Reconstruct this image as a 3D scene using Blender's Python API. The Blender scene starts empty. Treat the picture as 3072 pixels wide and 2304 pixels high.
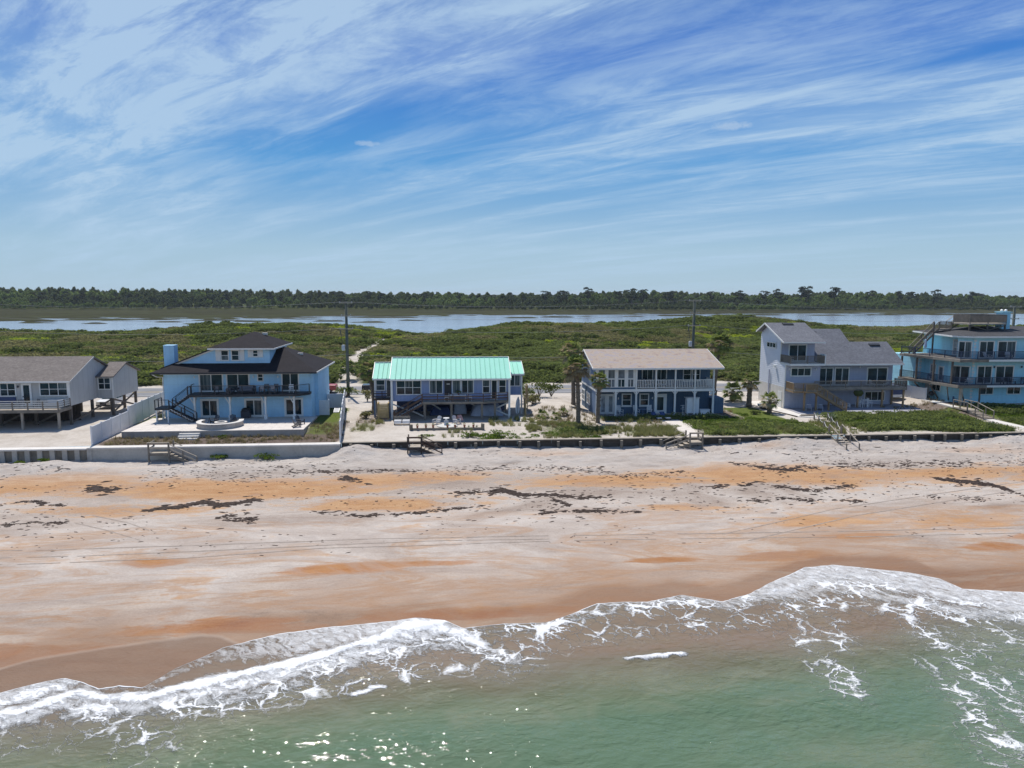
import bpy, bmesh, math, random
import numpy as np
from mathutils import Vector, Matrix

random.seed(7)
RNG = np.random.default_rng(11)
scene = bpy.context.scene
COL = scene.collection
R = math.radians

# ------------------------------------------------------------------ camera
CAM_Z = 18.8
yaw, pitch, roll = R(-5.0), R(7.27), R(0.17)
d = Vector((-math.sin(yaw) * math.cos(pitch), math.cos(yaw) * math.cos(pitch), -math.sin(pitch)))
r0 = Vector((math.cos(yaw), math.sin(yaw), 0.0))
u0 = r0.cross(d)
rr = math.cos(roll) * r0 + math.sin(roll) * u0
uu = -math.sin(roll) * r0 + math.cos(roll) * u0
cam_data = bpy.data.cameras.new('camera')
cam_data.sensor_width = 36.0
cam_data.lens = 25.0
cam_data.clip_start = 0.5
cam_data.clip_end = 20000.0
cam = bpy.data.objects.new('camera', cam_data)
COL.objects.link(cam)
cam.matrix_world = Matrix(((rr.x, uu.x, -d.x, 0), (rr.y, uu.y, -d.y, 0), (rr.z, uu.z, -d.z, CAM_Z), (0, 0, 0, 1)))
scene.camera = cam

# ------------------------------------------------------------------ world, sun, exposure
SUN = Vector((-0.17, 0.53, 1.0)).normalized()
SUN_EL = math.asin(SUN.z)
SUN_ROT = math.atan2(-SUN.x, SUN.y)
world = bpy.data.worlds.new('World')
scene.world = world
world.use_nodes = True
wt = world.node_tree
wt.nodes.clear()


def N(t, kind, **kw):
    n = t.nodes.new(kind)
    for k, v in kw.items():
        if k == 'ins':
            for kk, vv in v.items():
                n.inputs[kk].default_value = vv
        else:
            setattr(n, k, v)
    return n


def L(t, a, b):
    t.links.new(a, b)


def math_node(t, op, a, b=None, clamp=False):
    n = t.nodes.new('ShaderNodeMath')
    n.operation = op
    n.use_clamp = clamp
    for i, v in enumerate((a, b)):
        if v is None:
            continue
        if isinstance(v, (int, float)):
            n.inputs[i].default_value = v
        else:
            t.links.new(v, n.inputs[i])
    return n.outputs[0]


def ramp(t, fac, stops, interp='LINEAR'):
    n = t.nodes.new('ShaderNodeValToRGB')
    cr = n.color_ramp
    cr.interpolation = interp
    while len(cr.elements) > 1:
        cr.elements.remove(cr.elements[0])
    cr.elements[0].position = stops[0][0]
    c = stops[0][1]
    cr.elements[0].color = (c, c, c, 1) if isinstance(c, (int, float)) else (*c, 1)
    for p, c in stops[1:]:
        e = cr.elements.new(p)
        e.color = (c, c, c, 1) if isinstance(c, (int, float)) else (*c, 1)
    t.links.new(fac, n.inputs[0])
    return n.outputs[0]


def mixc(t, fac, a, b, mode='MIX'):
    n = t.nodes.new('ShaderNodeMix')
    n.data_type = 'RGBA'
    n.blend_type = mode
    for idx, v in ((0, fac), (6, a), (7, b)):
        if isinstance(v, (int, float)):
            n.inputs[idx].default_value = v
        elif isinstance(v, tuple):
            n.inputs[idx].default_value = (*v, 1) if len(v) == 3 else v
        else:
            t.links.new(v, n.inputs[idx])
    return n.outputs[2]


sky = N(wt, 'ShaderNodeTexSky', sky_type='NISHITA', sun_disc=False, sun_elevation=SUN_EL,
        sun_rotation=SUN_ROT, altitude=10.0, air_density=1.0, dust_density=0.2, ozone_density=1.5)
tc = N(wt, 'ShaderNodeTexCoord')
sep = N(wt, 'ShaderNodeSeparateXYZ')
L(wt, tc.outputs['Generated'], sep.inputs[0])
den = math_node(wt, 'ADD', math_node(wt, 'MAXIMUM', sep.outputs[2], 0.0), 0.10)
px = math_node(wt, 'DIVIDE', sep.outputs[0], den)
py = math_node(wt, 'DIVIDE', sep.outputs[1], den)
cmb = N(wt, 'ShaderNodeCombineXYZ')
L(wt, px, cmb.inputs[0]); L(wt, py, cmb.inputs[1])


def cloud_layer(rot, sx, sy, off, scale, detail, rough, warp, lo, hi):
    m0 = N(wt, 'ShaderNodeMapping', ins={'Rotation': (0, 0, R(rot))})
    L(wt, cmb.outputs[0], m0.inputs[0])
    mp = N(wt, 'ShaderNodeMapping', ins={'Location': (off[0], off[1], 0.0), 'Scale': (sx, sy, 1.0)})
    L(wt, m0.outputs[0], mp.inputs[0])
    no = N(wt, 'ShaderNodeTexNoise', ins={'Scale': scale, 'Detail': detail, 'Roughness': rough, 'Distortion': warp})
    L(wt, mp.outputs[0], no.inputs['Vector'])
    return ramp(wt, no.outputs[0], [(lo, 0.0), (hi, 1.0)], 'EASE')


c_big = cloud_layer(46, 0.32, 1.0, (49.12, 43.62), 0.62, 3.0, 0.5, 0.2, 0.38, 0.62)
c_str = cloud_layer(48, 0.16, 1.5, (14.47, 48.07), 1.25, 7.0, 0.6, 0.3, 0.42, 0.70)
c_fine = cloud_layer(42, 0.36, 1.2, (26.96, 33.89), 3.4, 8.0, 0.70, 0.5, 0.36, 0.68)
cl = math_node(wt, 'ADD', math_node(wt, 'MULTIPLY', c_big, 0.85), math_node(wt, 'MULTIPLY', c_str, 0.55))
cl = math_node(wt, 'MULTIPLY', cl, math_node(wt, 'ADD', math_node(wt, 'MULTIPLY', c_fine, 0.72), 0.46))
cl = ramp(wt, cl, [(0.12, 0.0), (0.55, 0.42), (1.15, 0.85)])
up = ramp(wt, sep.outputs[2], [(0.0, 0.3), (0.05, 0.8), (0.12, 1.0)])
cl = math_node(wt, 'MULTIPLY', cl, up, clamp=True)
# maritime air: blue overhead, milky blue towards the horizon
grad = ramp(wt, sep.outputs[2], [(0.0, (5.3, 7.4, 9.1)), (0.06, (4.8, 7.2, 9.3)), (0.17, (1.2, 4.3, 8.9)), (0.30, (0.55, 2.4, 7.9)), (0.5, (0.3, 1.6, 5.4)), (1.0, (0.25, 1.1, 3.8))])
base = mixc(wt, 0.94, sky.outputs[0], grad)
skyc = mixc(wt, cl, base, (6.0, 8.2, 10.6))
# two stray fair-weather puffs
def puff(dx, dy, dz, wx, wz, off):
    sb_ = N(wt, 'ShaderNodeVectorMath', operation='SUBTRACT')
    L(wt, tc.outputs['Generated'], sb_.inputs[0])
    sb_.inputs[1].default_value = Vector((dx, dy, dz)).normalized()
    mp_ = N(wt, 'ShaderNodeMapping', ins={'Scale': (1 / wx, 1 / wx, 1 / wz)})
    L(wt, sb_.outputs[0], mp_.inputs[0])
    ln = N(wt, 'ShaderNodeVectorMath', operation='LENGTH')
    L(wt, mp_.outputs[0], ln.inputs[0])
    no_ = N(wt, 'ShaderNodeTexNoise', ins={'Scale': 85.0, 'Detail': 6.0, 'Roughness': 0.7})
    L(wt, tc.outputs['Generated'], no_.inputs['Vector'])
    k_ = math_node(wt, 'SUBTRACT', math_node(wt, 'MULTIPLY', no_.outputs[0], off), ln.outputs['Value'])
    return ramp(wt, k_, [(0.0, 0.0), (0.45, 1.0)])


pf = math_node(wt, 'MAXIMUM', puff(-0.109, 1.0, 0.199, 0.019, 0.0048, 1.75), puff(0.393, 1.0, 0.232, 0.030, 0.0065, 1.8), clamp=True)
skyc = mixc(wt, math_node(wt, 'MULTIPLY', pf, 0.42), skyc, (6.8, 8.4, 10.2))
bg = N(wt, 'ShaderNodeBackground', ins={'Strength': 0.077})
L(wt, skyc, bg.inputs[0])
wo = N(wt, 'ShaderNodeOutputWorld')
L(wt, bg.outputs[0], wo.inputs[0])

sun_d = bpy.data.lights.new('sun', 'SUN')
sun_d.energy = 5.0
sun_d.angle = R(0.53)
sun_d.color = (1.0, 0.95, 0.87)
sun_o = bpy.data.objects.new('sun', sun_d)
COL.objects.link(sun_o)
sun_o.rotation_euler = SUN.to_track_quat('Z', 'Y').to_euler()
sun_o.location = (-60, 60, 120)

scene.view_settings.view_transform = 'Standard'
scene.view_settings.look = 'None'
scene.view_settings.gamma = 1.0
scene.view_settings.exposure = 0.0
scene.view_settings.use_curve_mapping = False
scene.render.engine = 'CYCLES'
scene.cycles.use_denoising = True
scene.cycles.max_bounces = 6
scene.cycles.diffuse_bounces = 3
scene.cycles.glossy_bounces = 3
scene.cycles.transparent_max_bounces = 6
scene.cycles.sample_clamp_indirect = 6.0

# ------------------------------------------------------------------ materials
MATS = {}


def new_mat(name):
    m = bpy.data.materials.new(name)
    m.use_nodes = True
    t = m.node_tree
    t.nodes.clear()
    out = N(t, 'ShaderNodeOutputMaterial')
    b = N(t, 'ShaderNodeBsdfPrincipled')
    L(t, b.outputs[0], out.inputs[0])
    MATS[name] = m
    return m, t, b, out


def pos(t, scale=(1, 1, 1), rot=0.0, loc=(0, 0, 0)):
    g = N(t, 'ShaderNodeNewGeometry')
    mp = N(t, 'ShaderNodeMapping', ins={'Scale': scale, 'Rotation': (0, 0, rot), 'Location': loc})
    L(t, g.outputs['Position'], mp.inputs[0])
    return mp.outputs[0]


def noise(t, vec, scale, detail=4.0, rough=0.55, dist=0.0, out=0):
    n = N(t, 'ShaderNodeTexNoise', ins={'Scale': scale, 'Detail': detail, 'Roughness': rough, 'Distortion': dist})
    L(t, vec, n.inputs['Vector'])
    return n.outputs[out]


def bump(t, b, h, strength, dist=0.02):
    n = N(t, 'ShaderNodeBump', ins={'Strength': strength, 'Distance': dist})
    L(t, h, n.inputs['Height'])
    L(t, n.outputs[0], b.inputs['Normal'])


def plain(name, col, rough=0.6, var=0.14, scale=2.2, bmp=0.0, metal=0.0, grain=None, spec=0.5):
    """painted / weathered surface: base colour with blotches at two scales"""
    m, t, b, o = new_mat(name)
    v = pos(t, grain or (1, 1, 1))
    n1 = noise(t, v, scale, 5.0, 0.6)
    n2 = noise(t, v, scale * 9.0, 3.0, 0.6)
    f = math_node(t, 'ADD', math_node(t, 'MULTIPLY', n1, 0.65), math_node(t, 'MULTIPLY', n2, 0.35))
    dk = tuple(c * (1 - var * 1.6) for c in col)
    lt = tuple(min(1, c * (1 + var * 1.3)) for c in col)
    c = ramp(t, f, [(0.3, dk), (0.5, col), (0.7, lt)])
    L(t, c, b.inputs['Base Color'])
    b.inputs['Roughness'].default_value = rough
    b.inputs['Metallic'].default_value = metal
    b.inputs['Specular IOR Level'].default_value = spec
    if bmp:
        bump(t, b, n2, bmp)
    return m


def shingle(name, cols, scale=1.0):
    m, t, b, o = new_mat(name)
    v = pos(t)
    n = noise(t, v, 3.3 * scale, 6.0, 0.75)
    n2 = noise(t, pos(t, (1.0, 2.5, 2.5)), 0.5, 3.0)
    f = math_node(t, 'ADD', math_node(t, 'MULTIPLY', n, 0.75), math_node(t, 'MULTIPLY', n2, 0.25))
    k = len(cols)
    c = ramp(t, f, [(0.34 + 0.32 * i / (k - 1), cols[i]) for i in range(k)])
    # courses of shingles along the slope
    g = N(t, 'ShaderNodeNewGeometry')
    s = N(t, 'ShaderNodeSeparateXYZ')
    L(t, g.outputs['Position'], s.inputs[0])
    saw = math_node(t, 'FRACT', math_node(t, 'MULTIPLY', s.outputs[2], 9.0))
    c2 = mixc(t, math_node(t, 'MULTIPLY', saw, 0.22), c, tuple(x * 0.55 for x in cols[0]))
    L(t, c2, b.inputs['Base Color'])
    b.inputs['Roughness'].default_value = 0.85
    b.inputs['Specular IOR Level'].default_value = 0.08
    bump(t, b, n, 0.5, 0.03)
    return m


plain('white_trim', (0.74, 0.74, 0.72), 0.5, 0.06)
plain('white_plastic', (0.78, 0.78, 0.78), 0.4, 0.05)
plain('vinyl', (0.70, 0.71, 0.73), 0.4, 0.07, 0.8)
plain('cream_grey', (0.50, 0.50, 0.48), 0.7, 0.08)
plain('sunlit_lilac', (0.68, 0.71, 0.78), 0.6, 0.06, 0.8)  # paled so that the side wall boards look sunlit
plain('black_paint', (0.015, 0.018, 0.025), 0.55, 0.2)
plain('dark_metal', (0.03, 0.035, 0.05), 0.45, 0.2)
plain('iron_blue', (0.03, 0.05, 0.10), 0.5, 0.2)
plain('grey_wood', (0.20, 0.175, 0.145), 0.85, 0.28, 1.5, 0.3)
plain('pale_wood', (0.36, 0.31, 0.25), 0.85, 0.22, 1.5, 0.3)
plain('brown_wood', (0.10, 0.062, 0.045), 0.8, 0.3, 1.6, 0.3)
plain('bulkhead_wood', (0.075, 0.063, 0.052), 0.9, 0.3, 1.4, 0.3)
plain('dark_wood', (0.055, 0.042, 0.035), 0.85, 0.3, 1.6, 0.3)
plain('yellow_wood', (0.46, 0.33, 0.15), 0.8, 0.2, 1.8, 0.3)
plain('tan_wood', (0.30, 0.20, 0.11), 0.8, 0.24, 1.6, 0.3)
plain('stilt_wood', (0.12, 0.10, 0.085), 0.85, 0.25, 1.4, 0.3)
plain('pole_wood', (0.085, 0.10, 0.085), 0.9, 0.25, 1.2, 0.3, grain=(3, 3, 0.4))
plain('pile_wood', (0.17, 0.15, 0.12), 0.9, 0.3, 1.3, 0.4)
plain('concrete', (0.44, 0.41, 0.37), 0.9, 0.16, 0.5, 0.3)
plain('white_concrete', (0.62, 0.59, 0.55), 0.85, 0.1, 0.5, 0.2)
plain('paver', (0.60, 0.55, 0.50), 0.85, 0.1, 1.6, 0.2)
plain('stone', (0.42, 0.37, 0.33), 0.9, 0.2, 1.0, 0.4)
plain('grey_paving', (0.30, 0.30, 0.34), 0.85, 0.12, 0.9, 0.2)
plain('asphalt', (0.18, 0.18, 0.19), 0.9, 0.12, 0.35, 0.3)
plain('road_white', (0.62, 0.62, 0.60), 0.7, 0.15, 1.0)
plain('road_yellow', (0.60, 0.42, 0.08), 0.7, 0.15, 1.0)
plain('mint_metal', (0.32, 0.69, 0.56), 0.62, 0.05, 0.4, spec=0.15)
plain('mint_seam', (0.19, 0.50, 0.39), 0.6, 0.05, 0.4, spec=0.15)
plain('car_white', (0.75, 0.76, 0.78), 0.25, 0.03)
plain('car_black', (0.012, 0.013, 0.02), 0.2, 0.1)
plain('car_red', (0.35, 0.04, 0.03), 0.3, 0.1)
plain('rubber', (0.015, 0.015, 0.015), 0.8, 0.2)
plain('alloy', (0.45, 0.46, 0.48), 0.35, 0.08, metal=0.8)
plain('lamp_glass', (0.70, 0.72, 0.72), 0.15, 0.05)
plain('tail_glass', (0.4, 0.02, 0.02), 0.2, 0.05)
plain('tarp_silver', (0.42, 0.46, 0.56), 0.5, 0.2, 1.2)
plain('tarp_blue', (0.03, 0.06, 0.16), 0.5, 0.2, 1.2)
plain('clay', (0.26, 0.10, 0.06), 0.8, 0.2)
plain('cushion', (0.55, 0.55, 0.56), 0.9, 0.06)
plain('grey_cushion', (0.16, 0.17, 0.20), 0.9, 0.1)
plain('towel', (0.42, 0.26, 0.26), 0.95, 0.35, 6.0)
plain('transformer_grey', (0.42, 0.44, 0.46), 0.5, 0.08)
plain('wire', (0.20, 0.20, 0.21), 0.6, 0.05)
plain('trunk', (0.16, 0.13, 0.10), 0.95, 0.4, 5.0, 0.6)
plain('bark', (0.11, 0.09, 0.075), 0.95, 0.3, 2.5, 0.4)


def siding(name, col, lap=0.2, var=0.08, vertical=False, depth=0.55):
    """painted boards: shaded joints, faded blotches and run-down stains"""
    m, t, b, o = new_mat(name)
    v = pos(t)
    n1 = noise(t, v, 0.5, 5.0, 0.6)
    n2 = noise(t, pos(t, (3.0, 3.0, 0.35)), 1.3, 5.0, 0.65)
    n3 = noise(t, v, 9.0, 3.0, 0.6)
    f = math_node(t, 'ADD', math_node(t, 'ADD', math_node(t, 'MULTIPLY', n1, 0.45), math_node(t, 'MULTIPLY', n2, 0.35)), math_node(t, 'MULTIPLY', n3, 0.2))
    c = ramp(t, f, [(0.34, tuple(x * (1 - 2.0 * var) for x in col)), (0.5, col), (0.66, tuple(min(1, x * (1 + 1.5 * var)) for x in col))])
    g = N(t, 'ShaderNodeNewGeometry')
    s = N(t, 'ShaderNodeSeparateXYZ')
    L(t, g.outputs['Position'], s.inputs[0])
    q = math_node(t, 'ADD', s.outputs[0], s.outputs[1]) if vertical else s.outputs[2]
    saw = math_node(t, 'FRACT', math_node(t, 'MULTIPLY', q, 1.0 / lap))
    j = ramp(t, saw, [(0.0, 1.0), (0.10, 0.0), (0.93, 0.0), (1.0, 1.0)])
    c = mixc(t, math_node(t, 'MULTIPLY', j, depth), c, tuple(x * 0.55 for x in col))
    L(t, c, b.inputs['Base Color'])
    b.inputs['Roughness'].default_value = 0.65
    b.inputs['Specular IOR Level'].default_value = 0.3
    bump(t, b, math_node(t, 'SUBTRACT', 1.0, j), 0.35, 0.02)
    return m


siding('grey_siding', (0.47, 0.47, 0.46), 1.2, 0.08, True, 0.3)
siding('sky_blue', (0.40, 0.66, 0.86), 0.9, 0.07, False, 0.12)
siding('aqua_blue', (0.38, 0.70, 0.83), 0.9, 0.08, False, 0.12)
siding('periwinkle', (0.26, 0.33, 0.52), 0.4, 0.10, True, 0.35)
siding('navy', (0.072, 0.130, 0.205), 0.3, 0.14, True, 0.5)
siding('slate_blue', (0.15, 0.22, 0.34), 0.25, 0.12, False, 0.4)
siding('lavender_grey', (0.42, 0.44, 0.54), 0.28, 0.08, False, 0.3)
shingle('shingle_brown', [(0.13, 0.115, 0.105), (0.20, 0.175, 0.16), (0.27, 0.24, 0.22)])
shingle('shingle_black', [(0.017, 0.0155, 0.019), (0.027, 0.025, 0.029), (0.040, 0.036, 0.041)])
shingle('shingle_grey', [(0.115, 0.118, 0.135), (0.165, 0.17, 0.19), (0.23, 0.235, 0.26)])
shingle('shingle_pastel', [(0.24, 0.20, 0.22), (0.36, 0.28, 0.24), (0.44, 0.36, 0.28), (0.33, 0.30, 0.33), (0.48, 0.38, 0.32)], 0.45)
shingle('shingle_dark', [(0.05, 0.05, 0.055), (0.075, 0.075, 0.08), (0.10, 0.10, 0.105)])


def glass_mat(name, col, rough=0.04):
    m, t, b, o = new_mat(name)
    v = pos(t)
    n = noise(t, v, 0.9, 2.0)
    c = ramp(t, n, [(0.35, tuple(x * 0.5 for x in col)), (0.65, tuple(x * 1.7 for x in col))])
    oi = N(t, 'ShaderNodeObjectInfo')
    cur = ramp(t, oi.outputs['Random'], [(0.0, 0.0), (0.62, 0.0), (0.66, 0.45), (0.80, 0.15), (0.86, 0.8), (1.0, 1.0)], 'CONSTANT')
    fold = noise(t, pos(t, (4.0, 4.0, 0.15)), 1.0, 2.0)
    c = mixc(t, math_node(t, 'MULTIPLY', cur, ramp(t, fold, [(0.42, 0.15), (0.58, 1.0)])), c, (0.16, 0.19, 0.20))
    L(t, c, b.inputs['Base Color'])
    b.inputs['Roughness'].default_value = rough
    b.inputs['IOR'].default_value = 1.38
    bump(t, b, noise(t, v, 0.6, 1.0), 0.06, 0.1)
    return m


glass_mat('glass', (0.008, 0.026, 0.036))  # teal of the reflected sky put into the base colour
glass_mat('screen_glass', (0.10, 0.12, 0.14), 0.3)
glass_mat('blind_glass', (0.30, 0.33, 0.36), 0.2)


def leaf_mat(name, c0, c1, c2, scale=0.35, trans=0.3):
    m = bpy.data.materials.new(name)
    m.use_nodes = True
    t = m.node_tree
    t.nodes.clear()
    MATS[name] = m
    out = N(t, 'ShaderNodeOutputMaterial')
    v = pos(t)
    oi = N(t, 'ShaderNodeObjectInfo')
    gi = N(t, 'ShaderNodeNewGeometry')
    n1 = noise(t, v, scale, 3.0)
    f = math_node(t, 'ADD', math_node(t, 'MULTIPLY', n1, 0.55), math_node(t, 'MULTIPLY', gi.outputs['Random Per Island'], 0.22))
    f = math_node(t, 'ADD', f, math_node(t, 'MULTIPLY', oi.outputs['Random'], 0.22))
    c = ramp(t, f, [(0.26, c0), (0.48, c1), (0.72, c2)])
    df = N(t, 'ShaderNodeBsdfDiffuse')
    L(t, c, df.inputs[0])
    tr = N(t, 'ShaderNodeBsdfTranslucent')
    L(t, mixc(t, 0.5, c, (c2[0] * 1.4, c2[1] * 1.5, c2[2] * 0.8)), tr.inputs[0])
    mx = N(t, 'ShaderNodeMixShader')
    mx.inputs[0].default_value = trans
    L(t, df.outputs[0], mx.inputs[1]); L(t, tr.outputs[0], mx.inputs[2])
    L(t, mx.outputs[0], out.inputs[0])
    return m


leaf_mat('scrub_green', (0.08, 0.10, 0.042), (0.13, 0.16, 0.062), (0.20, 0.23, 0.09), 0.04, 0.5)
leaf_mat('scrub_dark', (0.075, 0.095, 0.04), (0.10, 0.122, 0.05), (0.155, 0.18, 0.075), 0.06, 0.5)
leaf_mat('scrub_olive', (0.115, 0.11, 0.065), (0.175, 0.165, 0.095), (0.26, 0.24, 0.14), 0.06, 0.5)
leaf_mat('scrub_bright', (0.18, 0.23, 0.03), (0.30, 0.36, 0.045), (0.42, 0.46, 0.06), 0.08, 0.4)
leaf_mat('forest_oak', (0.055, 0.072, 0.042), (0.085, 0.11, 0.058), (0.13, 0.155, 0.078), 0.012, 0.35)
leaf_mat('forest_lime', (0.09, 0.125, 0.05), (0.14, 0.19, 0.07), (0.20, 0.25, 0.09), 0.012, 0.35)
leaf_mat('forest_pine', (0.030, 0.040, 0.028), (0.046, 0.060, 0.040), (0.07, 0.085, 0.055), 0.012, 0.2)
leaf_mat('palm_green', (0.075, 0.105, 0.04), (0.145, 0.185, 0.065), (0.26, 0.29, 0.12), 0.7, 0.4)
leaf_mat('palm_dry', (0.17, 0.13, 0.08), (0.30, 0.24, 0.155), (0.46, 0.38, 0.26), 0.7, 0.25)
leaf_mat('dune_grass', (0.12, 0.13, 0.06), (0.20, 0.205, 0.095), (0.31, 0.29, 0.15), 0.4, 0.3)
leaf_mat('mat_green', (0.045, 0.072, 0.015), (0.085, 0.13, 0.025), (0.17, 0.235, 0.045), 0.5, 0.35)
leaf_mat('dry_tuft', (0.13, 0.11, 0.06), (0.24, 0.19, 0.11), (0.35, 0.29, 0.18), 0.4, 0.2)
leaf_mat('agave', (0.08, 0.11, 0.07), (0.14, 0.18, 0.12), (0.22, 0.26, 0.17), 0.4, 0.1)

# ------------------------------------------------------------------ object helpers
WO = {}


def tag(o, label=None, cat=None, group=None, kind=None):
    for k, v in (('label', label), ('category', cat), ('group', group), ('kind', kind)):
        if v:
            o[k] = v
    return o


def mesh_from(name, verts, faces, mat, smooth=False):
    me = bpy.data.meshes.new(name)
    me.from_pydata(verts, [], faces)
    me.materials.append(MATS[mat])
    if smooth:
        me.polygons.foreach_set('use_smooth', [True] * len(me.polygons))
    me.update()
    return me


def link(name, me, par=None, loc=(0, 0, 0)):
    o = bpy.data.objects.new(name, me)
    COL.objects.link(o)
    loc = Vector(loc)
    if par is not None:
        o.parent = par
        o.location = loc - WO[par]
    else:
        o.location = loc
    WO[o] = loc
    return o


def thing(name, loc, label, cat, group=None):
    return tag(link(name, None, None, loc), label, cat, group)


class MB:
    """collects boxes, beams and prisms; build() links them as ONE mesh object"""

    def __init__(s):
        s.v = []
        s.f = []

    def add(s, vs, fs):
        k = len(s.v)
        s.v += [tuple(v) for v in vs]
        s.f += [tuple(i + k for i in f) for f in fs]
        return s

    def box(s, x0, x1, y0, y1, z0, z1):
        x0, x1 = min(x0, x1), max(x0, x1)
        y0, y1 = min(y0, y1), max(y0, y1)
        z0, z1 = min(z0, z1), max(z0, z1)
        return s.add([(x0, y0, z0), (x1, y0, z0), (x1, y1, z0), (x0, y1, z0), (x0, y0, z1), (x1, y0, z1), (x1, y1, z1), (x0, y1, z1)],
                     [(0, 3, 2, 1), (4, 5, 6, 7), (0, 1, 5, 4), (1, 2, 6, 5), (2, 3, 7, 6), (3, 0, 4, 7)])

    def beam(s, p, q, w, h):
        """box from p to q; w across (horizontal), h in the vertical plane"""
        p, q = Vector(p), Vector(q)
        a = (q - p).normalized()
        side = a.cross(Vector((0, 0, 1)))
        if side.length < 1e-4:
            side = Vector((1, 0, 0))
        side.normalize()
        upv = side.cross(a).normalized()
        S, U = side * (w / 2), upv * (h / 2)
        vs = [p - S - U, p + S - U, p + S + U, p - S + U, q - S - U, q + S - U, q + S + U, q - S + U]
        return s.add(vs, [(0, 1, 2, 3), (7, 6, 5, 4), (0, 4, 5, 1), (1, 5, 6, 2), (2, 6, 7, 3), (3, 7, 4, 0)])

    def prism(s, poly, ext):
        """closed polygon (3d points) pushed along ext"""
        n = len(poly)
        e = Vector(ext)
        vs = [Vector(p) for p in poly] + [Vector(p) + e for p in poly]
        fs = [tuple(range(n - 1, -1, -1)), tuple(range(n, 2 * n))]
        fs += [(i, (i + 1) % n, n + (i + 1) % n, n + i) for i in range(n)]
        return s.add(vs, fs)

    def tube(s, pts, rads, n=8, cap=True):
        k = len(s.v)
        pts = [Vector(p) for p in pts]
        if isinstance(rads, (int, float)):
            rads = [rads] * len(pts)
        for i, p in enumerate(pts):
            a = pts[min(i + 1, len(pts) - 1)] - pts[max(i - 1, 0)]
            a.normalize()
            x = a.cross(Vector((0.1, 0.2, 1)) if abs(a.z) < 0.95 else Vector((1, 0.05, 0))).normalized()
            y = a.cross(x)
            for j in range(n):
                t = 2 * math.pi * j / n
                s.v.append(tuple(p + rads[i] * (math.cos(t) * x + math.sin(t) * y)))
        for i in range(len(pts) - 1):
            for j in range(n):
                a, b = k + i * n + j, k + i * n + (j + 1) % n
                s.f.append((a, a + n, b + n, b))
        if cap:
            s.f.append(tuple(k + j for j in range(n)))
            s.f.append(tuple(k + (len(pts) - 1) * n + j for j in range(n - 1, -1, -1)))
        return s

    def lathe(s, prof, c=(0, 0, 0), n=14, a0=0, a1=2 * math.pi):
        k = len(s.v)
        m = len(prof)
        closed = abs(a1 - a0 - 2 * math.pi) < 1e-6
        cols = n if closed else n + 1
        for j in range(cols):
            t = a0 + (a1 - a0) * j / n
            for (r, z) in prof:
                s.v.append((c[0] + r * math.cos(t), c[1] + r * math.sin(t), c[2] + z))
        for j in range(n):
            j2 = (j + 1) % cols
            for i in range(m - 1):
                s.f.append((k + j * m + i, k + j2 * m + i, k + j2 * m + i + 1, k + j * m + i + 1))
        return s

    def build(s, name, mat, par=None, smooth=False, origin=None):
        vs = np.array(s.v, float)
        if origin is None:
            lo, hi = vs.min(0), vs.max(0)
            origin = ((lo[0] + hi[0]) / 2, (lo[1] + hi[1]) / 2, lo[2])
        vs = vs - np.array(origin)
        me = mesh_from(name, vs.tolist(), s.f, mat, smooth)
        bm = bmesh.new()
        bm.from_mesh(me)
        bmesh.ops.recalc_face_normals(bm, faces=bm.faces)
        bm.to_mesh(me)
        bm.free()
        return link(name, me, par, origin)


CUBES = {}


def box(name, par, x0, x1, y0, y1, z0, z1, mat):
    dx, dy, dz = abs(x1 - x0), abs(y1 - y0), abs(z1 - z0)
    key = (round(dx, 3), round(dy, 3), round(dz, 3), mat)
    if key not in CUBES:
        b = MB().box(-dx / 2, dx / 2, -dy / 2, dy / 2, 0, dz)
        CUBES[key] = mesh_from(name, b.v, b.f, mat)
    return link(name, CUBES[key], par, ((x0 + x1) / 2, (y0 + y1) / 2, min(z0, z1)))


def beam(name, par, p, q, w, h, mat):
    return MB().beam(p, q, w, h).build(name, mat, par)


def slab(name, par, quad, th, mat):
    """roof plane: polygon of 3d points thickened downwards"""
    return MB().prism(quad, (0, 0, -th)).build(name, mat, par)


def copy_tree(o, parent=None):
    c = o.copy()
    COL.objects.link(c)
    c.parent = parent
    for ch in list(o.children):
        copy_tree(ch, c)
    return c


PROTO_USED = {}


def place(proto, loc, rz, label, group=None, scale=1.0):
    """put a copy of a thing with its parts; the first time the original itself is moved"""
    if proto in PROTO_USED:
        o = copy_tree(proto)
    else:
        PROTO_USED[proto] = True
        o = proto
    o.location = loc
    o.rotation_euler = (0, 0, R(rz))
    o.scale = (scale, scale, scale)
    o['label'] = label
    if group:
        o['group'] = group
    return o


def fr(face, c, off, z):
    """facade frame -> world: face is (axis, position, sign); c runs along the facade, off goes outwards"""
    ax, p, sg = face
    return (c, p + sg * off, z) if ax == 'y' else (p + sg * off, c, z)


def fbox(mb, face, c0, c1, o0, o1, z0, z1):
    a, b = fr(face, c0, o0, z0), fr(face, c1, o1, z1)
    return mb.box(a[0], b[0], a[1], b[1], a[2], b[2])


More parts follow.
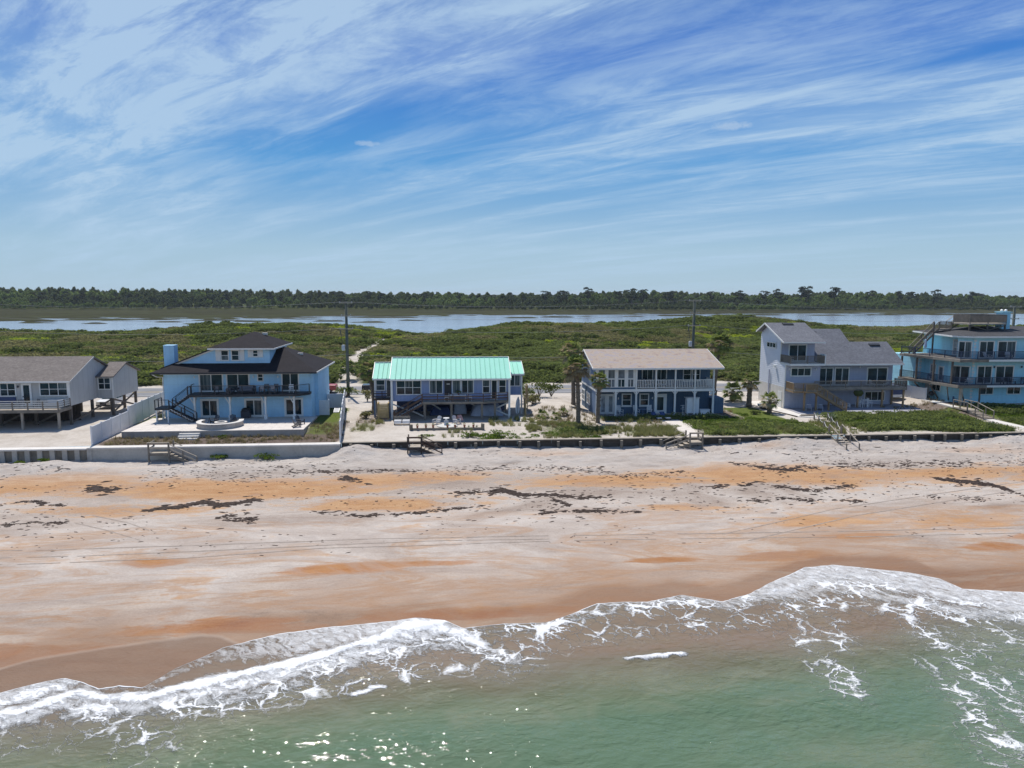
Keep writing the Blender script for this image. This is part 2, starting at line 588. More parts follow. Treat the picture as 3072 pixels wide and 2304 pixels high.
def window(par, face, c0, c1, z0, z1, nx=1, nz=1, trim=0.12, name='window', glass='glass', mt='white_trim', sill=False, mull=0.07):
    m = MB()
    t = trim
    fbox(m, face, c0, c0 + t, 0, 0.07, z0, z1)
    fbox(m, face, c1 - t, c1, 0, 0.07, z0, z1)
    fbox(m, face, c0 + t, c1 - t, 0, 0.068, z1 - t, z1)
    fbox(m, face, c0 + t, c1 - t, 0, 0.068, z0, z0 + t)
    w = (c1 - c0 - 2 * t)
    h = (z1 - z0 - 2 * t)
    for i in range(1, nx):
        c = c0 + t + w * i / nx
        fbox(m, face, c - mull / 2, c + mull / 2, 0, 0.062, z0 + t, z1 - t)
    for j in range(1, nz):
        z = z0 + t + h * j / nz
        fbox(m, face, c0 + t, c1 - t, 0, 0.055, z - 0.03, z + 0.03)
    o = m.build(name, mt, par)
    for i in range(nx):
        for j in range(nz):
            a = c0 + t + w * i / nx + (mull / 2 if i else 0)
            b = c0 + t + w * (i + 1) / nx - (mull / 2 if i < nx - 1 else 0)
            za = z0 + t + h * j / nz + (0.03 if j else 0)
            zb = z0 + t + h * (j + 1) / nz - (0.03 if j < nz - 1 else 0)
            p, q = fr(face, a, 0.005, za), fr(face, b, 0.03, zb)
            box('pane', o, p[0], q[0], p[1], q[1], p[2], q[2], glass)
    if sill:
        s = MB()
        fbox(s, face, c0 - 0.06, c1 + 0.06, 0.0, 0.13, z0 - 0.08, z0 - 0.002)
        s.build('sill', mt, o)
    return o


def slider(par, face, c0, c1, z0, z1, trim=0.16, nx=2):
    o = window(par, face, c0, c1, z0, z1, nx, 1, trim, 'sliding_door', mull=0.1)
    h = MB()
    cm = (c0 + c1) / 2
    fbox(h, face, cm + 0.06, cm + 0.10, 0.03, 0.09, z0 + 0.9, z0 + 1.15)
    h.build('handle', 'dark_metal', o)
    return o


def glazed_door(par, face, c0, c1, z0, z1, trim=0.1, mt='white_trim', glass='glass'):
    o = window(par, face, c0, c1, z0, z1, 1, 1, trim, 'door', glass, mt)
    h = MB()
    fbox(h, face, c0 + 0.12, c0 + 0.2, 0.05, 0.12, z0 + 0.95, z0 + 1.1)
    h.build('handle', 'dark_metal', o)
    return o


def railing(par, p, q, h=1.0, style='baluster', post=1.8, mat='white_trim', gap=0.13, name='railing', cap=None, pw=0.1, first=True, last=True, bw=0.04, rails=3):
    """railing between two points at floor level (they may lie at different heights)"""
    p, q = Vector(p), Vector(q)
    Lh = (Vector((q.x, q.y, 0)) - Vector((p.x, p.y, 0))).length
    z = Vector((0, 0, 1))
    m = MB()
    m.beam(p + z * h, q + z * h, 0.09, 0.06)
    if style == 'baluster':
        m.beam(p + z * 0.1, q + z * 0.1, 0.06, 0.06)
    elif style == 'boards':
        for k in range(1, rails):
            f = k / rails
            m.beam(p + z * h * f, q + z * h * f, 0.035, 0.13)
    elif style == 'cable':
        for k in range(1, 6):
            f = k / 6
            m.beam(p + z * h * f, q + z * h * f, 0.008, 0.012)
    o = m.build(name, cap or mat, par)
    n = max(1, int(round(Lh / post)))
    for i in range(n + 1):
        if (i == 0 and not first) or (i == n and not last):
            continue
        c = p.lerp(q, i / n)
        box('post', o, c.x - pw / 2, c.x + pw / 2, c.y - pw / 2, c.y + pw / 2, c.z - 0.05, c.z + h - 0.031, mat)
    if style == 'baluster':
        k = max(1, int(Lh / gap))
        for i in range(1, k):
            c = p.lerp(q, i / k)
            box('baluster', o, c.x - bw / 2, c.x + bw / 2, c.y - bw / 2, c.y + bw / 2, c.z + 0.131, c.z + h - 0.032, mat)
    return o


def stairs(par, top, bot, width, axis, n, mat, tread='pale_wood', rails=True, rail_h=0.95, style='boards', string=True, sides=(0, 1), name='flight', rail_cap=None):
    """flight from top to bot; runs along axis 'x' or 'y'; width is measured across, towards + of the other axis"""
    top, bot = Vector(top), Vector(bot)
    acr = Vector((0, 1, 0)) if axis == 'x' else Vector((1, 0, 0))
    m = MB()
    for s in (0, 1):
        a = top + acr * (0.03 + s * (width - 0.06)) - Vector((0, 0, 0.16))
        b = bot + acr * (0.03 + s * (width - 0.06)) - Vector((0, 0, -0.02))
        m.beam(a, b, 0.05, 0.24)
    o = m.build(name, mat, par)
    for i in range(n):
        f = (i + 0.5) / n
        c = top.lerp(bot, f)
        run = abs((bot - top).x if axis == 'x' else (bot - top).y) / n * 0.92
        if axis == 'x':
            box('tread', o, c.x - run / 2, c.x + run / 2, c.y + 0.06, c.y + width - 0.06, c.z - 0.02, c.z + 0.025, tread)
        else:
            box('tread', o, c.x + 0.06, c.x + width - 0.06, c.y - run / 2, c.y + run / 2, c.z - 0.02, c.z + 0.025, tread)
    if rails:
        for s in sides:
            railing(par, top + acr * (s * width), bot + acr * (s * width), rail_h, style, 1.6, mat, name='stair_railing', cap=rail_cap, rails=2, gap=0.16)
    return o

# ------------------------------------------------------------------ value noise for terrain
def vnoise(x, y, seed=0):
    xi, yi = np.floor(x).astype(np.int64), np.floor(y).astype(np.int64)
    xf, yf = x - xi, y - yi
    xf = xf * xf * (3 - 2 * xf)
    yf = yf * yf * (3 - 2 * yf)

    def h(a, b):
        n = (a * 374761393 + b * 668265263 + seed * 982451653) & 0xFFFFFFFF
        n = ((n ^ (n >> 13)) * 1274126177) & 0xFFFFFFFF
        return ((n ^ (n >> 16)) & 0xFFFF) / 65535.0
    return (h(xi, yi) * (1 - xf) + h(xi + 1, yi) * xf) * (1 - yf) + (h(xi, yi + 1) * (1 - xf) + h(xi + 1, yi + 1) * xf) * yf


def fbm(x, y, seed=0, oct=4, gain=0.5):
    a, s, t = 1.0, 0.0, 0.0
    for o in range(oct):
        s = s + a * vnoise(x * 2 ** o + 17.3 * o, y * 2 ** o - 9.1 * o, seed + o)
        t += a
        a *= gain
    return s / t


def smooth(a, b, x):
    t = np.clip((x - a) / (b - a), 0, 1)
    return t * t * (3 - 2 * t)


def grid_mesh(name, X, Y, Z, mat, attrs=None, par=None, mask=None):
    """X, Y, Z are 2-d arrays (rows, cols)"""
    r, c = X.shape
    co = np.stack([X, Y, Z], -1).reshape(-1, 3).astype(np.float32)
    i = np.arange(r * c).reshape(r, c)
    q = np.stack([i[:-1, :-1], i[:-1, 1:], i[1:, 1:], i[1:, :-1]], -1).reshape(-1, 4)
    if mask is not None:
        q = q[mask[:-1, :-1].reshape(-1)]
    me = bpy.data.meshes.new(name)
    me.vertices.add(len(co))
    me.vertices.foreach_set('co', co.ravel())
    me.loops.add(q.size)
    me.loops.foreach_set('vertex_index', q.ravel().astype(np.int32))
    me.polygons.add(len(q))
    me.polygons.foreach_set('loop_start', np.arange(0, q.size, 4, dtype=np.int32))
    me.polygons.foreach_set('loop_total', np.full(len(q), 4, np.int32))
    me.polygons.foreach_set('use_smooth', np.ones(len(q), bool))
    me.materials.append(MATS[mat])
    for k, a in (attrs or {}).items():
        at = me.attributes.new(k, 'FLOAT', 'POINT')
        at.data.foreach_set('value', a.reshape(-1).astype(np.float32))
    me.update(calc_edges=True)
    me.validate()
    return link(name, me, par)


def gauss(X, Y, x, y, rx, ry):
    return np.exp(-(((X - x) / rx) ** 2 + ((Y - y) / ry) ** 2))


def rect(X, Y, x0, x1, y0, y1, s=0.6):
    return smooth(x0 - s, x0 + s, X) * (1 - smooth(x1 - s, x1 + s, X)) * smooth(y0 - s, y0 + s, Y) * (1 - smooth(y1 - s, y1 + s, Y))


def dist_poly(X, Y, pts):
    best = np.full(X.shape, 1e9)
    for (ax, ay), (bx, by) in zip(pts[:-1], pts[1:]):
        dx, dy = bx - ax, by - ay
        t = np.clip(((X - ax) * dx + (Y - ay) * dy) / (dx * dx + dy * dy + 1e-9), 0, 1)
        best = np.minimum(best, np.hypot(X - ax - t * dx, Y - ay - t * dy))
    return best


def attr(t, name):
    n = N(t, 'ShaderNodeAttribute', attribute_name=name)
    return n.outputs['Fac']


def steps(*segs):
    out = []
    for a, b, s in segs:
        out.append(np.arange(a, b, s))
    return np.concatenate(out)


# ------------------------------------------------------------------ heights
def beach_z(x, y):
    z = np.interp(y, [0, 20, 30, 38, 45, 55, 66, 72.5, 80], [-3.5, -1.4, -0.6, 0.15, 0.75, 1.5, 2.35, 3.0, 3.05])
    up = smooth(60, 70, y)
    z = z + up * 0.30 * (fbm(x * 0.16, y * 0.25, 5) - 0.5) + smooth(36, 46, y) * 0.10 * (fbm(x * 0.07, y * 0.2, 9) - 0.5)
    z = z + smooth(61, 67, y) * 0.20 * (fbm(x * 0.9, y * 1.3, 21) - 0.5) + smooth(64, 70, y) * 0.10 * (vnoise(x * 2.2, y * 2.6, 22) - 0.5)
    z = z + smooth(68.5, 72, y) * 0.55 * (fbm(x * 0.22, y * 0.1, 23) - 0.5)
    z = z - 0.7 * smooth(-33, -38, x) * smooth(69, 72, y) - 0.5 * rect(x, y, -36, -12, 69.0, 90, 1.5)
    z = z + 0.55 * gauss(x, y, -9.2, 71.3, 2.2, 1.6) + 0.35 * gauss(x, y, -36.5, 69.2, 3.5, 1.6)
    z = z + 0.45 * gauss(x, y, 36, 72.0, 5, 1.4) + 0.35 * gauss(x, y, 63, 71.5, 5, 1.8)
    return z


DUNES = [(-103, 215, 45, 30, 0.9), (-62, 225, 34, 26, 3.5), (-30, 228, 24, 22, 1.8), (-10, 235, 15, 30, -1.8), (32, 228, 34, 30, 3.9), (74, 236, 30, 28, 1.6),
         (104, 252, 28, 24, 5.2), (135, 262, 22, 24, 0.6), (150, 250, 50, 30, 0.6), (45, 160, 60, 14, -1.4), (-60, 160, 70, 16, -0.6), (210, 240, 60, 30, 2.2), (-190, 240, 60, 30, 2.0)]


def land_z(x, y):
    z = np.full(np.broadcast(x, y).shape, 3.6) + 0 * x + 0 * y
    z = z + 0.16 * (fbm(x * 0.25, y * 0.25, 3) - 0.5) * (1 - smooth(102, 105, y))
    z = z + 0.75 * smooth(62.5, 66.5, x) * smooth(79, 86, y) * (1 - smooth(99, 104, y))
    z = z + 0.6 * rect(x, y, 10.5, 16.8, 86, 101, 1.6)
    z = z - 0.12 * rect(x, y, -35, -11.5, 73, 77.2, 0.5)
    z = z + 0.35 * rect(x, y, -35, -12.5, 79, 96, 1.0)
    far = smooth(120, 135, y)
    z = z + far * (0.7 + 1.5 * (fbm(x * 0.03, y * 0.05, 31) - 0.4))
    for (cx, cy, rx, ry, h) in DUNES:
        z = z + far * h * gauss(x, y, cx, cy, rx, ry)
    sh = 318 + 26 * (fbm(x * 0.012, y * 0 + 3.3, 40) - 0.5) * 2 + 22 * np.tanh((x - 60) / 90.0)
    z = z * (1 - smooth(sh - 62, sh, y)) + smooth(sh - 62, sh, y) * (-1.6)
    z = z + smooth(735, 785, y) * 2.8
    return z


# ------------------------------------------------------------------ ground material
m, t, b, o = new_mat('ground')
v = pos(t)
n_a = noise(t, v, 0.35, 6.0, 0.62)
n_b = noise(t, v, 3.0, 5.0, 0.7)
n_c = noise(t, v, 11.0, 3.0, 0.6)
sand = ramp(t, math_node(t, 'ADD', math_node(t, 'MULTIPLY', n_a, 0.6), math_node(t, 'MULTIPLY', n_b, 0.4)),
            [(0.3, (0.33, 0.28, 0.235)), (0.5, (0.48, 0.435, 0.385)), (0.7, (0.57, 0.525, 0.475))])
grass = ramp(t, math_node(t, 'ADD', math_node(t, 'MULTIPLY', n_b, 0.5), math_node(t, 'MULTIPLY', n_c, 0.5)),
             [(0.3, (0.05, 0.065, 0.018)), (0.5, (0.095, 0.125, 0.03)), (0.7, (0.16, 0.17, 0.05))])
soil = ramp(t, math_node(t, 'ADD', math_node(t, 'MULTIPLY', n_b, 0.6), math_node(t, 'MULTIPLY', n_c, 0.4)),
            [(0.3, (0.07, 0.052, 0.042)), (0.5, (0.13, 0.10, 0.085)), (0.72, (0.24, 0.20, 0.16))])
wild = ramp(t, n_a, [(0.3, (0.030, 0.042, 0.016)), (0.5, (0.055, 0.07, 0.022)), (0.7, (0.09, 0.085, 0.035))])


def broken(a, soft=0.16):
    """ragged edges: attribute pushed through noise"""
    k = math_node(t, 'ADD', a, math_node(t, 'MULTIPLY', math_node(t, 'SUBTRACT', n_b, 0.5), 1.1))
    return ramp(t, k, [(0.5 - soft, 0.0), (0.5 + soft, 1.0)])


c = mixc(t, broken(attr(t, 'soil')), sand, soil)
c = mixc(t, broken(attr(t, 'grass')), c, grass)
c = mixc(t, attr(t, 'wild'), c, wild)
L(t, c, b.inputs['Base Color'])
b.inputs['Roughness'].default_value = 0.95
b.inputs['Specular IOR Level'].default_value = 0.03
bump(t, b, math_node(t, 'ADD', n_b, math_node(t, 'MULTIPLY', n_c, 0.5)), 0.6, 0.10)

xs = np.concatenate([-np.geomspace(116, 4000, 26)[::-1], np.arange(-115, 126, 0.6), np.geomspace(126, 4000, 26)])
ys = np.concatenate([[72.62], np.arange(73.0, 122, 0.5), np.arange(122, 350, 3.0), np.arange(350, 860, 15.0), np.geomspace(870, 9000, 24)])
X, Y = np.meshgrid(xs, ys)
Z = land_z(X, Y)
g_soil = 0.95 * rect(X, Y, -35.4, -11.6, 73.0, 77.3) + 0.75 * rect(X, Y, -16.0, -11.9, 76, 84) + 0.55 * rect(X, Y, -11.5, -7.4, 80, 90, 1.2) \
    + 0.5 * rect(X, Y, 9, 18, 73.5, 82, 1.5) + 0.35 * rect(X, Y, 18, 27, 74, 84, 1.5) + 0.7 * rect(X, Y, 33.6, 36.5, 82, 92, 1.0) \
    + 0.65 * rect(X, Y, 58, 69, 80, 92, 2) + 0.42 * rect(X, Y, 11, 16, 82, 90, 1.5)
g_grass = 1.0 * rect(X, Y, -16.0, -13.0, 83, 93, 0.8) + 0.6 * rect(X, Y, -16.2, -12.3, 77, 83, 1.0) + 1.0 * rect(X, Y, 36.2, 41.0, 81, 92, 1.0) \
    + 0.8 * rect(X, Y, 27.5, 41, 73.5, 83, 1.2) + 0.6 * rect(X, Y, 46.5, 63, 73.8, 84.5, 1.0) + 0.75 * rect(X, Y, 58, 110, 73.5, 87, 1.5) \
    + 0.55 * rect(X, Y, 10, 18, 74, 81, 1.6) + 0.55 * rect(X, Y, 19, 26, 73.8, 78, 1.0) + 0.5 * rect(X, Y, -11.3, -8.3, 78, 84, 0.8) + 0.9 * rect(X, Y, -36.4, -34, 84, 92, 0.6) \
    + 0.35 * rect(X, Y, 5, 14, 80.5, 84, 1.0)
# sand tracks left bare
bare = rect(X, Y, 63.8, 66.2, 74, 84, 0.8) + rect(X, Y, 25.6, 28.0, 75, 82.5, 0.6) + gauss(X, Y, 62.0, 80.5, 3.4, 2.2) + rect(X, Y, 41.2, 45, 73, 83, 0.8)
g_grass = np.clip(g_grass - 1.1 * bare, 0, 1.2)
track = [(-17, 120), (-18.5, 130), (-20.4, 142), (-21.4, 152), (-22.3, 168), (-21.4, 184), (-19.9, 196), (-19.0, 214)]
dt = dist_poly(X, Y, track)
wild = smooth(119.5, 121.5, Y) * (1 - (1 - smooth(1.2, 2.6, dt)) * (1 - smooth(212, 220, Y)))
ground = grid_mesh('ground', X, Y, Z, 'ground', {'soil': g_soil, 'grass': g_grass, 'wild': wild})
tag(ground, 'sandy lots, dunes and land running inland to the horizon', 'ground', kind='structure')

# ------------------------------------------------------------------ beach
m, t, b, o = new_mat('beach_sand')
v = pos(t)
vs_ = pos(t, (0.35, 1.0, 1.0))
n_w = noise(t, vs_, 0.22, 8.0, 0.66, 0.9)
n_m = noise(t, vs_, 1.1, 7.0, 0.70, 0.6)
n_f = noise(t, v, 7.0, 5.0, 0.7)
n_g = noise(t, v, 38.0, 2.0, 0.6)
n_v = noise(t, pos(t, (0.22, 1.0, 1.0), 0.0, (40, 11, 0)), 0.30, 7.0, 0.64, 1.6)
n_d = noise(t, pos(t, (0.5, 0.8, 1.0), 0.0, (4, 31, 0)), 0.16, 6.0, 0.6, 1.8)
pale = ramp(t, math_node(t, 'ADD', math_node(t, 'MULTIPLY', n_w, 0.6), math_node(t, 'ADD', math_node(t, 'MULTIPLY', n_m, 0.2), math_node(t, 'MULTIPLY', n_f, 0.2))),
            [(0.34, (0.235, 0.18, 0.145)), (0.42, (0.34, 0.275, 0.23)), (0.50, (0.44, 0.375, 0.325)), (0.57, (0.53, 0.475, 0.425)), (0.68, (0.62, 0.575, 0.53))])
orange = ramp(t, math_node(t, 'ADD', math_node(t, 'MULTIPLY', n_m, 0.6), math_node(t, 'MULTIPLY', n_f, 0.4)),
              [(0.3, (0.33, 0.16, 0.075)), (0.5, (0.45, 0.26, 0.135)), (0.7, (0.54, 0.37, 0.225))])
rust = ramp(t, math_node(t, 'ADD', math_node(t, 'MULTIPLY', n_m, 0.6), math_node(t, 'MULTIPLY', n_f, 0.4)),
            [(0.3, (0.27, 0.105, 0.04)), (0.5, (0.37, 0.17, 0.07)), (0.72, (0.46, 0.26, 0.13))])
k = math_node(t, 'ADD', attr(t, 'orange'), math_node(t, 'MULTIPLY', math_node(t, 'SUBTRACT', n_w, 0.5), 3.4))
k = math_node(t, 'ADD', k, math_node(t, 'MULTIPLY', math_node(t, 'SUBTRACT', n_m, 0.5), 2.2))
f_or = ramp(t, k, [(0.38, 0.0), (0.62, 0.6), (1.0, 1.0)])
c = mixc(t, f_or, pale, orange)
k = math_node(t, 'ADD', attr(t, 'rust'), math_node(t, 'MULTIPLY', math_node(t, 'SUBTRACT', n_v, 0.5), 1.7))
k = math_node(t, 'ADD', k, math_node(t, 'MULTIPLY', math_node(t, 'SUBTRACT', n_m, 0.5), 0.9))
f_ru = ramp(t, k, [(0.36, 0.0), (0.58, 0.8), (0.85, 1.0)])
c = mixc(t, f_ru, c, rust)
# rusty veins and drawn-out smears that the swash leaves on the lower beach
vein = ramp(t, n_v, [(0.47, 0.0), (0.55, 0.62), (0.58, 0.15), (0.64, 0.7), (0.67, 0.15), (0.78, 0.6)])
c = mixc(t, math_node(t, 'MULTIPLY', vein, attr(t, 'low')), c, (0.375, 0.21, 0.105))
grey = ramp(t, n_d, [(0.44, 0.0), (0.52, 0.35), (0.58, 0.08), (0.66, 0.45)])
c = mixc(t, math_node(t, 'MULTIPLY', grey, attr(t, 'low')), c, (0.385, 0.335, 0.305))
# warm coquina shows through towards the water
wf = math_node(t, 'MULTIPLY', attr(t, 'warm'), ramp(t, math_node(t, 'ADD', math_node(t, 'MULTIPLY', n_d, 0.6), math_node(t, 'MULTIPLY', n_m, 0.4)), [(0.38, 0.1), (0.62, 1.0)]))
c = mixc(t, math_node(t, 'MULTIPLY', wf, 0.75), c, (0.40, 0.245, 0.145))
# bone-dry sand at the back of the beach is the palest
c = mixc(t, math_node(t, 'MULTIPLY', attr(t, 'dry'), ramp(t, n_m, [(0.35, 0.35), (0.6, 1.0)])), c, (0.585, 0.535, 0.49))
# wet sand and the thin sheet of the last swash
wet = math_node(t, 'ADD', attr(t, 'wet'), math_node(t, 'MULTIPLY', math_node(t, 'SUBTRACT', n_w, 0.5), 0.7))
wetf = ramp(t, wet, [(0.2, 0.0), (0.8, 1.0)])
wc = mixc(t, 1.0, c, (0.66, 0.54, 0.43), 'MULTIPLY')
c = mixc(t, wetf, c, wc)
shf = ramp(t, math_node(t, 'ADD', attr(t, 'sheet'), math_node(t, 'MULTIPLY', math_node(t, 'SUBTRACT', n_f, 0.5), 0.10)), [(0.42, 0.0), (0.58, 1.0)])
c = mixc(t, math_node(t, 'MULTIPLY', shf, 0.72), c, mixc(t, n_m, (0.14, 0.082, 0.05), (0.20, 0.13, 0.085)))
edge_l = ramp(t, attr(t, 'sheet'), [(0.36, 0.0), (0.5, 0.25), (0.64, 0.0)])
c = mixc(t, edge_l, c, (0.50, 0.42, 0.35))
# dark specks of seaweed crumbs and shell grit
spk = ramp(t, math_node(t, 'ADD', math_node(t, 'MULTIPLY', n_g, 0.6), math_node(t, 'MULTIPLY', n_f, 0.4)), [(0.615, 0.0), (0.67, 1.0)])
c = mixc(t, math_node(t, 'MULTIPLY', spk, math_node(t, 'MULTIPLY', attr(t, 'litter'), 0.5)), c, (0.12, 0.085, 0.065))
L(t, c, b.inputs['Base Color'])
L(t, ramp(t, math_node(t, 'MAXIMUM', wetf, shf), [(0.0, 0.95), (0.6, 0.7), (1.0, 0.42)]), b.inputs['Roughness'])
L(t, ramp(t, math_node(t, 'MAXIMUM', wetf, shf), [(0.0, 0.05), (1.0, 0.2)]), b.inputs['Specular IOR Level'])
hb = math_node(t, 'ADD', math_node(t, 'MULTIPLY', n_f, attr(t, 'rough')), math_node(t, 'MULTIPLY', n_g, 0.06))
hb = math_node(t, 'ADD', hb, math_node(t, 'MULTIPLY', n_m, 0.45))
bump(t, b, hb, 0.9, 0.24)

ORANGE = [(-34.96, 64.01, 6.4, 2.6), (-20.94, 61.95, 11.1, 2.6), (-3.94, 63.39, 7.5, 2.4), (-5.83, 57.1, 6.8, 1.7), (15.67, 61.56, 9.3, 1.9), (28.47, 62.09, 6.5, 2.4), (33.24, 61.8, 8.7, 2.2),
          (48.66, 62.25, 8.1, 1.5), (19.07, 55.0, 4.2, 1.0), (40.76, 50.7, 6.6, 2.0), (29.74, 51.4, 6.2, 1.4), (-14.85, 60.98, 7.9, 2.0), (9.16, 69.98, 6.6, 1.3), (33.4, 71.0, 4.0, 1.0),
          (55, 68.5, 7, 1.4), (60, 61, 9, 2.0), (-48, 62, 8, 2.6), (-27, 57, 6, 1.3)]
RUST = [(-19.8, 47.27, 2.3, 0.9), (-7.14, 45.54, 5.1, 1.0), (14.28, 45.49, 2.8, 0.5), (22.87, 45.64, 3.4, 0.9), (-12.37, 39.17, 6.0, 1.1), (-17.23, 36.03, 6.1, 1.5), (0.62, 39.4, 7.0, 0.9), (39.0, 46.1, 3.0, 0.7), (-2, 46.0, 5, 0.5), (-24, 36.5, 5, 2.0), (30, 48.5, 3, 0.5), (45, 47.5, 5, 0.8)]
EDGE = [(-60, 29.5), (-40, 30.6), (-30, 31.2), (-23.42, 31.96), (-21.31, 33.41), (-20.06, 34.18), (-18.98, 34.56), (-18.01, 34.14), (-16.83, 33.43), (-15.96, 33.64), (-14.77, 33.35), (-13.88, 35.02), (-12.19, 36.91), (-9.57, 38.04), (-7.15, 38.53), (-4.11, 38.85), (-2.04, 39.2), (-0.44, 38.84), (0.6, 37.95), (2.7, 38.23), (5.34, 38.2), (7.1, 39.08), (8.69, 40.13), (11.8, 40.09), (14.03, 40.77), (16.3, 39.78), (18.38, 40.6), (20.08, 41.72), (23.62, 43.84), (25.68, 44.05), (27.89, 43.36), (30.06, 42.69), (31.62, 41.69), (32.18, 40.31), (33.83, 40.02), (35.72, 39.6), (40.99, 38.96), (50, 40.5), (60, 39.0), (80, 40)]
EX = np.array([p[0] for p in EDGE])
EY = np.array([p[1] for p in EDGE])


def edge_y(x):
    e = np.interp(x, EX, EY)
    return e + 0.12 * (fbm(x * 0.9, x * 0 + 1.7, 77) - 0.5) + 0.05 * (vnoise(x * 4.0, x * 0 + 5.1, 78) - 0.5)


xs = np.concatenate([-np.geomspace(68, 1500, 14)[::-1], np.arange(-66, 86, 0.22), np.geomspace(88, 1500, 14)])
ys = np.concatenate([np.arange(6, 24, 2.0), np.arange(24, 73.0, 0.2)])
X, Y = np.meshgrid(xs, ys)
Z = beach_z(X, Y)
orange_a = np.zeros_like(X)
for q in ORANGE:
    orange_a = np.maximum(orange_a, 1.05 * gauss(X, Y, *q))
orange_a += 0.25 * rect(X, Y, -200, 200, 59, 66, 2.0)
rust_a = np.zeros_like(X)
for q in RUST:
    rust_a = np.maximum(rust_a, 1.0 * gauss(X, Y, *q))
dsh = Y - edge_y(X)
# the sheet of the last, higher swash keeps the sand wet further up on the left
hi_wet = np.interp(X, [-60, -24, -16, -9, -5, 8, 18, 24, 33, 40, 80], [7.0, 7.5, 6.0, 2.6, 2.0, 2.6, 2.2, 1.0, 4.2, 5.0, 5.0])
wet_a = 1.05 * (1 - smooth(0.0, 1.0, dsh / (hi_wet + 0.3))) + 0.42 * (1 - smooth(0, 9.0, dsh - hi_wet))
WETL = [(-60, 33.0), (-25.01, 34.6), (-22.7, 35.79), (-21.58, 36.49), (-19.5, 37.04), (-17.31, 37.47), (-15.04, 37.97), (-13.66, 38.28), (-12.59, 38.07), (-11.8, 37.5), (-10.0, 36.5), (0, 33), (80, 33)]
sheet_y = np.interp(X, [q[0] for q in WETL], [q[1] for q in WETL]) + 0.25 * (fbm(X * 0.5, X * 0 + 4, 93) - 0.5)
sheet = np.clip(0.5 + (sheet_y - Y) / 1.6, 0, 1)
low = (1 - smooth(52, 57, Y))
rough_a = 0.10 + 0.35 * smooth(63, 68, Y) + 0.35 * smooth(52, 58, Y)
litter = smooth(51, 56, Y) * 0.9 * (0.15 + fbm(X * 0.15, Y * 0.3, 91)) + 0.1
beach = grid_mesh('beach', X, Y, Z, 'beach_sand', {'orange': orange_a, 'rust': rust_a, 'wet': wet_a, 'low': low, 'rough': rough_a, 'litter': litter, 'sheet': sheet, 'dry': 0.75 * smooth(62.5, 69, Y), 'warm': np.clip((1 - smooth(1.0, 10.0, dsh)), 0, 1)})
tag(beach, 'pale pink and orange coquina sand beach, wet towards the surf', 'beach', kind='structure')

# tyre tracks pressed into the lower beach
plain('track_sand', (0.31, 0.255, 0.215), 0.95, 0.25, 4.0, 0.6)
TR = [[(-40, 49.95), (-18.64, 49.88), (-5.84, 50.22), (7.61, 49.92), (21.49, 49.53), (43.79, 49.14), (60, 49)],
      [(-40, 47.7), (-29.66, 47.72), (-17.97, 47.99), (-8.9, 48.86), (10.93, 49.0), (31.81, 48.31), (43.3, 48.2), (60, 48)],
      [(-40, 48.9), (-25, 48.7), (-17.97, 48.9), (-6, 49.55), (8, 49.45)],
      [(20.01, 49.37), (31.04, 53.75), (40.85, 56.37), (52.43, 59.33)],
      [(21.5, 48.2), (32, 52.3), (42, 55.0), (53, 57.8)],
      [(-28.41, 54.65), (-25, 52.9), (-22.07, 51.04)], [(-27.71, 55.99), (-24.3, 54.3), (-21.45, 52.3)]]
sv, sf = [], []
for line in TR:
    P = np.array(line)
    s = np.concatenate([[0], np.cumsum(np.hypot(*np.diff(P, axis=0).T))])
    u = np.arange(0, s[-1], 0.3)
    xx, yy = np.interp(u, s, P[:, 0]), np.interp(u, s, P[:, 1])
    yy = yy + 0.25 * (fbm(xx * 0.12, xx * 0 + P[0, 1], 12) - 0.5)
    for i in range(len(u)):
        w = 0.055 * (0.3 + 1.0 * vnoise(np.array([u[i] * 1.7]), np.array([P[0, 1]]), 3)[0])
        for sgn in (-1, 1):
            yq = yy[i] + sgn * w
            sv.append((xx[i], yq, float(beach_z(np.array([xx[i]]), np.array([yq]))[0]) + 0.012))
        if i and vnoise(np.array([u[i] * 0.9]), np.array([P[0, 0]]), 8)[0] > 0.16:
            k = len(sv)
            sf.append((k - 4, k - 2, k - 1, k - 3))
tr_o = link('tyre_tracks', mesh_from('tyre_tracks', sv, sf, 'track_sand'))
tag(tr_o, 'long parallel tyre tracks pressed into the lower beach', 'tracks', kind='stuff')

# ------------------------------------------------------------------ sea
m, t, b, o = new_mat('sea_water')
v = pos(t)
n1 = noise(t, pos(t, (0.35, 1, 1), 0.25), 0.22, 4.0, 0.55, 0.8)
n2 = noise(t, pos(t, (0.7, 1, 1)), 0.28, 5.0, 0.62, 1.2)
dep = math_node(t, 'ADD', attr(t, 'depth'), math_node(t, 'MULTIPLY', math_node(t, 'SUBTRACT', n1, 0.5), 0.6))
wcol = ramp(t, dep, [(0.02, (0.20, 0.140, 0.090)), (0.22, (0.165, 0.135, 0.088)), (0.45, (0.135, 0.130, 0.078)), (0.72, (0.120, 0.155, 0.090)), (1.0, (0.098, 0.152, 0.092))])
silt = math_node(t, 'MULTIPLY', ramp(t, n2, [(0.46, 0.0), (0.66, 0.75)]), ramp(t, dep, [(0.15, 0.2), (0.45, 1.0), (0.8, 0.75), (1.1, 0.25)]))
wcol = mixc(t, silt, wcol, (0.185, 0.195, 0.130))
nw = N(t, 'ShaderNodeTexNoise', ins={'Scale': 0.8, 'Detail': 5.0, 'Roughness': 0.62})
L(t, v, nw.inputs['Vector'])
wv = N(t, 'ShaderNodeVectorMath', operation='SCALE')
wv.inputs['Scale'].default_value = 1.7
sb = N(t, 'ShaderNodeVectorMath', operation='SUBTRACT')
sb.inputs[1].default_value = (0.5, 0.5, 0.5)
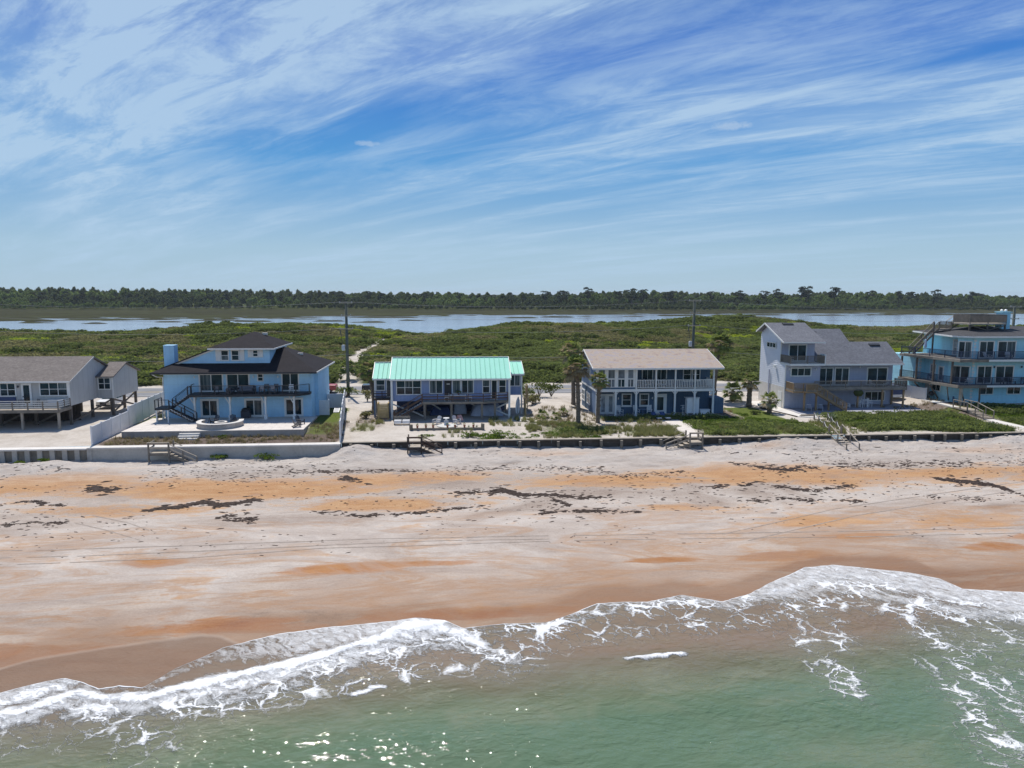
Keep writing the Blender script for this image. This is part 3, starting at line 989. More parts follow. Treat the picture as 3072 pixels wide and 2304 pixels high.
L(t, nw.outputs['Color'], sb.inputs[0]); L(t, sb.outputs[0], wv.inputs[0])
ad = N(t, 'ShaderNodeVectorMath', operation='ADD')
L(t, v, ad.inputs[0]); L(t, wv.outputs[0], ad.inputs[1])


def warped(scale, rot):
    mp = N(t, 'ShaderNodeMapping', ins={'Rotation': (0, 0, rot)})
    L(t, ad.outputs[0], mp.inputs[0])
    m2 = N(t, 'ShaderNodeMapping', ins={'Scale': scale})
    L(t, mp.outputs[0], m2.inputs[0])
    return m2.outputs[0]


def vor(scale, sc, rot):
    n = N(t, 'ShaderNodeTexVoronoi', feature='DISTANCE_TO_EDGE', ins={'Scale': scale})
    L(t, warped(sc, rot), n.inputs['Vector'])
    return n.outputs['Distance']


# dense foam: churned white crests
a_d, a_f, a_l = attr(t, 'foam'), attr(t, 'film'), attr(t, 'lace')
nd = noise(t, warped((0.7, 1.3, 0), 0.45), 2.2, 7.0, 0.72)
nd2 = noise(t, v, 9.0, 4.0, 0.7)
kd = math_node(t, 'ADD', a_d, math_node(t, 'MULTIPLY', math_node(t, 'SUBTRACT', nd, 0.5), 2.1))
kd = math_node(t, 'ADD', kd, math_node(t, 'MULTIPLY', math_node(t, 'SUBTRACT', nd2, 0.5), 0.5))
m_d = math_node(t, 'MULTIPLY', ramp(t, kd, [(0.34, 0.0), (0.56, 0.6), (0.85, 1.0)]), ramp(t, a_d, [(0.02, 0.0), (0.25, 1.0)]))
# spent film: mottled, drawn out by the backwash
nf = noise(t, warped((0.55, 1.6, 0), 0.75), 2.4, 8.0, 0.68)
kf = math_node(t, 'ADD', math_node(t, 'MULTIPLY', a_f, 0.62), math_node(t, 'SUBTRACT', nf, 0.5))
m_f = math_node(t, 'MULTIPLY', ramp(t, kf, [(0.25, 0.0), (0.38, 0.42), (0.58, 0.9)]), ramp(t, a_f, [(0.03, 0.0), (0.35, 1.0)]))
# laces: thin broken cell walls
v1, v2 = vor(0.62, (0.8, 1.25, 0), 0.9), vor(1.5, (0.8, 1.2, 0), 0.3)
patch = noise(t, v, 0.55, 4.0, 0.6)
wl_ = math_node(t, 'MULTIPLY', a_l, ramp(t, patch, [(0.36, 0.1), (0.6, 1.0)]))
e1 = math_node(t, 'SUBTRACT', math_node(t, 'MULTIPLY', wl_, 0.13), v1)
e2 = math_node(t, 'SUBTRACT', math_node(t, 'MULTIPLY', wl_, 0.115), v2)
thin = ramp(t, math_node(t, 'ADD', math_node(t, 'MAXIMUM', e1, e2), math_node(t, 'MULTIPLY', math_node(t, 'SUBTRACT', nd2, 0.5), 0.05)), [(-0.01, 0.0), (0.05, 0.95)])
m_l = math_node(t, 'MULTIPLY', thin, ramp(t, a_l, [(0.03, 0.0), (0.25, 1.0)]))
fm = math_node(t, 'MAXIMUM', math_node(t, 'MAXIMUM', m_d, m_f), m_l)
fm = math_node(t, 'MAXIMUM', fm, ramp(t, math_node(t, 'ADD', attr(t, 'rim'), math_node(t, 'MULTIPLY', math_node(t, 'SUBTRACT', nd, 0.5), 0.7)), [(0.35, 0.0), (0.75, 1.0)]), clamp=True)
# aerated water round the foam is paler
wcol = mixc(t, math_node(t, 'MULTIPLY', math_node(t, 'MAXIMUM', a_d, a_l), 0.30, clamp=True), wcol, (0.27, 0.26, 0.20))
L(t, mixc(t, fm, wcol, (0.78, 0.79, 0.80)), b.inputs['Base Color'])
L(t, ramp(t, fm, [(0.0, 0.035), (0.5, 0.5), (1.0, 0.8)]), b.inputs['Roughness'])
b.inputs['IOR'].default_value = 1.33
r1 = noise(t, pos(t, (0.5, 1, 1), 0.3), 1.1, 2.5, 0.55, 0.5)
r2 = noise(t, pos(t, (0.6, 1, 1), -0.4), 3.0, 2.0, 0.55, 0.3)
gust = ramp(t, noise(t, pos(t, (0.6, 1, 1), 0.5), 0.33, 3.0, 0.6), [(0.36, 0.35), (0.60, 1.0)])
hh = math_node(t, 'ADD', math_node(t, 'MULTIPLY', r1, 0.55), math_node(t, 'MULTIPLY', r2, math_node(t, 'MULTIPLY', gust, 0.42)))
hh = math_node(t, 'MULTIPLY', hh, attr(t, 'chop'))
hh = math_node(t, 'ADD', hh, math_node(t, 'MULTIPLY', fm, math_node(t, 'ADD', 0.12, math_node(t, 'MULTIPLY', nd, 0.35))))
bump(t, b, hh, 1.0, 0.30)

BORE = [(-40, 28.6), (-30, 29.6), (-21.49, 30.9), (-20.04, 31.6), (-18.71, 32.2), (-17.63, 33.0), (-15.85, 32.3), (-13.97, 32.6), (-12.1, 33.3), (-9.62, 34.5), (-7.55, 35.4), (-5.3, 36.2), (-3.46, 37.3), (-2.01, 38.4), (-0.71, 38.55)]
BORE2 = [(-16, 31.3), (-11, 32.0), (-8, 33.2), (-4.2, 35.3), (-1.0, 36.6), (1.2, 36.2), (3.0, 34.4)]
RIGHTF = [(19.6, 40.6), (21.5, 41.3), (23.5, 42.4), (26, 42.3), (28.3, 41.2), (30.2, 40.0), (32.2, 38.6), (35.0, 37.6), (40, 37.0), (50, 38), (65, 37)]
RIGHTF2 = [(21, 40.0), (23.0, 40.8), (25.3, 40.6), (27.4, 39.2), (29.4, 37.9), (32.0, 37.0), (36.0, 35.6)]
CEN = [(0.83, 37.4), (3.09, 37.4), (5.69, 37.5), (8.33, 39.1), (11.6, 39.6), (14.1, 40.2), (16.11, 39.4), (18.74, 40.2)]
LACE = [[(20.2, 38.8), (19.5, 36.5), (19.33, 34.43), (18.83, 31.68), (18.83, 30.43)], [(21.8, 39.2), (21.3, 36.5), (20.9, 34.5)], [(26.1, 37.4), (26.37, 34.37), (25.75, 32.46), (25.57, 30.28), (26.38, 28.64)],
        [(28.78, 36.0), (28.38, 33.2), (28.66, 31.31)], [(24.22, 30.39), (23.65, 28.13), (22.87, 25.55), (22.55, 23.4)], [(27, 31), (26.0, 28.4), (25.3, 25)], [(30, 36.2), (31, 33.2), (31.5, 30)], [(-14.4, 31.5), (-13.4, 29.7), (-12.6, 28.4)]]
BREAK = [[(9.1, 33.95), (10.15, 34.2), (12.1, 34.33)], [(-4.6, 32.0), (-3.3, 32.45)]]


def line_w(X, Y, pts, w):
    return np.exp(-(dist_poly(X, Y, pts) / w) ** 2)


def sea_fields(X, Y):
    V = edge_y(X) - Y                     # metres offshore from the edge of the swash
    wob = 0.9 * (fbm(X * 0.45, Y * 0.45, 61) - 0.5) + 0.35 * (fbm(X * 1.6, Y * 1.6, 62) - 0.5)
    XX, YY = X + wob, Y + 1.1 * (fbm(X * 0.5, Y * 0.5, 63) - 0.5) + 0.35 * (fbm(X * 1.7, Y * 1.7, 64) - 0.5)
    rim_w = 0.03 + 0.16 * fbm(X * 0.5, X * 0 + 2.0, 66) ** 1.5
    rim = np.exp(-(V / rim_w) ** 2)
    reach = np.interp(X, [-60, -24, -15, -9, -1, 1.5, 8, 13, 18, 20, 24, 30, 36, 60], [2.0, 2.2, 0.8, 3.4, 1.6, 0.9, 0.9, 1.2, 1.3, 2.6, 4.0, 3.9, 3.6, 3.2])
    fs = np.interp(X, [-60, -24, -15, -11, -8, -1, 1.5, 8, 14, 18, 20, 30, 36, 60], [0.9, 0.9, 0.4, 0.6, 0.75, 0.8, 0.35, 0.45, 0.6, 0.62, 0.72, 0.78, 0.8, 0.8])
    film = fs * np.exp(-(np.maximum(V, 0) / reach) ** 4)
    film = np.maximum(film, 0.80 * line_w(XX, YY, RIGHTF, 1.3))
    film = np.maximum(film, 0.66 * line_w(XX, YY, RIGHTF2, 1.2))
    film = np.maximum(film, 0.70 * line_w(XX, YY, BORE, 1.0))
    d1 = dist_poly(XX, YY, BORE)
    F = 1.10 * np.exp(-(d1 / 0.60) ** 2)
    F = np.maximum(F, 0.74 * line_w(XX, YY, [(x, y - 0.9) for x, y in BORE], 0.85))
    F = np.maximum(F, 0.52 * line_w(XX, YY, BORE2, 1.1))
    F = np.maximum(F, 0.85 * line_w(XX, YY, [(-45, 29.6), (-30, 30.6), (-22, 32.0), (-20, 33.0), (-18.8, 33.7)], 0.9))
    F = np.maximum(F, 0.95 * line_w(XX, YY, [(-3.4, 37.3), (-1.5, 38.1), (0.5, 37.4), (1.5, 36.3)], 0.55))
    F = np.maximum(F, 0.55 * line_w(XX, YY, RIGHTF, 0.8))
    F = np.maximum(F, 0.60 * line_w(XX, YY, [(27.5, 39.2), (30, 37.8), (33, 36.8), (37, 36)], 0.8))
    F = np.maximum(F, 0.45 * line_w(XX, YY, CEN, 0.35))
    for l in BREAK:
        F = np.maximum(F, 1.0 * line_w(X + 0.3 * wob, Y + 0.22 * (fbm(X * 2.0, Y * 0.5, 67) - 0.5) * 2, l, 0.17 + 0.12 * fbm(X * 1.8, Y * 0 + 1, 68)))
    lace = 0.95 * line_w(XX, YY, CEN, 1.2)
    lace = np.maximum(lace, 0.5 * line_w(XX, YY, [(4, 36), (9, 36.8), (14, 37.6), (19, 37.6)], 1.5))
    lace = np.maximum(lace, 0.8 * line_w(XX, YY, BORE2, 1.7))
    lace = np.maximum(lace, 0.55 * line_w(XX, YY, [(-20, 29.6), (-14, 30.4), (-9, 31.8), (-4, 33.6), (1, 34.2)], 1.3))
    lace = np.maximum(lace, 0.9 * line_w(XX, YY, RIGHTF2, 2.4))
    for l in LACE:
        lace = np.maximum(lace, 0.66 * line_w(XX, YY, l, 1.25))
    lace = np.maximum(lace, 0.8 * gauss(XX, YY, 25.6, 31.4, 2.0, 2.4))
    lace = np.maximum(lace, 0.9 * gauss(XX, YY, 19.2, 32.0, 1.2, 0.8))
    mod = 0.8 + 0.4 * fbm(X * 0.35, Y * 0.6, 65)
    F, lace = F * mod, lace * mod
    clr = np.interp(X, [-60, -18, -11.4, -3.75, 2.66, 9.42, 16.95, 21.9, 31.4, 60], [27.0, 28.2, 29.6, 30.9, 31.9, 32.3, 32.9, 33.2, 34.6, 34.6])
    D = np.clip(0.5 + (clr - Y) / 7.0, 0, 1) * smooth(0.0, 1.2, V)
    D = np.minimum(D, 0.06 + 0.16 * V)
    chop = np.clip(0.10 + 0.9 * smooth(1.0, 7.0, V) - 0.2 * np.clip(F, 0, 1), 0.03, 1)
    bz = beach_z(X, Y)
    wave = 0.06 * np.sin((Y + 0.18 * X + 2.4 * fbm(X * 0.06, Y * 0.06, 70)) * 1.15) * smooth(3, 9, V) \
        + 0.10 * np.sin((Y * 0.42 - 0.12 * X + 3.0 * fbm(X * 0.05, Y * 0.05, 71))) * smooth(4, 12, V) + 0.05 * (fbm(X * 0.8, Y * 0.8, 72) - 0.5) * smooth(2, 6, V)
    Zw = np.maximum(0.02 + wave, bz + 0.010 + 0.018 * smooth(0.0, 0.15, V) + 0.035 * np.clip(F, 0, 1.3) * smooth(0.0, 0.3, V))
    lump = 0.4 + 1.2 * fbm(X * 1.5, Y * 1.5, 74)
    Zw = Zw + 0.09 * np.exp(-(d1 / 0.45) ** 2) * smooth(0.1, 0.6, V) * lump + 0.12 * line_w(X, Y, BREAK[0], 0.3) * lump
    Zw = Zw + 0.07 * np.clip(F, 0, 1) * (fbm(X * 2.6, Y * 2.6, 73) - 0.5) * smooth(0.3, 1.0, V)
    return {'foam': F, 'film': film, 'lace': lace, 'rim': rim, 'depth': D, 'chop': chop}, Zw


xs = np.concatenate([-np.geomspace(52, 3000, 18)[::-1], np.arange(-50, 64, 0.14), np.geomspace(66, 3000, 18)])
vv = np.concatenate([np.arange(0, 1, 0.05), np.arange(1, 8, 0.10), np.arange(8, 24, 0.2), np.geomspace(24.4, 3000, 36)])
Xs, Vg = np.meshgrid(xs, vv)
Ys = edge_y(Xs) - Vg
AT, Zs = sea_fields(Xs, Ys)
sea = grid_mesh('sea', Xs[::-1], Ys[::-1], Zs[::-1], 'sea_water', {k: q[::-1] for k, q in AT.items()})
tag(sea, 'green sea turning sandy brown in the foaming shallows', 'sea', kind='structure')

# ------------------------------------------------------------------ river and marsh
m, t, b, o = new_mat('river_water')
v = pos(t, (0.25, 1, 1))
L(t, ramp(t, noise(t, v, 0.03, 3.0), [(0.35, (0.20, 0.25, 0.32)), (0.65, (0.27, 0.32, 0.39))]), b.inputs['Base Color'])
b.inputs['Roughness'].default_value = 0.16
b.inputs['IOR'].default_value = 1.33
bump(t, b, noise(t, pos(t, (0.5, 1, 1)), 0.9, 4.0), 0.12, 0.2)
X, Y = np.meshgrid(np.linspace(-4000, 4000, 41), np.linspace(262, 862, 13))
river = grid_mesh('river', X, Y, 0.30 + 0 * X, 'river_water')
tag(river, 'pale blue tidal river behind the dunes', 'river', kind='structure')

m, t, b, o = new_mat('marsh_grass')
v = pos(t, (0.22, 1, 1))
n = noise(t, v, 0.035, 6.0, 0.68)
n2 = noise(t, pos(t, (0.4, 1, 1)), 0.12, 5.0, 0.65)
L(t, ramp(t, math_node(t, 'ADD', math_node(t, 'MULTIPLY', n, 0.6), math_node(t, 'MULTIPLY', n2, 0.4)),
          [(0.36, (0.030, 0.030, 0.020)), (0.5, (0.048, 0.050, 0.030)), (0.58, (0.055, 0.062, 0.032)), (0.68, (0.078, 0.070, 0.045))]), b.inputs['Base Color'])
b.inputs['Roughness'].default_value = 1.0
b.inputs['Specular IOR Level'].default_value = 0.0
X, Y = np.meshgrid(np.arange(-760, 1000, 3.5), np.concatenate([np.arange(345, 560, 3.0), np.arange(560, 870, 4.5)]))
far_edge = np.interp(X, [-760, -330, -200, -120, -60, 10, 90, 160, 260, 420, 1000], [455, 475, 505, 520, 545, 590, 610, 630, 640, 650, 660])
mz = (Y - far_edge) / 85.0 + 2.3 * (fbm(X * 0.020, Y * 0.035, 81, 5, 0.6) - 0.5) + 1.7 * (fbm(X * 0.05, Y * 0.09, 82) - 0.50)
ISLETS = [(-210, 440, 14, 5), (-176, 462, 16, 5), (-150, 436, 12, 4), (-128, 470, 13, 4), (-100, 448, 15, 5), (-78, 474, 12, 4), (-52, 455, 18, 5), (-30, 488, 13, 5), (0, 505, 20, 6), (28, 520, 12, 5), (55, 535, 16, 5),
          (84, 552, 12, 5), (112, 565, 18, 6), (150, 570, 12, 5), (190, 590, 20, 6), (235, 600, 14, 6), (280, 610, 18, 6), (-250, 452, 18, 5), (-290, 440, 16, 5), (330, 600, 16, 6), (390, 610, 20, 6)]
for (ix, iy, iw, ih) in ISLETS:
    mz = mz + 1.5 * gauss(X + 6 * (vnoise(X * 0.08, Y * 0.1, 84) - 0.5), Y, ix, iy, iw, ih)
mz = mz + 2.0 * smooth(690, 735, Y)
mz = np.clip(mz * 1.6, -1.2, 1.0) + 0.10 + 0.25 * (vnoise(X * 0.2, Y * 0.2, 83) - 0.5) * (mz > 0)
marsh = grid_mesh('marsh', X, Y, mz, 'marsh_grass')
tag(marsh, 'brown salt marsh flats and grassy islets along the river', 'marsh', kind='structure')

# ------------------------------------------------------------------ road
X, Y = np.meshgrid(np.array([-1200, -200, -60, 0, 60, 200, 1200.0]), np.array([107.2, 109, 112, 115, 116.8]))
road = grid_mesh('road', X, Y, 3.66 + 0.0 * X, 'asphalt')
tag(road, 'grey two lane coast road behind the houses', 'road', kind='structure')
rz = 3.666
for nm, y0, y1, mm in (('edge_line', 107.75, 107.9, 'road_white'), ('edge_line', 116.0, 116.15, 'road_white'), ('centre_line', 111.85, 111.96, 'road_yellow'), ('centre_line', 112.08, 112.19, 'road_yellow')):
    box(nm, road, -600, 600, y0, y1, rz, rz + 0.004, mm)

# ------------------------------------------------------------------ scattering (stuff only)
def scatter(name, label, cat, pts, scl, proto, rot=None, tilt=0.0):
    pts = np.asarray(pts, float)
    n = len(pts)
    me = bpy.data.meshes.new(name)
    me.vertices.add(n)
    me.vertices.foreach_set('co', pts.astype(np.float32).ravel())
    a = me.attributes.new('scl', 'FLOAT_VECTOR', 'POINT')
    s = np.asarray(scl, float)
    if s.ndim == 1:
        s = np.stack([s, s, s], -1)
    a.data.foreach_set('vector', s.astype(np.float32).ravel())
    a = me.attributes.new('rot', 'FLOAT_VECTOR', 'POINT')
    rt = np.zeros((n, 3))
    rt[:, 2] = RNG.uniform(0, 6.28, n)
    rt[:, 0] = RNG.normal(0, tilt, n)
    a.data.foreach_set('vector', rt.astype(np.float32).ravel())
    o = link(name, me)
    ng = bpy.data.node_groups.new(name, 'GeometryNodeTree')
    ng.interface.new_socket('Geometry', in_out='INPUT', socket_type='NodeSocketGeometry')
    ng.interface.new_socket('Geometry', in_out='OUTPUT', socket_type='NodeSocketGeometry')
    gi, go = ng.nodes.new('NodeGroupInput'), ng.nodes.new('NodeGroupOutput')
    iop = ng.nodes.new('GeometryNodeInstanceOnPoints')
    oi = ng.nodes.new('GeometryNodeObjectInfo')
    oi.inputs['Object'].default_value = proto
    oi.inputs['As Instance'].default_value = False
    na = ng.nodes.new('GeometryNodeInputNamedAttribute'); na.data_type = 'FLOAT_VECTOR'; na.inputs['Name'].default_value = 'scl'
    nr = ng.nodes.new('GeometryNodeInputNamedAttribute'); nr.data_type = 'FLOAT_VECTOR'; nr.inputs['Name'].default_value = 'rot'
    e2r = ng.nodes.new('FunctionNodeEulerToRotation')
    ng.links.new(gi.outputs[0], iop.inputs['Points'])
    ng.links.new(oi.outputs['Geometry'], iop.inputs['Instance'])
    ng.links.new(na.outputs['Attribute'], iop.inputs['Scale'])
    ng.links.new(nr.outputs['Attribute'], e2r.inputs[0])
    ng.links.new(e2r.outputs[0], iop.inputs['Rotation'])
    ng.links.new(iop.outputs[0], go.inputs[0])
    md = o.modifiers.new('scatter', 'NODES')
    md.node_group = ng
    tag(o, label, cat, kind='stuff')
    return o


def proto(name, me):
    return bpy.data.objects.new(name, me)


def leaf_cloud(n, lobes, size, seed, stretch=1.0):
    """leaf-sized quads spread through several lobes (x, y, z, rx, ry, rz)"""
    g = np.random.default_rng(seed)
    vs, fs = [], []
    w = np.array([l[3] * l[4] * l[5] for l in lobes]) ** 0.67
    pick = g.choice(len(lobes), n, p=w / w.sum())
    for i in range(n):
        l = lobes[pick[i]]
        dv = g.normal(size=3)
        dv /= np.linalg.norm(dv)
        if dv[2] < -0.45:
            dv[2] *= -0.6
        rad = 0.62 + 0.43 * g.random() ** 0.6
        p = np.array([l[0] + dv[0] * l[3] * rad, l[1] + dv[1] * l[4] * rad, max(0.02, l[2] + dv[2] * l[5] * rad)])
        nn = dv * 0.8 + g.normal(size=3) * 0.75 + np.array([0, 0, 0.35])
        nn /= np.linalg.norm(nn)
        a = np.cross(nn, g.normal(size=3))
        a /= np.linalg.norm(a)
        bb = np.cross(nn, a)
        s = size * g.uniform(0.55, 1.35)
        k = len(vs)
        vs += [tuple(p - a * s), tuple(p + bb * s * 0.55 * stretch), tuple(p + a * s), tuple(p - bb * s * 0.55 * stretch)]
        fs.append((k, k + 1, k + 2, k + 3))
    return vs, fs


def bush_proto(name, mat, n, size, seed, flat=0.7, k=5):
    g = np.random.default_rng(seed)
    lobes = []
    for i in range(k):
        a = g.uniform(0, 6.28)
        rr_ = g.uniform(0, 0.62)
        q = g.uniform(0.42, 0.68)
        lobes.append((rr_ * math.cos(a), rr_ * math.sin(a), flat * g.uniform(0.25, 0.75), q, q, q * flat))
    vs, fs = leaf_cloud(n, lobes, size, seed)
    return proto(name, mesh_from(name, vs, fs, mat))


# ---- scrub thicket between road and river
gx, gy = np.meshgrid(np.arange(-260, 330, 1.75), np.arange(121.5, 332, 1.85))
px_ = (gx + RNG.uniform(-0.85, 0.85, gx.shape)).ravel()
py_ = (gy + RNG.uniform(-0.85, 0.85, gx.shape)).ravel()
# keep what the camera's wedge (with a margin) can see
ang = np.degrees(np.arctan2(px_, py_))
keep = (ang > -38) & (ang < 48)
keep &= ~((dist_poly(px_, py_, track) < 1.9) & (py_ < 212))
keep &= ~((py_ < 123) & (RNG.random(px_.shape) < 0.3))
zz = land_z(px_, py_)
keep &= zz > 0.35
px_, py_, zz = px_[keep], py_[keep], zz[keep]
nz1 = fbm(px_ * 0.05, py_ * 0.075, 101)
nz2 = fbm(px_ * 0.11, py_ * 0.16, 102)
nz3 = fbm(px_ * 0.06 + 9, py_ * 0.14, 103)
size = 1.0 + 1.0 * fbm(px_ * 0.08, py_ * 0.1, 104) + 0.5 * RNG.random(px_.shape)
low_zone = np.exp(-((py_ - 165) / 16.0) ** 2) * (px_ > -5)
size *= (1 - 0.45 * low_zone)
kind = np.zeros(len(px_), int)
kind[nz1 > 0.53] = 2
kind[nz2 > 0.635] = 1
kind[(low_zone > 0.35) & (nz1 < 0.6)] = 0
kind[(nz3 > 0.70) & (RNG.random(px_.shape) < 0.6)] = 3
kind[(py_ < 128) & (RNG.random(px_.shape) < 0.65)] = 1
size[kind == 1] *= 1.15
hz = np.where(kind == 1, 0.74, np.where(kind == 2, 0.6, 0.54))
defs = [('scrub', 'scrub_green', 'dense green scrub covering the dunes behind the road'), ('dark_scrub', 'scrub_dark', 'dark green thickets of taller scrub among the dunes'),
        ('olive_scrub', 'scrub_olive', 'brownish olive scrub patches on the dune ridges'), ('bright_scrub', 'scrub_bright', 'scattered yellow green shrubs in the dune scrub')]
for i, (nm, mt_, lb) in enumerate(defs):
    for var in range(2):
        pr = bush_proto(nm, mt_, 300, 0.135, 200 + i * 7 + var, 0.72, 7)
        sel = (kind == i) & ((np.arange(len(px_)) % 2) == var)
        s3 = np.stack([size[sel] * RNG.uniform(0.85, 1.2, sel.sum()), size[sel] * RNG.uniform(0.85, 1.2, sel.sum()), size[sel] * hz[sel] * RNG.uniform(0.8, 1.15, sel.sum())], -1)
        scatter(nm, lb + (', larger share' if var == 0 else ', smaller share'), 'scrub', np.stack([px_[sel], py_[sel], zz[sel] - 0.1], -1), s3, pr)


# ---- far forest
def oak_proto(name, mat, seed):
    g = np.random.default_rng(seed)
    lobes = []
    for i in range(9):
        a = g.uniform(0, 6.28)
        q = g.uniform(0, 0.7)
        r_ = g.uniform(0.25, 0.42)
        lobes.append((q * math.cos(a), q * math.sin(a), g.uniform(0.45, 1.15), r_, r_, r_ * 0.75))
    vs, fs = leaf_cloud(640, lobes, 0.12, seed)
    return proto(name, mesh_from(name, vs, fs, mat))


def pine_mesh(seed, n=300):
    """tall bare trunk with flat-topped clumps: returns trunk and crown arrays, height 1"""
    g = np.random.default_rng(seed)
    tr = MB()
    tr.tube([(0, 0, 0), (0.01, 0.01, 0.5), (0.0, 0.02, 0.86)], [0.016, 0.012, 0.006], 6)
    lobes = []
    for i in range(13):
        z = g.uniform(0.52, 0.97)
        rad = 0.20 * (1.15 - abs(z - 0.82) * 1.6)
        a = g.uniform(0, 6.28)
        x, y = rad * math.cos(a) * g.uniform(0.3, 1), rad * math.sin(a) * g.uniform(0.3, 1)
        tr.tube([(0, 0.015, z - 0.10), (x, y, z - 0.02)], [0.007, 0.003], 5)
        q = g.uniform(0.08, 0.13)
        lobes.append((x, y, z, q, q, q * 0.5))
    cr = leaf_cloud(int(n * 2.2), lobes, 0.032, seed + 1)
    return tr, cr


fx, fy = np.meshgrid(np.arange(-760, 1010, 7.5), np.array([792, 800, 808, 818, 830, 842, 856, 872, 890, 910, 935, 965, 1000.0]))
fx = (fx + RNG.uniform(-3.5, 3.5, fx.shape)).ravel()
fy = (fy + RNG.uniform(-4, 4, fy.shape)).ravel() - 58
edge_f = 742 + 40 * (fbm(fx * 0.006, fx * 0 + 0.5, 111) - 0.5) + np.interp(fx, [-760, -100, 100, 1000], [10, 10, -10, -14])
keep = fy > edge_f
fx, fy = fx[keep], fy[keep]
row = np.clip((fy - 742) / 160.0, 0, 1)
canopy = np.interp(fx, [-760, -480, -300, -150, -40, 60, 140, 230, 330, 420, 520, 610, 700, 1000], [21.5, 22.5, 21, 20, 18.5, 17.5, 18.5, 21, 19, 17, 21, 19.5, 16.5, 15])
hgt = (5.5 + 5.5 * np.clip(row * 2.2, 0, 1)) + (canopy - 11.5) * smooth(0.2, 0.85, row)
hgt *= RNG.uniform(0.78, 1.12, fx.shape)
rad = np.clip(hgt * 0.42, 3.5, 7.5) * RNG.uniform(0.9, 1.3, fx.shape)
lime = (fbm(fx * 0.012, fy * 0.02, 113) > 0.53) & (row < 0.75)
for i, (mt_, lb, nm) in enumerate((('forest_oak', 'dark far forest of oaks and pines beyond the marsh', 'far_forest'), ('forest_lime', 'fresher green trees mixed into the far forest', 'far_forest_green'))):
    sel = lime if i else ~lime
    sc = np.stack([rad[sel], rad[sel], hgt[sel] / 1.35], -1)
    scatter(nm, lb, 'forest', np.stack([fx[sel], fy[sel], np.full(sel.sum(), 1.0)], -1), sc, oak_proto(nm, mt_, 310 + i))

# ---- pines one can tell apart on the far skyline
pine_tr, pine_cr = [], []
for s_ in (3, 8, 15):
    tr_, cr_ = pine_mesh(400 + s_)
    pine_tr.append(mesh_from('trunk', tr_.v, tr_.f, 'bark'))
    pine_cr.append(mesh_from('crown', cr_[0], cr_[1], 'forest_pine'))
# azimuth direction is taken along the far bank: x position at y about 880
PX = [-468, -452, -410, -330, -262, -205, -140, -128, -96, -84, -30, 10, 52, 70, 118, 140, 166, 178, 205, 222, 246, 262, 275, 330, 352, 371, 392, 406, 420, 434, 447, 460, 472, 488, 540, 556, 604, 618, 660, 700]
PH = [24, 23, 24, 23, 23, 23, 25, 24, 24.5, 22.5, 21, 22.5, 21, 22, 22, 25, 26, 24, 25.5, 25, 24, 23.5, 22, 22.5, 23, 24.5, 25, 25.5, 27, 27.5, 27, 28, 28.5, 26, 25, 24.5, 25.5, 25, 23, 23]
for i, (x, h) in enumerate(zip(PX, PH)):
    y = 812 + 24 * math.sin(i * 2.3)
    x = x * 0.935
    p = link('pine_tree', None, None, (x, y, 1.0))
    tag(p, 'tall dark pine with a flat crown standing above the far forest skyline', 'pine tree', 'pines on the far skyline')
    s_ = (h - (3.0 if x < 100 else 1.3)) * random.uniform(0.9, 1.02)
    for nm, me in (('trunk', pine_tr[i % 3]), ('crown', pine_cr[i % 3])):
        c_ = bpy.data.objects.new(nm, me)
        COL.objects.link(c_)
        c_.parent = p
    wide = random.uniform(0.85, 1.3)
    p.scale = (s_ * wide, s_ * wide, s_)
    p.rotation_euler = (0, 0, random.uniform(0, 6.28))


# ------------------------------------------------------------------ palms
def frond(mb, base, direc, length, droop, width, nleaf, g, fold=0.35):
    """fan frond: stem, then leaflets radiating from its end"""
    direc = Vector(direc).normalized()
    upv = Vector((0, 0, 1))
    side = direc.cross(upv)
    if side.length < 0.05:
        side = Vector((1, 0, 0))
    side.normalize()
    stem = 0.48 * length
    p1 = Vector(base) + direc * stem
    p1.z -= droop * 0.18 * length
    n0 = side.cross(direc).normalized()
    w0 = 0.02
    mb.add([Vector(base) - side * w0, Vector(base) + side * w0, p1 + side * w0, p1 - side * w0], [(0, 1, 2, 3)])
    for i in range(nleaf):
        a = (i / (nleaf - 1) - 0.5) * 2 * 1.25
        dv = (direc * math.cos(a) + side * math.sin(a)).normalized()
        ll = length * (0.56 - 0.12 * abs(a)) * g.uniform(0.85, 1.1)
        q = p1 + dv * ll * 0.55 + n0 * fold * ll * 0.12
        e = p1 + dv * ll
        e.z -= droop * ll * (0.55 + 0.25 * abs(a))
        q.z -= droop * ll * 0.16
        ww = width * 0.5
        sd = dv.cross(n0).normalized() * ww
        mb.add([p1, q - sd, e, q + sd], [(0, 1, 2, 3)])


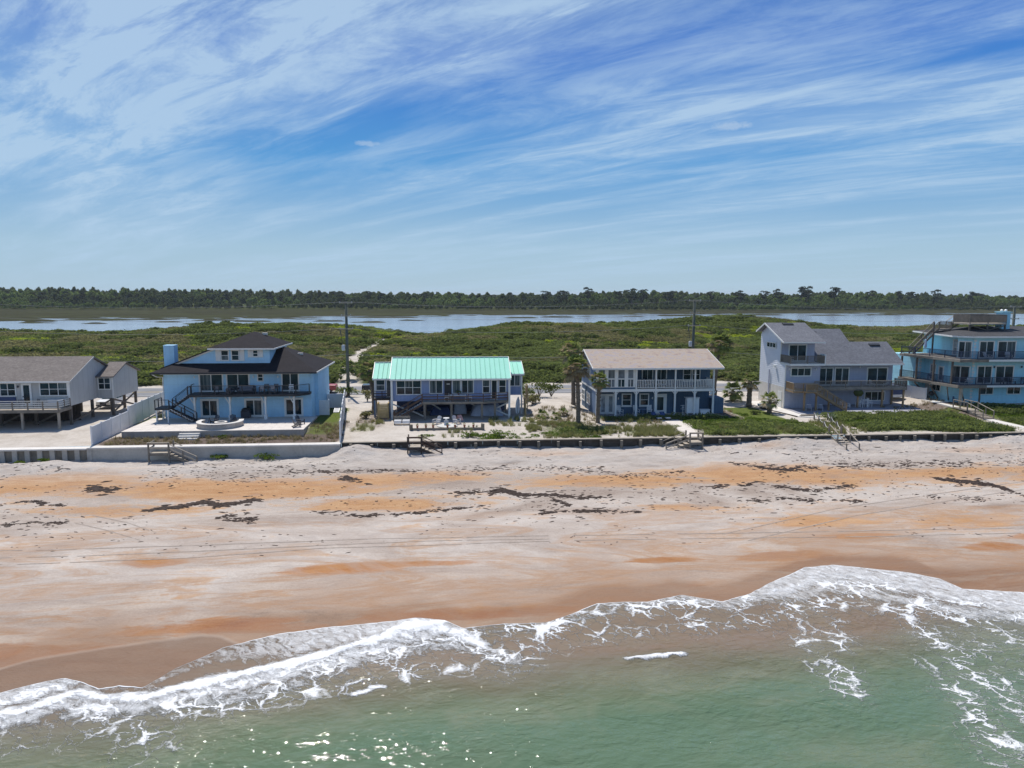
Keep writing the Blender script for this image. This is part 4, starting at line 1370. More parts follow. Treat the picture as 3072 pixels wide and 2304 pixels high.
def palm(loc, h, crown, label, seed, lean=(0, 0), r=0.2, nf=26, dry=10, dry_share=0.3, boots=True, group=None):
    g = random.Random(seed)
    root = thing('palm_tree', loc, label, 'palm tree', group)
    L0 = Vector(loc)
    top = L0 + Vector((lean[0], lean[1], h))
    tm = MB()
    pts, rads = [], []
    n = max(5, int(h * 3.2))
    for i in range(n + 1):
        f = i / n
        p = L0.lerp(top, f)
        p.x -= lean[0] * 0.25 * math.sin(f * math.pi)
        pts.append(p)
        rads.append(r * (1.18 - 0.25 * f + (0.10 if i % 2 and boots else 0.0) + 0.25 * max(0, 0.12 - f) / 0.12))
    tm.tube(pts, rads, 9)
    if boots:
        for i in range(int(h * 7)):
            f = g.uniform(0.35, 0.99)
            a = g.uniform(0, 6.28)
            p = L0.lerp(top, f)
            p.x -= lean[0] * 0.25 * math.sin(f * math.pi)
            dv = Vector((math.cos(a), math.sin(a), 0))
            tm.beam(p + dv * r * 0.8, p + dv * (r + 0.14) + Vector((0, 0, 0.22)), 0.09, 0.04)
    tm.build('trunk', 'trunk', root, True)
    cm, dm = MB(), MB()
    nf = int(nf * 1.25)
    for i in range(nf):
        a = i * 2.399 + g.uniform(-0.25, 0.25)
        el = 1.25 - 1.75 * (i / nf) + g.uniform(-0.12, 0.12)
        dv = Vector((math.cos(a) * math.cos(el), math.sin(a) * math.cos(el), math.sin(el)))
        ln = crown * g.uniform(0.85, 1.12)
        tgt = dm if g.random() < dry_share * (i / nf) * 1.6 else cm
        frond(tgt, top + Vector((0, 0, 0.05)), dv, ln, 0.35 + 0.5 * (i / nf), 0.16 * crown / 1.8, 17, g)
    for i in range(dry):
        a = g.uniform(0, 6.28)
        el = g.uniform(-1.35, -0.75)
        dv = Vector((math.cos(a) * math.cos(el), math.sin(a) * math.cos(el), math.sin(el)))
        frond(dm, top - Vector((0, 0, 0.15)), dv, crown * g.uniform(0.55, 0.85), 0.25, 0.15, 8, g)
    cm.build('crown', 'palm_green', root)
    if dm.v:
        dm.build('dry_fronds', 'palm_dry', root)
    return root


def gz_(x, y):
    return float(land_z(np.array([x]), np.array([y]))[0])


palm((14.74, 80.2, 3.55), 6.9, 1.85, 'tall palm with dry crown, nearest the path left of the navy house', 1, (-0.2, 0.1), 0.22, 28, 14, 0.75)
palm((17.39, 81.9, 3.55), 5.1, 1.45, 'shorter green palm in front of the navy house corner', 2, (0.1, 0), 0.2, 24, 8, 0.35)
palm((16.4, 93.0, 3.9), 7.2, 1.9, 'dry crowned palm rising behind the left gable of the navy house', 3, (-0.35, 0), 0.24, 28, 12, 0.6)
palm((37.6, 98.0, 3.6), 8.2, 2.2, 'tallest dark palm standing right of the navy house', 4, (0.7, 0), 0.24, 34, 14, 0.25)
palm((40.2, 97.5, 3.6), 1.5, 1.75, 'low dark palm with drooping fronds by the sandy drive', 5, (0, 0), 0.22, 26, 8, 0.1)
palm((40.4, 92.35, 3.6), 3.5, 1.55, 'thick trunked palm with yellowish crown beside the lilac house', 6, (0.05, 0), 0.3, 26, 6, 0.5)
palm((40.9, 87.2, 3.6), 1.7, 1.45, 'small palm with few drooping fronds by the lilac house walkway', 7, (0.05, 0), 0.24, 20, 5, 0.3)
palm((-9.9, 93.5, 3.6), 5.2, 1.8, 'palm with leaning trunk beside the green roofed house', 8, (-0.7, 0), 0.3, 26, 8, 0.4)
palm((28.3, 103.0, 3.6), 6.2, 1.7, 'palm whose crown just shows over the navy house roof', 9, (0, 0), 0.24, 24, 8, 0.3)
palm((-37.6, 98.5, 3.6), 1.3, 1.6, 'bushy low palm half hidden behind the sky blue house', 10, (0, 0), 0.22, 26, 10, 0.6)
palm((63.3, 103.5, 3.6), 3.4, 2.0, 'dark palm standing behind the right end of the lilac house', 11, (0, 0), 0.25, 26, 8, 0.2)
palm((-17.6, 124.0, 3.9), 2.2, 1.9, 'yellow green palm in the scrub left of the sandy track', 12, (0, 0), 0.25, 24, 4, 0.1)


for i_, (x_, y_, c_, lb_) in enumerate(((11.2, 85.2, 1.0, 'low brownish palmetto beside the flat concrete pad'), (12.8, 84.6, 0.9, 'green palmetto at the foot of the sand mound'), (13.9, 86.0, 0.8, 'small palmetto at the edge of the sand mound'), (10.6, 82.6, 0.85, 'palmetto in the dune grass nearest the green roofed house'))):
    palm((x_, y_, gz_(x_, y_)), 0.25, c_, lb_, 40 + i_, (0, 0), 0.12, 14, 4, 0.5, False)


def shrub(loc, size, label, mat, seed, leaf=0.15, n=520, name='shrub', group=None):
    g = random.Random(seed)
    root = thing(name, loc, label, 'shrub', group)
    st = MB()
    lobes = []
    for i in range(7):
        a = g.uniform(0, 6.28)
        q = g.uniform(0.1, 0.62)
        z = g.uniform(0.35, 0.85)
        p = Vector((q * math.cos(a) * size[0], q * math.sin(a) * size[1], z * size[2]))
        st.tube([(0, 0, -0.1), tuple(p * 0.5 + Vector((0, 0, 0.05))), tuple(p)], [0.05, 0.035, 0.015], 5)
        lobes.append((p.x, p.y, p.z, 0.42 * size[0], 0.42 * size[1], 0.32 * size[2]))
    me = mesh_from('stem', st.v, st.f, 'bark')
    link('stem', me, root, loc)
    vs, fs = leaf_cloud(n, lobes, leaf, seed)
    link('foliage', mesh_from('foliage', vs, fs, mat), root, loc)
    return root


shrub((12.6, 99.6, 4.2), (2.6, 2.2, 2.6), 'big dark sea grape shrub right of the green roofed house', 'scrub_dark', 21)
shrub((10.3, 97.5, 4.0), (1.8, 1.6, 2.4), 'tall green shrub close behind the green roofed house', 'scrub_green', 22)
shrub((14.6, 101.5, 4.0), (1.9, 1.5, 1.7), 'rounded dark shrub at the road edge beside the sand mound', 'scrub_dark', 23)
shrub((11.0, 93.8, 4.0), (1.3, 1.2, 1.2), 'low brownish shrub between yellow fence panel and sand mound', 'scrub_olive', 24)
shrub((-15.2, 105.0, 3.6), (1.9, 1.2, 1.4), 'green shrub around the foot of the utility pole by the white fence', 'scrub_green', 25)
shrub((-11.7, 101.0, 3.6), (1.0, 1.0, 1.5), 'thin brown shrub between white fence and leaning palm', 'scrub_olive', 26, n=240)
shrub((-40.2, 118.9, 3.6), (3.0, 1.6, 2.8), 'dense dark shrub across the road behind the sky blue house', 'scrub_dark', 27)
shrub((36.6, 105.3, 3.6), (1.4, 1.0, 1.8), 'leafy shrub between tallest palm and the road', 'scrub_green', 28)
shrub((-10.2, 86.6, 3.6), (0.9, 0.9, 0.9), 'small olive shrub beside the blue wing of the green roofed house', 'scrub_olive', 29, n=200)


def spiky(loc, h, n, label, seed, name='yucca'):
    g = random.Random(seed)
    m_ = MB()
    for i in range(n):
        a = i * 2.399
        el = 1.35 - 1.2 * i / n
        dv = Vector((math.cos(a) * math.cos(el), math.sin(a) * math.cos(el), math.sin(el)))
        s_ = dv.cross(Vector((0, 0, 1))).normalized() * 0.045 * h
        p = Vector(loc)
        mid, e = p + dv * h * 0.5, p + dv * h * g.uniform(0.85, 1.1)
        e.z -= 0.08 * h
        m_.add([p - s_, p + s_, mid + s_, mid - s_, e], [(0, 1, 2, 3), (3, 2, 4)])
    o_ = m_.build(name, 'agave', None, origin=loc)
    tag(o_, label, 'yucca')
    return o_


spiky((46.2, 81.6, 3.6), 1.25, 40, 'large spiky yucca at the corner of the lilac house terrace', 31)
spiky((62.0, 83.2, 3.6), 0.9, 34, 'spiky agave at the right end of the lilac house terrace', 32, 'agave')
spiky((62.0, 75.6, 3.6), 1.0, 34, 'spiky agave in the greenery near the timber bulkhead', 33, 'agave')

# ------------------------------------------------------------------ timber bulkhead, sea walls
def bulkhead(x0, x1, label, top=3.62, pile_gap=2.15, seed=1, skip=()):
    g = random.Random(seed)
    r_ = thing('timber_bulkhead', ((x0 + x1) / 2, 72.45, 2.2), label, 'bulkhead')
    x = x0
    while x < x1 - 0.1:                                   # cap boards laid end to end
        w = min(4.8, x1 - x)
        box('cap_board', r_, x + 0.01, x + w - 0.01, 72.16, 72.62, top, top + 0.09, 'pale_wood')
        x += w
    for row, (z0, z1) in enumerate(((3.24, top - 0.005), (2.86, 3.225), (2.48, 2.845), (2.0, 2.465))):
        x = x0 - (row % 2) * 1.2
        while x < x1 - 0.1:
            a, b_ = max(x, x0), min(x + 3.6, x1)
            if b_ - a > 0.2:
                box('plank', r_, a + 0.01, b_ - 0.01, 72.36 + g.uniform(0, 0.02), 72.46, z0, z1, 'bulkhead_wood')
            x += 3.6
    x = x0 + 0.9
    while x < x1:
        if not any(abs(x - s) < 0.9 for s in skip):
            xx = x + g.uniform(-0.15, 0.15)
            rad, hh = g.uniform(0.15, 0.19), g.uniform(-0.16, -0.05)
            m_ = MB().tube([(xx, 72.02, 1.6), (xx, 72.02, top + hh)], rad, 10)
            pl_ = m_.build('pile', 'pile_wood', r_, False)
            MB().tube([(xx, 72.02, top + hh), (xx, 72.02, top + hh + 0.02)], rad * 0.96, 10).build('pile_cap', 'pale_wood', pl_)
        x += pile_gap
    return r_


bulkhead(-11.1, 41.0, 'long low timber bulkhead between beach and the middle houses', seed=3, skip=(-3.6, 25.4))
bulkhead(42.6, 96.0, 'timber bulkhead right of the open beach stairs', pile_gap=1.75, seed=4)

r_ = thing('seawall', (-50, 72.0, 1.8), 'slab and post seawall in front of the grey stilt house', 'seawall')
box('cap', r_, -90, -35.55, 71.55, 72.6, 3.45, 3.6, 'white_concrete')
x = -89.6
while x < -35.8:
    box('panel', r_, x, x + 0.62, 71.86, 72.0, 1.2, 3.446, 'grey_wood')
    box('pier', r_, x + 0.66, x + 1.12, 71.70, 71.96, 1.2, 3.446, 'concrete')
    x += 1.16
r_ = thing('concrete_seawall', (-23.3, 72.0, 1.8), 'smooth pale concrete seawall below the sky blue house', 'seawall')
for i in range(6):
    a = -35.5 + i * 4.06
    box('wall_section', r_, a, a + 4.05, 71.75, 72.55, 1.3, 3.5, 'concrete')
    box('cap', r_, a + 0.002, a + 4.047, 71.68, 72.64, 3.502, 3.64, 'white_concrete')


# ------------------------------------------------------------------ beach stairs
def beach_stairs(x0, x1, y0, y1, pz, direction, foot_x, label, mat='grey_wood', sand=2.2, tread='pale_wood', cap='pale_wood'):
    """landing over the bulkhead with a flight along the wall"""
    r_ = thing('beach_stairs', ((x0 + x1) / 2, y0, sand), label, 'stairs')
    n = 7
    for i in range(n):
        w = (y1 - y0) / n
        box('deck_board', r_, x0, x1, y0 + i * w + 0.006, y0 + (i + 1) * w - 0.006, pz - 0.05, pz, tread)
    MB().box(x0, x1, y0 - 0.04, y0 - 0.003, pz - 0.28, pz - 0.052).box(x0, x1, y1 + 0.003, y1 + 0.04, pz - 0.28, pz - 0.052).build('joist', mat, r_)
    for (x, y) in ((x0, y0), (x1, y0), (x0, y1), (x1, y1)):
        box('post', r_, x - 0.07, x + 0.07, y - 0.11 + (0.0 if y == y0 else 0.06), y + 0.03 + (0.0 if y == y0 else 0.06), sand - 0.6, pz + 1.02, mat)
    # guard rails on the sea side and on the closed end
    cx = x0 if direction > 0 else x1
    m_ = MB()
    for h in (0.48, 0.95):
        m_.beam((x0 - 0.05, y0 - 0.06, pz + h), (x1 + 0.05, y0 - 0.06, pz + h), 0.05, 0.10)
        m_.beam((cx, y0, pz + h), (cx, y1, pz + h), 0.05, 0.10)
    m_.box(x0 - 0.1, x1 + 0.1, y0 - 0.14, y0 + 0.02, pz + 1.02, pz + 1.06)
    m_.build('guard_rail', cap, r_)
    sx = x1 if direction > 0 else x0
    n = max(4, int((pz - sand) / 0.19))
    stairs(r_, (sx, y0 + 0.02, pz - 0.1), (foot_x, y0 + 0.02, sand + 0.08), y1 - y0 - 0.05, 'x', n, mat, tread, True, 0.95, 'boards', rail_cap=cap)
    return r_


beach_stairs(-29.4, -27.5, 70.9, 72.1, 3.2, 1, -24.9, 'pale wooden beach stairs over the concrete seawall', 'grey_wood', 1.75)
beach_stairs(-4.3, -2.95, 70.6, 72.0, 3.45, 1, -0.9, 'dark weathered beach stairs below the green roofed house', 'dark_wood', 2.25, cap='brown_wood')
beach_stairs(24.8, 26.15, 70.8, 72.1, 3.45, -1, 22.3, 'grey beach stairs descending to the left below the navy house', 'grey_wood', 2.35)

# open flight straight down to the beach, right of centre
r_ = thing('beach_stairs', (41.8, 71, 2.4), 'straight open plank stairs running down to the sand from the lilac house path', 'stairs')
stairs(r_, (41.1, 72.9, 3.75), (41.1, 69.4, 2.35), 1.4, 'y', 8, 'grey_wood', 'pale_wood', True, 1.0, 'none', rail_cap='pale_wood')

# rope rail path up to the lilac house
r_ = thing('path_steps', (43, 78, 3.6), 'timber edged sand steps with rope rail towards the lilac house', 'steps')
for i in range(6):
    f = i / 5
    cx, cy = 41.9 + 2.9 * f, 73.6 + 8.2 * f
    box('riser', r_, cx - 0.7, cx + 0.7, cy - 0.06, cy + 0.06, gz_(cx, cy) - 0.1, gz_(cx, cy) + 0.10, 'grey_wood')
pp = [(41.2, 73.2), (42.4, 76.4), (43.5, 79.6), (44.3, 82.2)]
qq = [(42.6, 73.2), (43.8, 76.2), (44.8, 79.2), (45.8, 81.8)]
for line in (pp, qq):
    for i, (x, y) in enumerate(line):
        box('post', r_, x - 0.07, x + 0.07, y - 0.07, y + 0.07, 3.3, 4.5, 'grey_wood')
    for (a, b_) in zip(line[:-1], line[1:]):
        pts_ = []
        for k in range(7):
            f = k / 6
            pts_.append((a[0] + (b_[0] - a[0]) * f, a[1] + (b_[1] - a[1]) * f, 4.42 - 0.3 * 4 * f * (1 - f)))
        MB().tube(pts_, 0.025, 5).build('rope', 'cushion', r_)


# ------------------------------------------------------------------ white fences
def fence(pts, label, name='vinyl_fence', mat='vinyl', h0=None, panel=2.4, cap=True):
    """pts: (x, y, ground z, top z); panels between posts"""
    r_ = thing(name, (pts[0][0], pts[0][1], pts[0][2]), label, 'fence')
    for (a, b_) in zip(pts[:-1], pts[1:]):
        a, b_ = Vector(a), Vector(b_)
        A, B = Vector((a.x, a.y, 0)), Vector((b_.x, b_.y, 0))
        n = max(1, round((B - A).length / panel))
        for i in range(n):
            p, q = A.lerp(B, i / n), A.lerp(B, (i + 1) / n)
            top = a.w if len(a) > 3 else 0
            zb = a.z + (b_.z - a.z) * (i / n)
            m_ = MB()
            dv = (q - p).normalized() * 0.07
            s_ = dv.cross(Vector((0, 0, 1)))
            u = p + dv
            w = q - dv
            m_.add([(u.x, u.y, zb - 0.1), (w.x, w.y, zb - 0.1), (w.x, w.y, a[3] - 0.06), (u.x, u.y, a[3] - 0.06)], [(0, 1, 2, 3)])
            mm = MB()
            mm.prism([tuple(u + s_ * 0.3 + Vector((0, 0, zb - 0.1))), tuple(w + s_ * 0.3 + Vector((0, 0, zb - 0.1))), tuple(w + s_ * 0.3 + Vector((0, 0, a[3] - 0.06))), tuple(u + s_ * 0.3 + Vector((0, 0, a[3] - 0.06)))], tuple(s_ * -0.6))
            pn = mm.build('panel', mat, r_)
            tr_ = MB()
            for zc in (a[3] - 0.05, zb + 0.12):
                tr_.beam(u + Vector((0, 0, zc)), w + Vector((0, 0, zc)), 0.09, 0.13)
            k = max(2, int((w - u).length / 0.3))
            for j in range(1, k):                       # tongue and groove ribs
                c = u.lerp(w, j / k)
                tr_.beam(c + s_ * 0.34 + Vector((0, 0, zb + 0.19)), c + s_ * 0.34 + Vector((0, 0, a[3] - 0.12)), 0.025, 0.02)
            tr_.build('rail', mat, pn)
        for i in range(n + 1):
            p = A.lerp(B, i / n)
            zb = a.z + (b_.z - a.z) * (i / n)
            po = box('post', r_, p.x - 0.065, p.x + 0.065, p.y - 0.065, p.y + 0.065, zb - 0.2, a[3] + 0.06, mat)
            MB().lathe([(0.0, 0.09), (0.10, 0.02), (0.10, 0.0), (0.0, 0.0)], (p.x, p.y, a[3] + 0.062), 4, R(45), R(405)).build('post_cap', mat, po)
    return r_


class V4(tuple):
    pass


def F4(x, y, z, t):
    v = Vector((x, y, z, t))
    return v


fence([F4(-35.6, 72.9, 3.6, 5.5), F4(-36.2, 82.6, 3.7, 6.0), F4(-37.2, 96.0, 4.0, 6.0)], 'tall white vinyl fence between grey stilt house and sky blue house')
fence([F4(-11.3, 72.9, 3.55, 5.7), F4(-11.6, 75.6, 3.6, 6.0), F4(-12.2, 80.6, 3.7, 6.25), F4(-13.7, 93.2, 3.9, 6.25)], 'tall white vinyl fence left of the green roofed house')
fence([F4(-16.2, 92.9, 3.9, 5.75), F4(-13.75, 93.25, 3.9, 5.75)], 'white vinyl fence closing the lawn behind the sky blue house')
fence([F4(-16.3, 87.4, 3.95, 5.8), F4(-14.8, 87.4, 3.95, 5.8)], 'short white vinyl gate section at the corner of the sky blue house', panel=1.6)
fence([F4(65.8, 92.4, 4.1, 5.9), F4(65.4, 95.0, 4.1, 5.9), F4(65.0, 100, 4.0, 6.0)], 'white vinyl fence between lilac house and aqua house')


# ------------------------------------------------------------------ utility poles and wires
def pole(x, y, top, label, trafo=True):
    r_ = thing('utility_pole', (x, y, 3.5), label, 'utility pole', 'utility poles along the road')
    MB().tube([(x, y, 3.4), (x, y, top)], [0.25, 0.19], 10).build('mast', 'pole_wood', r_, True)
    for i, (dz, w) in enumerate(((-0.12, 0.95), (-2.0, 0.75), (-3.9, 1.0))):
        arm = box('crossarm', r_, x - w, x + w, y - 0.25, y - 0.13, top + dz - 0.06, top + dz + 0.06, 'pale_wood')
        for s in (-1, 1):
            MB().lathe([(0.0, 0.0), (0.05, 0.0), (0.06, 0.08), (0.03, 0.16), (0.0, 0.17)], (x + s * (w - 0.1), y - 0.19, top + dz + 0.062), 8).build('insulator', 'transformer_grey', arm)
    if trafo:
        MB().lathe([(0.0, 0.0), (0.24, 0.03), (0.26, 0.1), (0.26, 0.8), (0.20, 0.86), (0.0, 0.88)], (x - 0.5, y - 0.2, top - 7.1), 12).build('transformer', 'transformer_grey', r_, True)
        MB().tube([(x - 0.85, y - 0.2, top - 4.1), (x - 0.75, y - 0.25, top - 4.9), (x - 0.62, y - 0.2, top - 6.2)], 0.03, 5).build('drop_lead', 'dark_metal', r_)
        MB().box(x - 0.9, x - 0.78, y - 0.25, y - 0.15, top - 4.7, top - 4.1).build('fuse', 'dark_metal', r_)
    return r_


POLES = [(-70.2, 17.4, 'utility pole at the far left end of the row'), (-15.1, 17.45, 'utility pole with grey transformer behind the white fence'), (37.2, 17.85, 'utility pole with grey transformer behind the navy house'), (89.5, 17.0, 'utility pole rising behind the aqua house')]
for i, (x, tp, lb) in enumerate(POLES[1:]):
    pole(x, 106.3, tp, lb, i < 2)
ends = [(-130, 17.4)] + [(p[0], p[1]) for p in POLES] + [(142, 17.2)]
for k, (dz, lb) in enumerate(((0.05, 'topmost overhead wire along the road'), (-1.85, 'second overhead wire along the road'), (-3.75, 'third overhead wire along the road'), (-7.6, 'lowest overhead cable along the road'))):
    pts_ = []
    for (a, b_) in zip(ends[:-1], ends[1:]):
        for j in range(13):
            f = j / 12
            pts_.append((a[0] + (b_[0] - a[0]) * f, 106.1, a[1] + (b_[1] - a[1]) * f + dz - 0.9 * 4 * f * (1 - f)))
    o_ = MB().tube(pts_, 0.017 if k < 3 else 0.022, 5).build('overhead_wire', 'wire', None)
    tag(o_, lb, 'wire', 'overhead wires')

# ------------------------------------------------------------------ seaweed wrack
plain('seaweed', (0.045, 0.026, 0.018), 0.9, 0.35, 3.0, 0.5)
WR = [([(-9.98, 63.75), (-8.57, 62.4), (-9.65, 64.38), (-7.1, 61.94)], 60, 0.35, 0.16), ([(-24.12, 56.93), (-21.7, 57.58), (-20.21, 58.53), (-18.48, 57.69), (-15.84, 58.8)], 330, 0.32, 0.20),
      ([(-0.18, 59.15), (2.6, 59.56), (4.61, 59.78), (5.71, 58.56), (8.49, 58.61), (10.73, 57.68), (13.79, 57.16)], 260, 0.35, 0.17), ([(3.2, 59.2), (4.5, 59.9), (5.9, 58.6)], 170, 0.25, 0.2),
      ([(6.95, 54.27), (8.34, 54.86), (11.69, 54.65), (15.0, 54.25)], 240, 0.25, 0.16), ([(22.04, 58.94), (24.04, 59.79), (27.64, 60.2), (29.58, 58.84), (31.75, 58.11), (36.14, 59.05)], 200, 0.4, 0.16),
      ([(23.81, 56.09), (28.33, 56.25), (33.23, 55.5), (34.62, 55.08)], 170, 0.35, 0.14), ([(44.58, 60.45), (46.72, 59.67), (48.77, 58.28), (49.47, 55.84)], 260, 0.5, 0.19),
      ([(-10.8, 55.88), (-7.03, 54.67), (-2.74, 55.07), (1.32, 56.13), (3.22, 56.53)], 180, 0.3, 0.14), ([(-36.26, 59.02), (-34.36, 59.42), (-30.85, 58.16)], 70, 0.3, 0.15),
      ([(-33.64, 54.54), (-31.85, 54.86), (-29.1, 54.69)], 70, 0.3, 0.14), ([(-31.18, 62.58), (-28.75, 61.84)], 90, 0.6, 0.2), ([(2.0, 65.72), (9.94, 65.67), (14.13, 64.3), (15.56, 62.86), (22.01, 63.83)], 150, 0.8, 0.13),
      ([(27.25, 65.67), (32.04, 63.94), (39.35, 64.52), (56.97, 64.68)], 260, 0.9, 0.15), ([(-15.03, 65.37), (-10.91, 65.8), (-3.21, 65.61)], 130, 0.7, 0.13), ([(29.5, 64.5), (31.5, 63.6), (33.0, 63.9)], 100, 0.3, 0.17),
      ([(-18, 55.2), (-16, 55.6), (-15.2, 54.4), (-17.5, 54.6)], 90, 0.5, 0.15), ([(8.4, 57.6), (9.6, 56.2), (8.7, 55.3)], 60, 0.3, 0.15), ([(-50, 57.5), (-36, 58.5)], 70, 0.8, 0.14), ([(40, 56), (46, 55)], 60, 0.8, 0.12)]
g = random.Random(99)
vs_, fs_ = [], []


def clump(x, y, s):
    z = float(beach_z(np.array([x]), np.array([y]))[0])
    k = len(vs_)
    n = 7
    a0 = g.uniform(0, 6)
    el = g.uniform(1.4, 4.2)
    ca, sa = math.cos(g.gauss(0, 0.35)), math.sin(g.gauss(0, 0.35))
    for i in range(n):
        t_ = a0 + 6.283 * i / n
        q = s * g.uniform(0.55, 1.25)
        dx, dy = q * el * math.cos(t_), q * math.sin(t_)
        vs_.append((x + dx * ca - dy * sa, y + dx * sa + dy * ca, z - 0.01))
    for i in range(n):
        v_ = vs_[k + i]
        f = g.uniform(0.35, 0.7)
        vs_.append((x + (v_[0] - x) * f, y + (v_[1] - y) * f, z + s * g.uniform(0.12, 0.42)))
    vs_.append((x, y, z + s * g.uniform(0.15, 0.5)))
    for i in range(n):
        j = (i + 1) % n
        fs_.append((k + i, k + j, k + n + j, k + n + i))
        fs_.append((k + n + i, k + n + j, k + 2 * n))


for line, cnt, spread, s in WR:
    P = np.array(line)
    sl = np.concatenate([[0], np.cumsum(np.hypot(*np.diff(P, axis=0).T))])
    made = 0
    while made < cnt:
        u = g.uniform(0, sl[-1])
        x, y = np.interp(u, sl, P[:, 0]), np.interp(u, sl, P[:, 1])
        if vnoise(np.array([u * 0.7]), np.array([y]), 55)[0] < 0.32 and g.random() < 0.8:
            made += 0.4
            continue
        y += 0.6 * (fbm(np.array([x * 0.5]), np.array([y * 0.1]), 57)[0] - 0.5)
        clump(x + g.gauss(0, 0.15), y + g.gauss(0, spread * (1.6 if g.random() < 0.15 else 0.5)), s * g.uniform(0.25, 0.85))
        made += 0.6
for i in range(3600):                                     # loose bits, mostly on the upper beach
    y = g.choice((g.gauss(66, 2.4), g.gauss(56.5, 3.2), g.uniform(48, 60), g.gauss(64.5, 2.6), g.gauss(67, 2.0)))
    x = g.uniform(-48, 62)
    if y > 71.3 or y < 46 or vnoise(np.array([x * 0.16]), np.array([y * 0.4]), 58)[0] < 0.42:
        continue
    clump(x, y, g.uniform(0.03, 0.10) * (1.0 if y > 52 else 0.7))
sw = link('seaweed', mesh_from('seaweed', vs_, fs_, 'seaweed'))
tag(sw, 'dark brown seaweed wrack strewn in lines along the beach', 'seaweed', kind='stuff')

YF = lambda y: ('y', y, -1)      # facade facing the sea
XL = lambda x: ('x', x, -1)      # facade facing left
XR = lambda x: ('x', x, 1)       # facade facing right


def gable_x(par, x0, x1, prof, mat, name='wall'):
    """profile (y, z) pushed along x"""
    return MB().prism([(x0, y, z) for y, z in prof], (x1 - x0, 0, 0)).build(name, mat, par)


def wall_lamp(par, x, y, z, mat='dark_metal'):
    m_ = MB().box(x - 0.05, x + 0.05, y - 0.05, y, z, z + 0.1)
    m_.lathe([(0.0, 0.0), (0.06, 0.0), (0.09, 0.2), (0.04, 0.27), (0.0, 0.28)], (x, y - 0.12, z - 0.1), 8)
    return m_.build('wall_lamp', mat, par)


# ================================================================== house 1: grey stilt house, far left
H = thing('stilt_house', (-52, 90, 3.6), 'grey sided stilt house with brown shingle roof and sea facing deck', 'house')
gable_x(H, -66, -43.35, [(84.6, 5.85), (95.4, 5.85), (95.4, 8.75), (90, 10.92), (84.6, 8.75)], 'grey_siding')
slab('roof', H, [(-66.3, 84.2, 8.78), (-43.05, 84.2, 8.78), (-43.05, 90.0, 11.10), (-66.3, 90.0, 11.10)], 0.14, 'shingle_brown')
slab('back_roof', H, [(-43.05, 95.8, 8.78), (-66.3, 95.8, 8.78), (-66.3, 90.003, 11.10), (-43.05, 90.003, 11.10)], 0.14, 'shingle_brown')
box('fascia', H, -66.3, -43.05, 84.12, 84.19, 8.58, 8.76, 'white_trim')
beam('rake_trim', H, (-43.02, 84.2, 8.66), (-43.02, 90.0, 10.98), 0.05, 0.2, 'grey_siding')
window(H, YF(84.6), -46.6, -43.5, 7.0, 8.62, 3, 2)
window(H, YF(84.6), -52.5, -49.1, 7.0, 8.58, 4, 2)
window(H, YF(84.6), -58.5, -55.4, 7.0, 8.58, 4, 2)
glazed_door(H, YF(84.6), -48.55, -47.45, 5.95, 8.5, 0.22)
box('corner_board', H, -43.5, -43.30, 84.53, 84.6, 5.86, 8.6, 'white_trim')
wall_lamp(H, -48.85, 84.6, 8.1)
# side wing on its own stilts
gable_x(H, -43.345, -41.5, [(91, 5.8), (98, 5.8), (98, 8.55), (94.5, 9.80), (91, 8.55)], 'grey_siding', 'wing_wall')
slab('wing_roof', H, [(-43.34, 90.6, 8.53), (-41.2, 90.6, 8.53), (-41.2, 94.5, 9.96), (-43.34, 94.5, 9.96)], 0.13, 'shingle_brown')
slab('wing_back_roof', H, [(-41.2, 98.4, 8.53), (-43.34, 98.4, 8.53), (-43.34, 94.503, 9.96), (-41.2, 94.503, 9.96)], 0.13, 'shingle_brown')
window(H, YF(91.0), -43.25, -41.7, 6.85, 8.4, 2, 2)
box('corner_board', H, -41.62, -41.44, 90.95, 90.997, 5.8, 8.45, 'white_trim')
# deck
n = 10
for i in range(n):
    w = 2.7 / n
    box('deck_board', H, -64, -43.3, 81.9 + i * w + 0.008, 81.9 + (i + 1) * w - 0.008, 5.81, 5.86, 'pale_wood')
MB().box(-64, -43.3, 81.84, 81.895, 5.5, 5.85).box(-43.295, -43.24, 81.9, 84.55, 5.5, 5.85).build('rim_joist', 'grey_wood', H)
railing(H, (-64, 81.95, 5.86), (-43.35, 81.95, 5.86), 0.95, 'boards', 1.65, 'grey_wood', cap='cream_grey', rails=4, pw=0.12)
railing(H, (-43.35, 82.0, 5.86), (-43.35, 84.5, 5.86), 0.95, 'boards', 1.2, 'grey_wood', cap='cream_grey', rails=4, first=False, pw=0.12)
for x in (-43.4, -47.25, -51.2, -55.1, -59):
    box('post', H, x - 0.11, x + 0.11, 81.95, 82.17, 3.4, 5.5, 'pale_wood')
for x in (-43.6, -47.4, -51.2, -55.0, -59):
    for y in (85.0, 90.0, 95.0):
        box('stilt', H, x - 0.14, x + 0.14, y - 0.14, y + 0.14, 3.4, 5.85, 'stilt_wood')
for (x, y) in ((-41.75, 91.3), (-41.75, 97.7), (-43.2, 97.7)):
    box('stilt', H, x - 0.14, x + 0.14, y - 0.14, y + 0.14, 3.4, 5.8, 'stilt_wood')
beam('brace', H, (-43.5, 85.2, 3.9), (-41.9, 91.2, 5.6), 0.08, 0.2, 'stilt_wood')
beam('brace', H, (-41.7, 91.4, 5.6), (-41.7, 97.5, 4.0), 0.08, 0.2, 'stilt_wood')
beam('brace', H, (-41.78, 91.4, 4.0), (-41.78, 97.5, 5.6), 0.08, 0.2, 'stilt_wood')
beam('brace', H, (-51.1, 84.95, 3.8), (-47.5, 84.95, 5.6), 0.08, 0.2, 'stilt_wood')
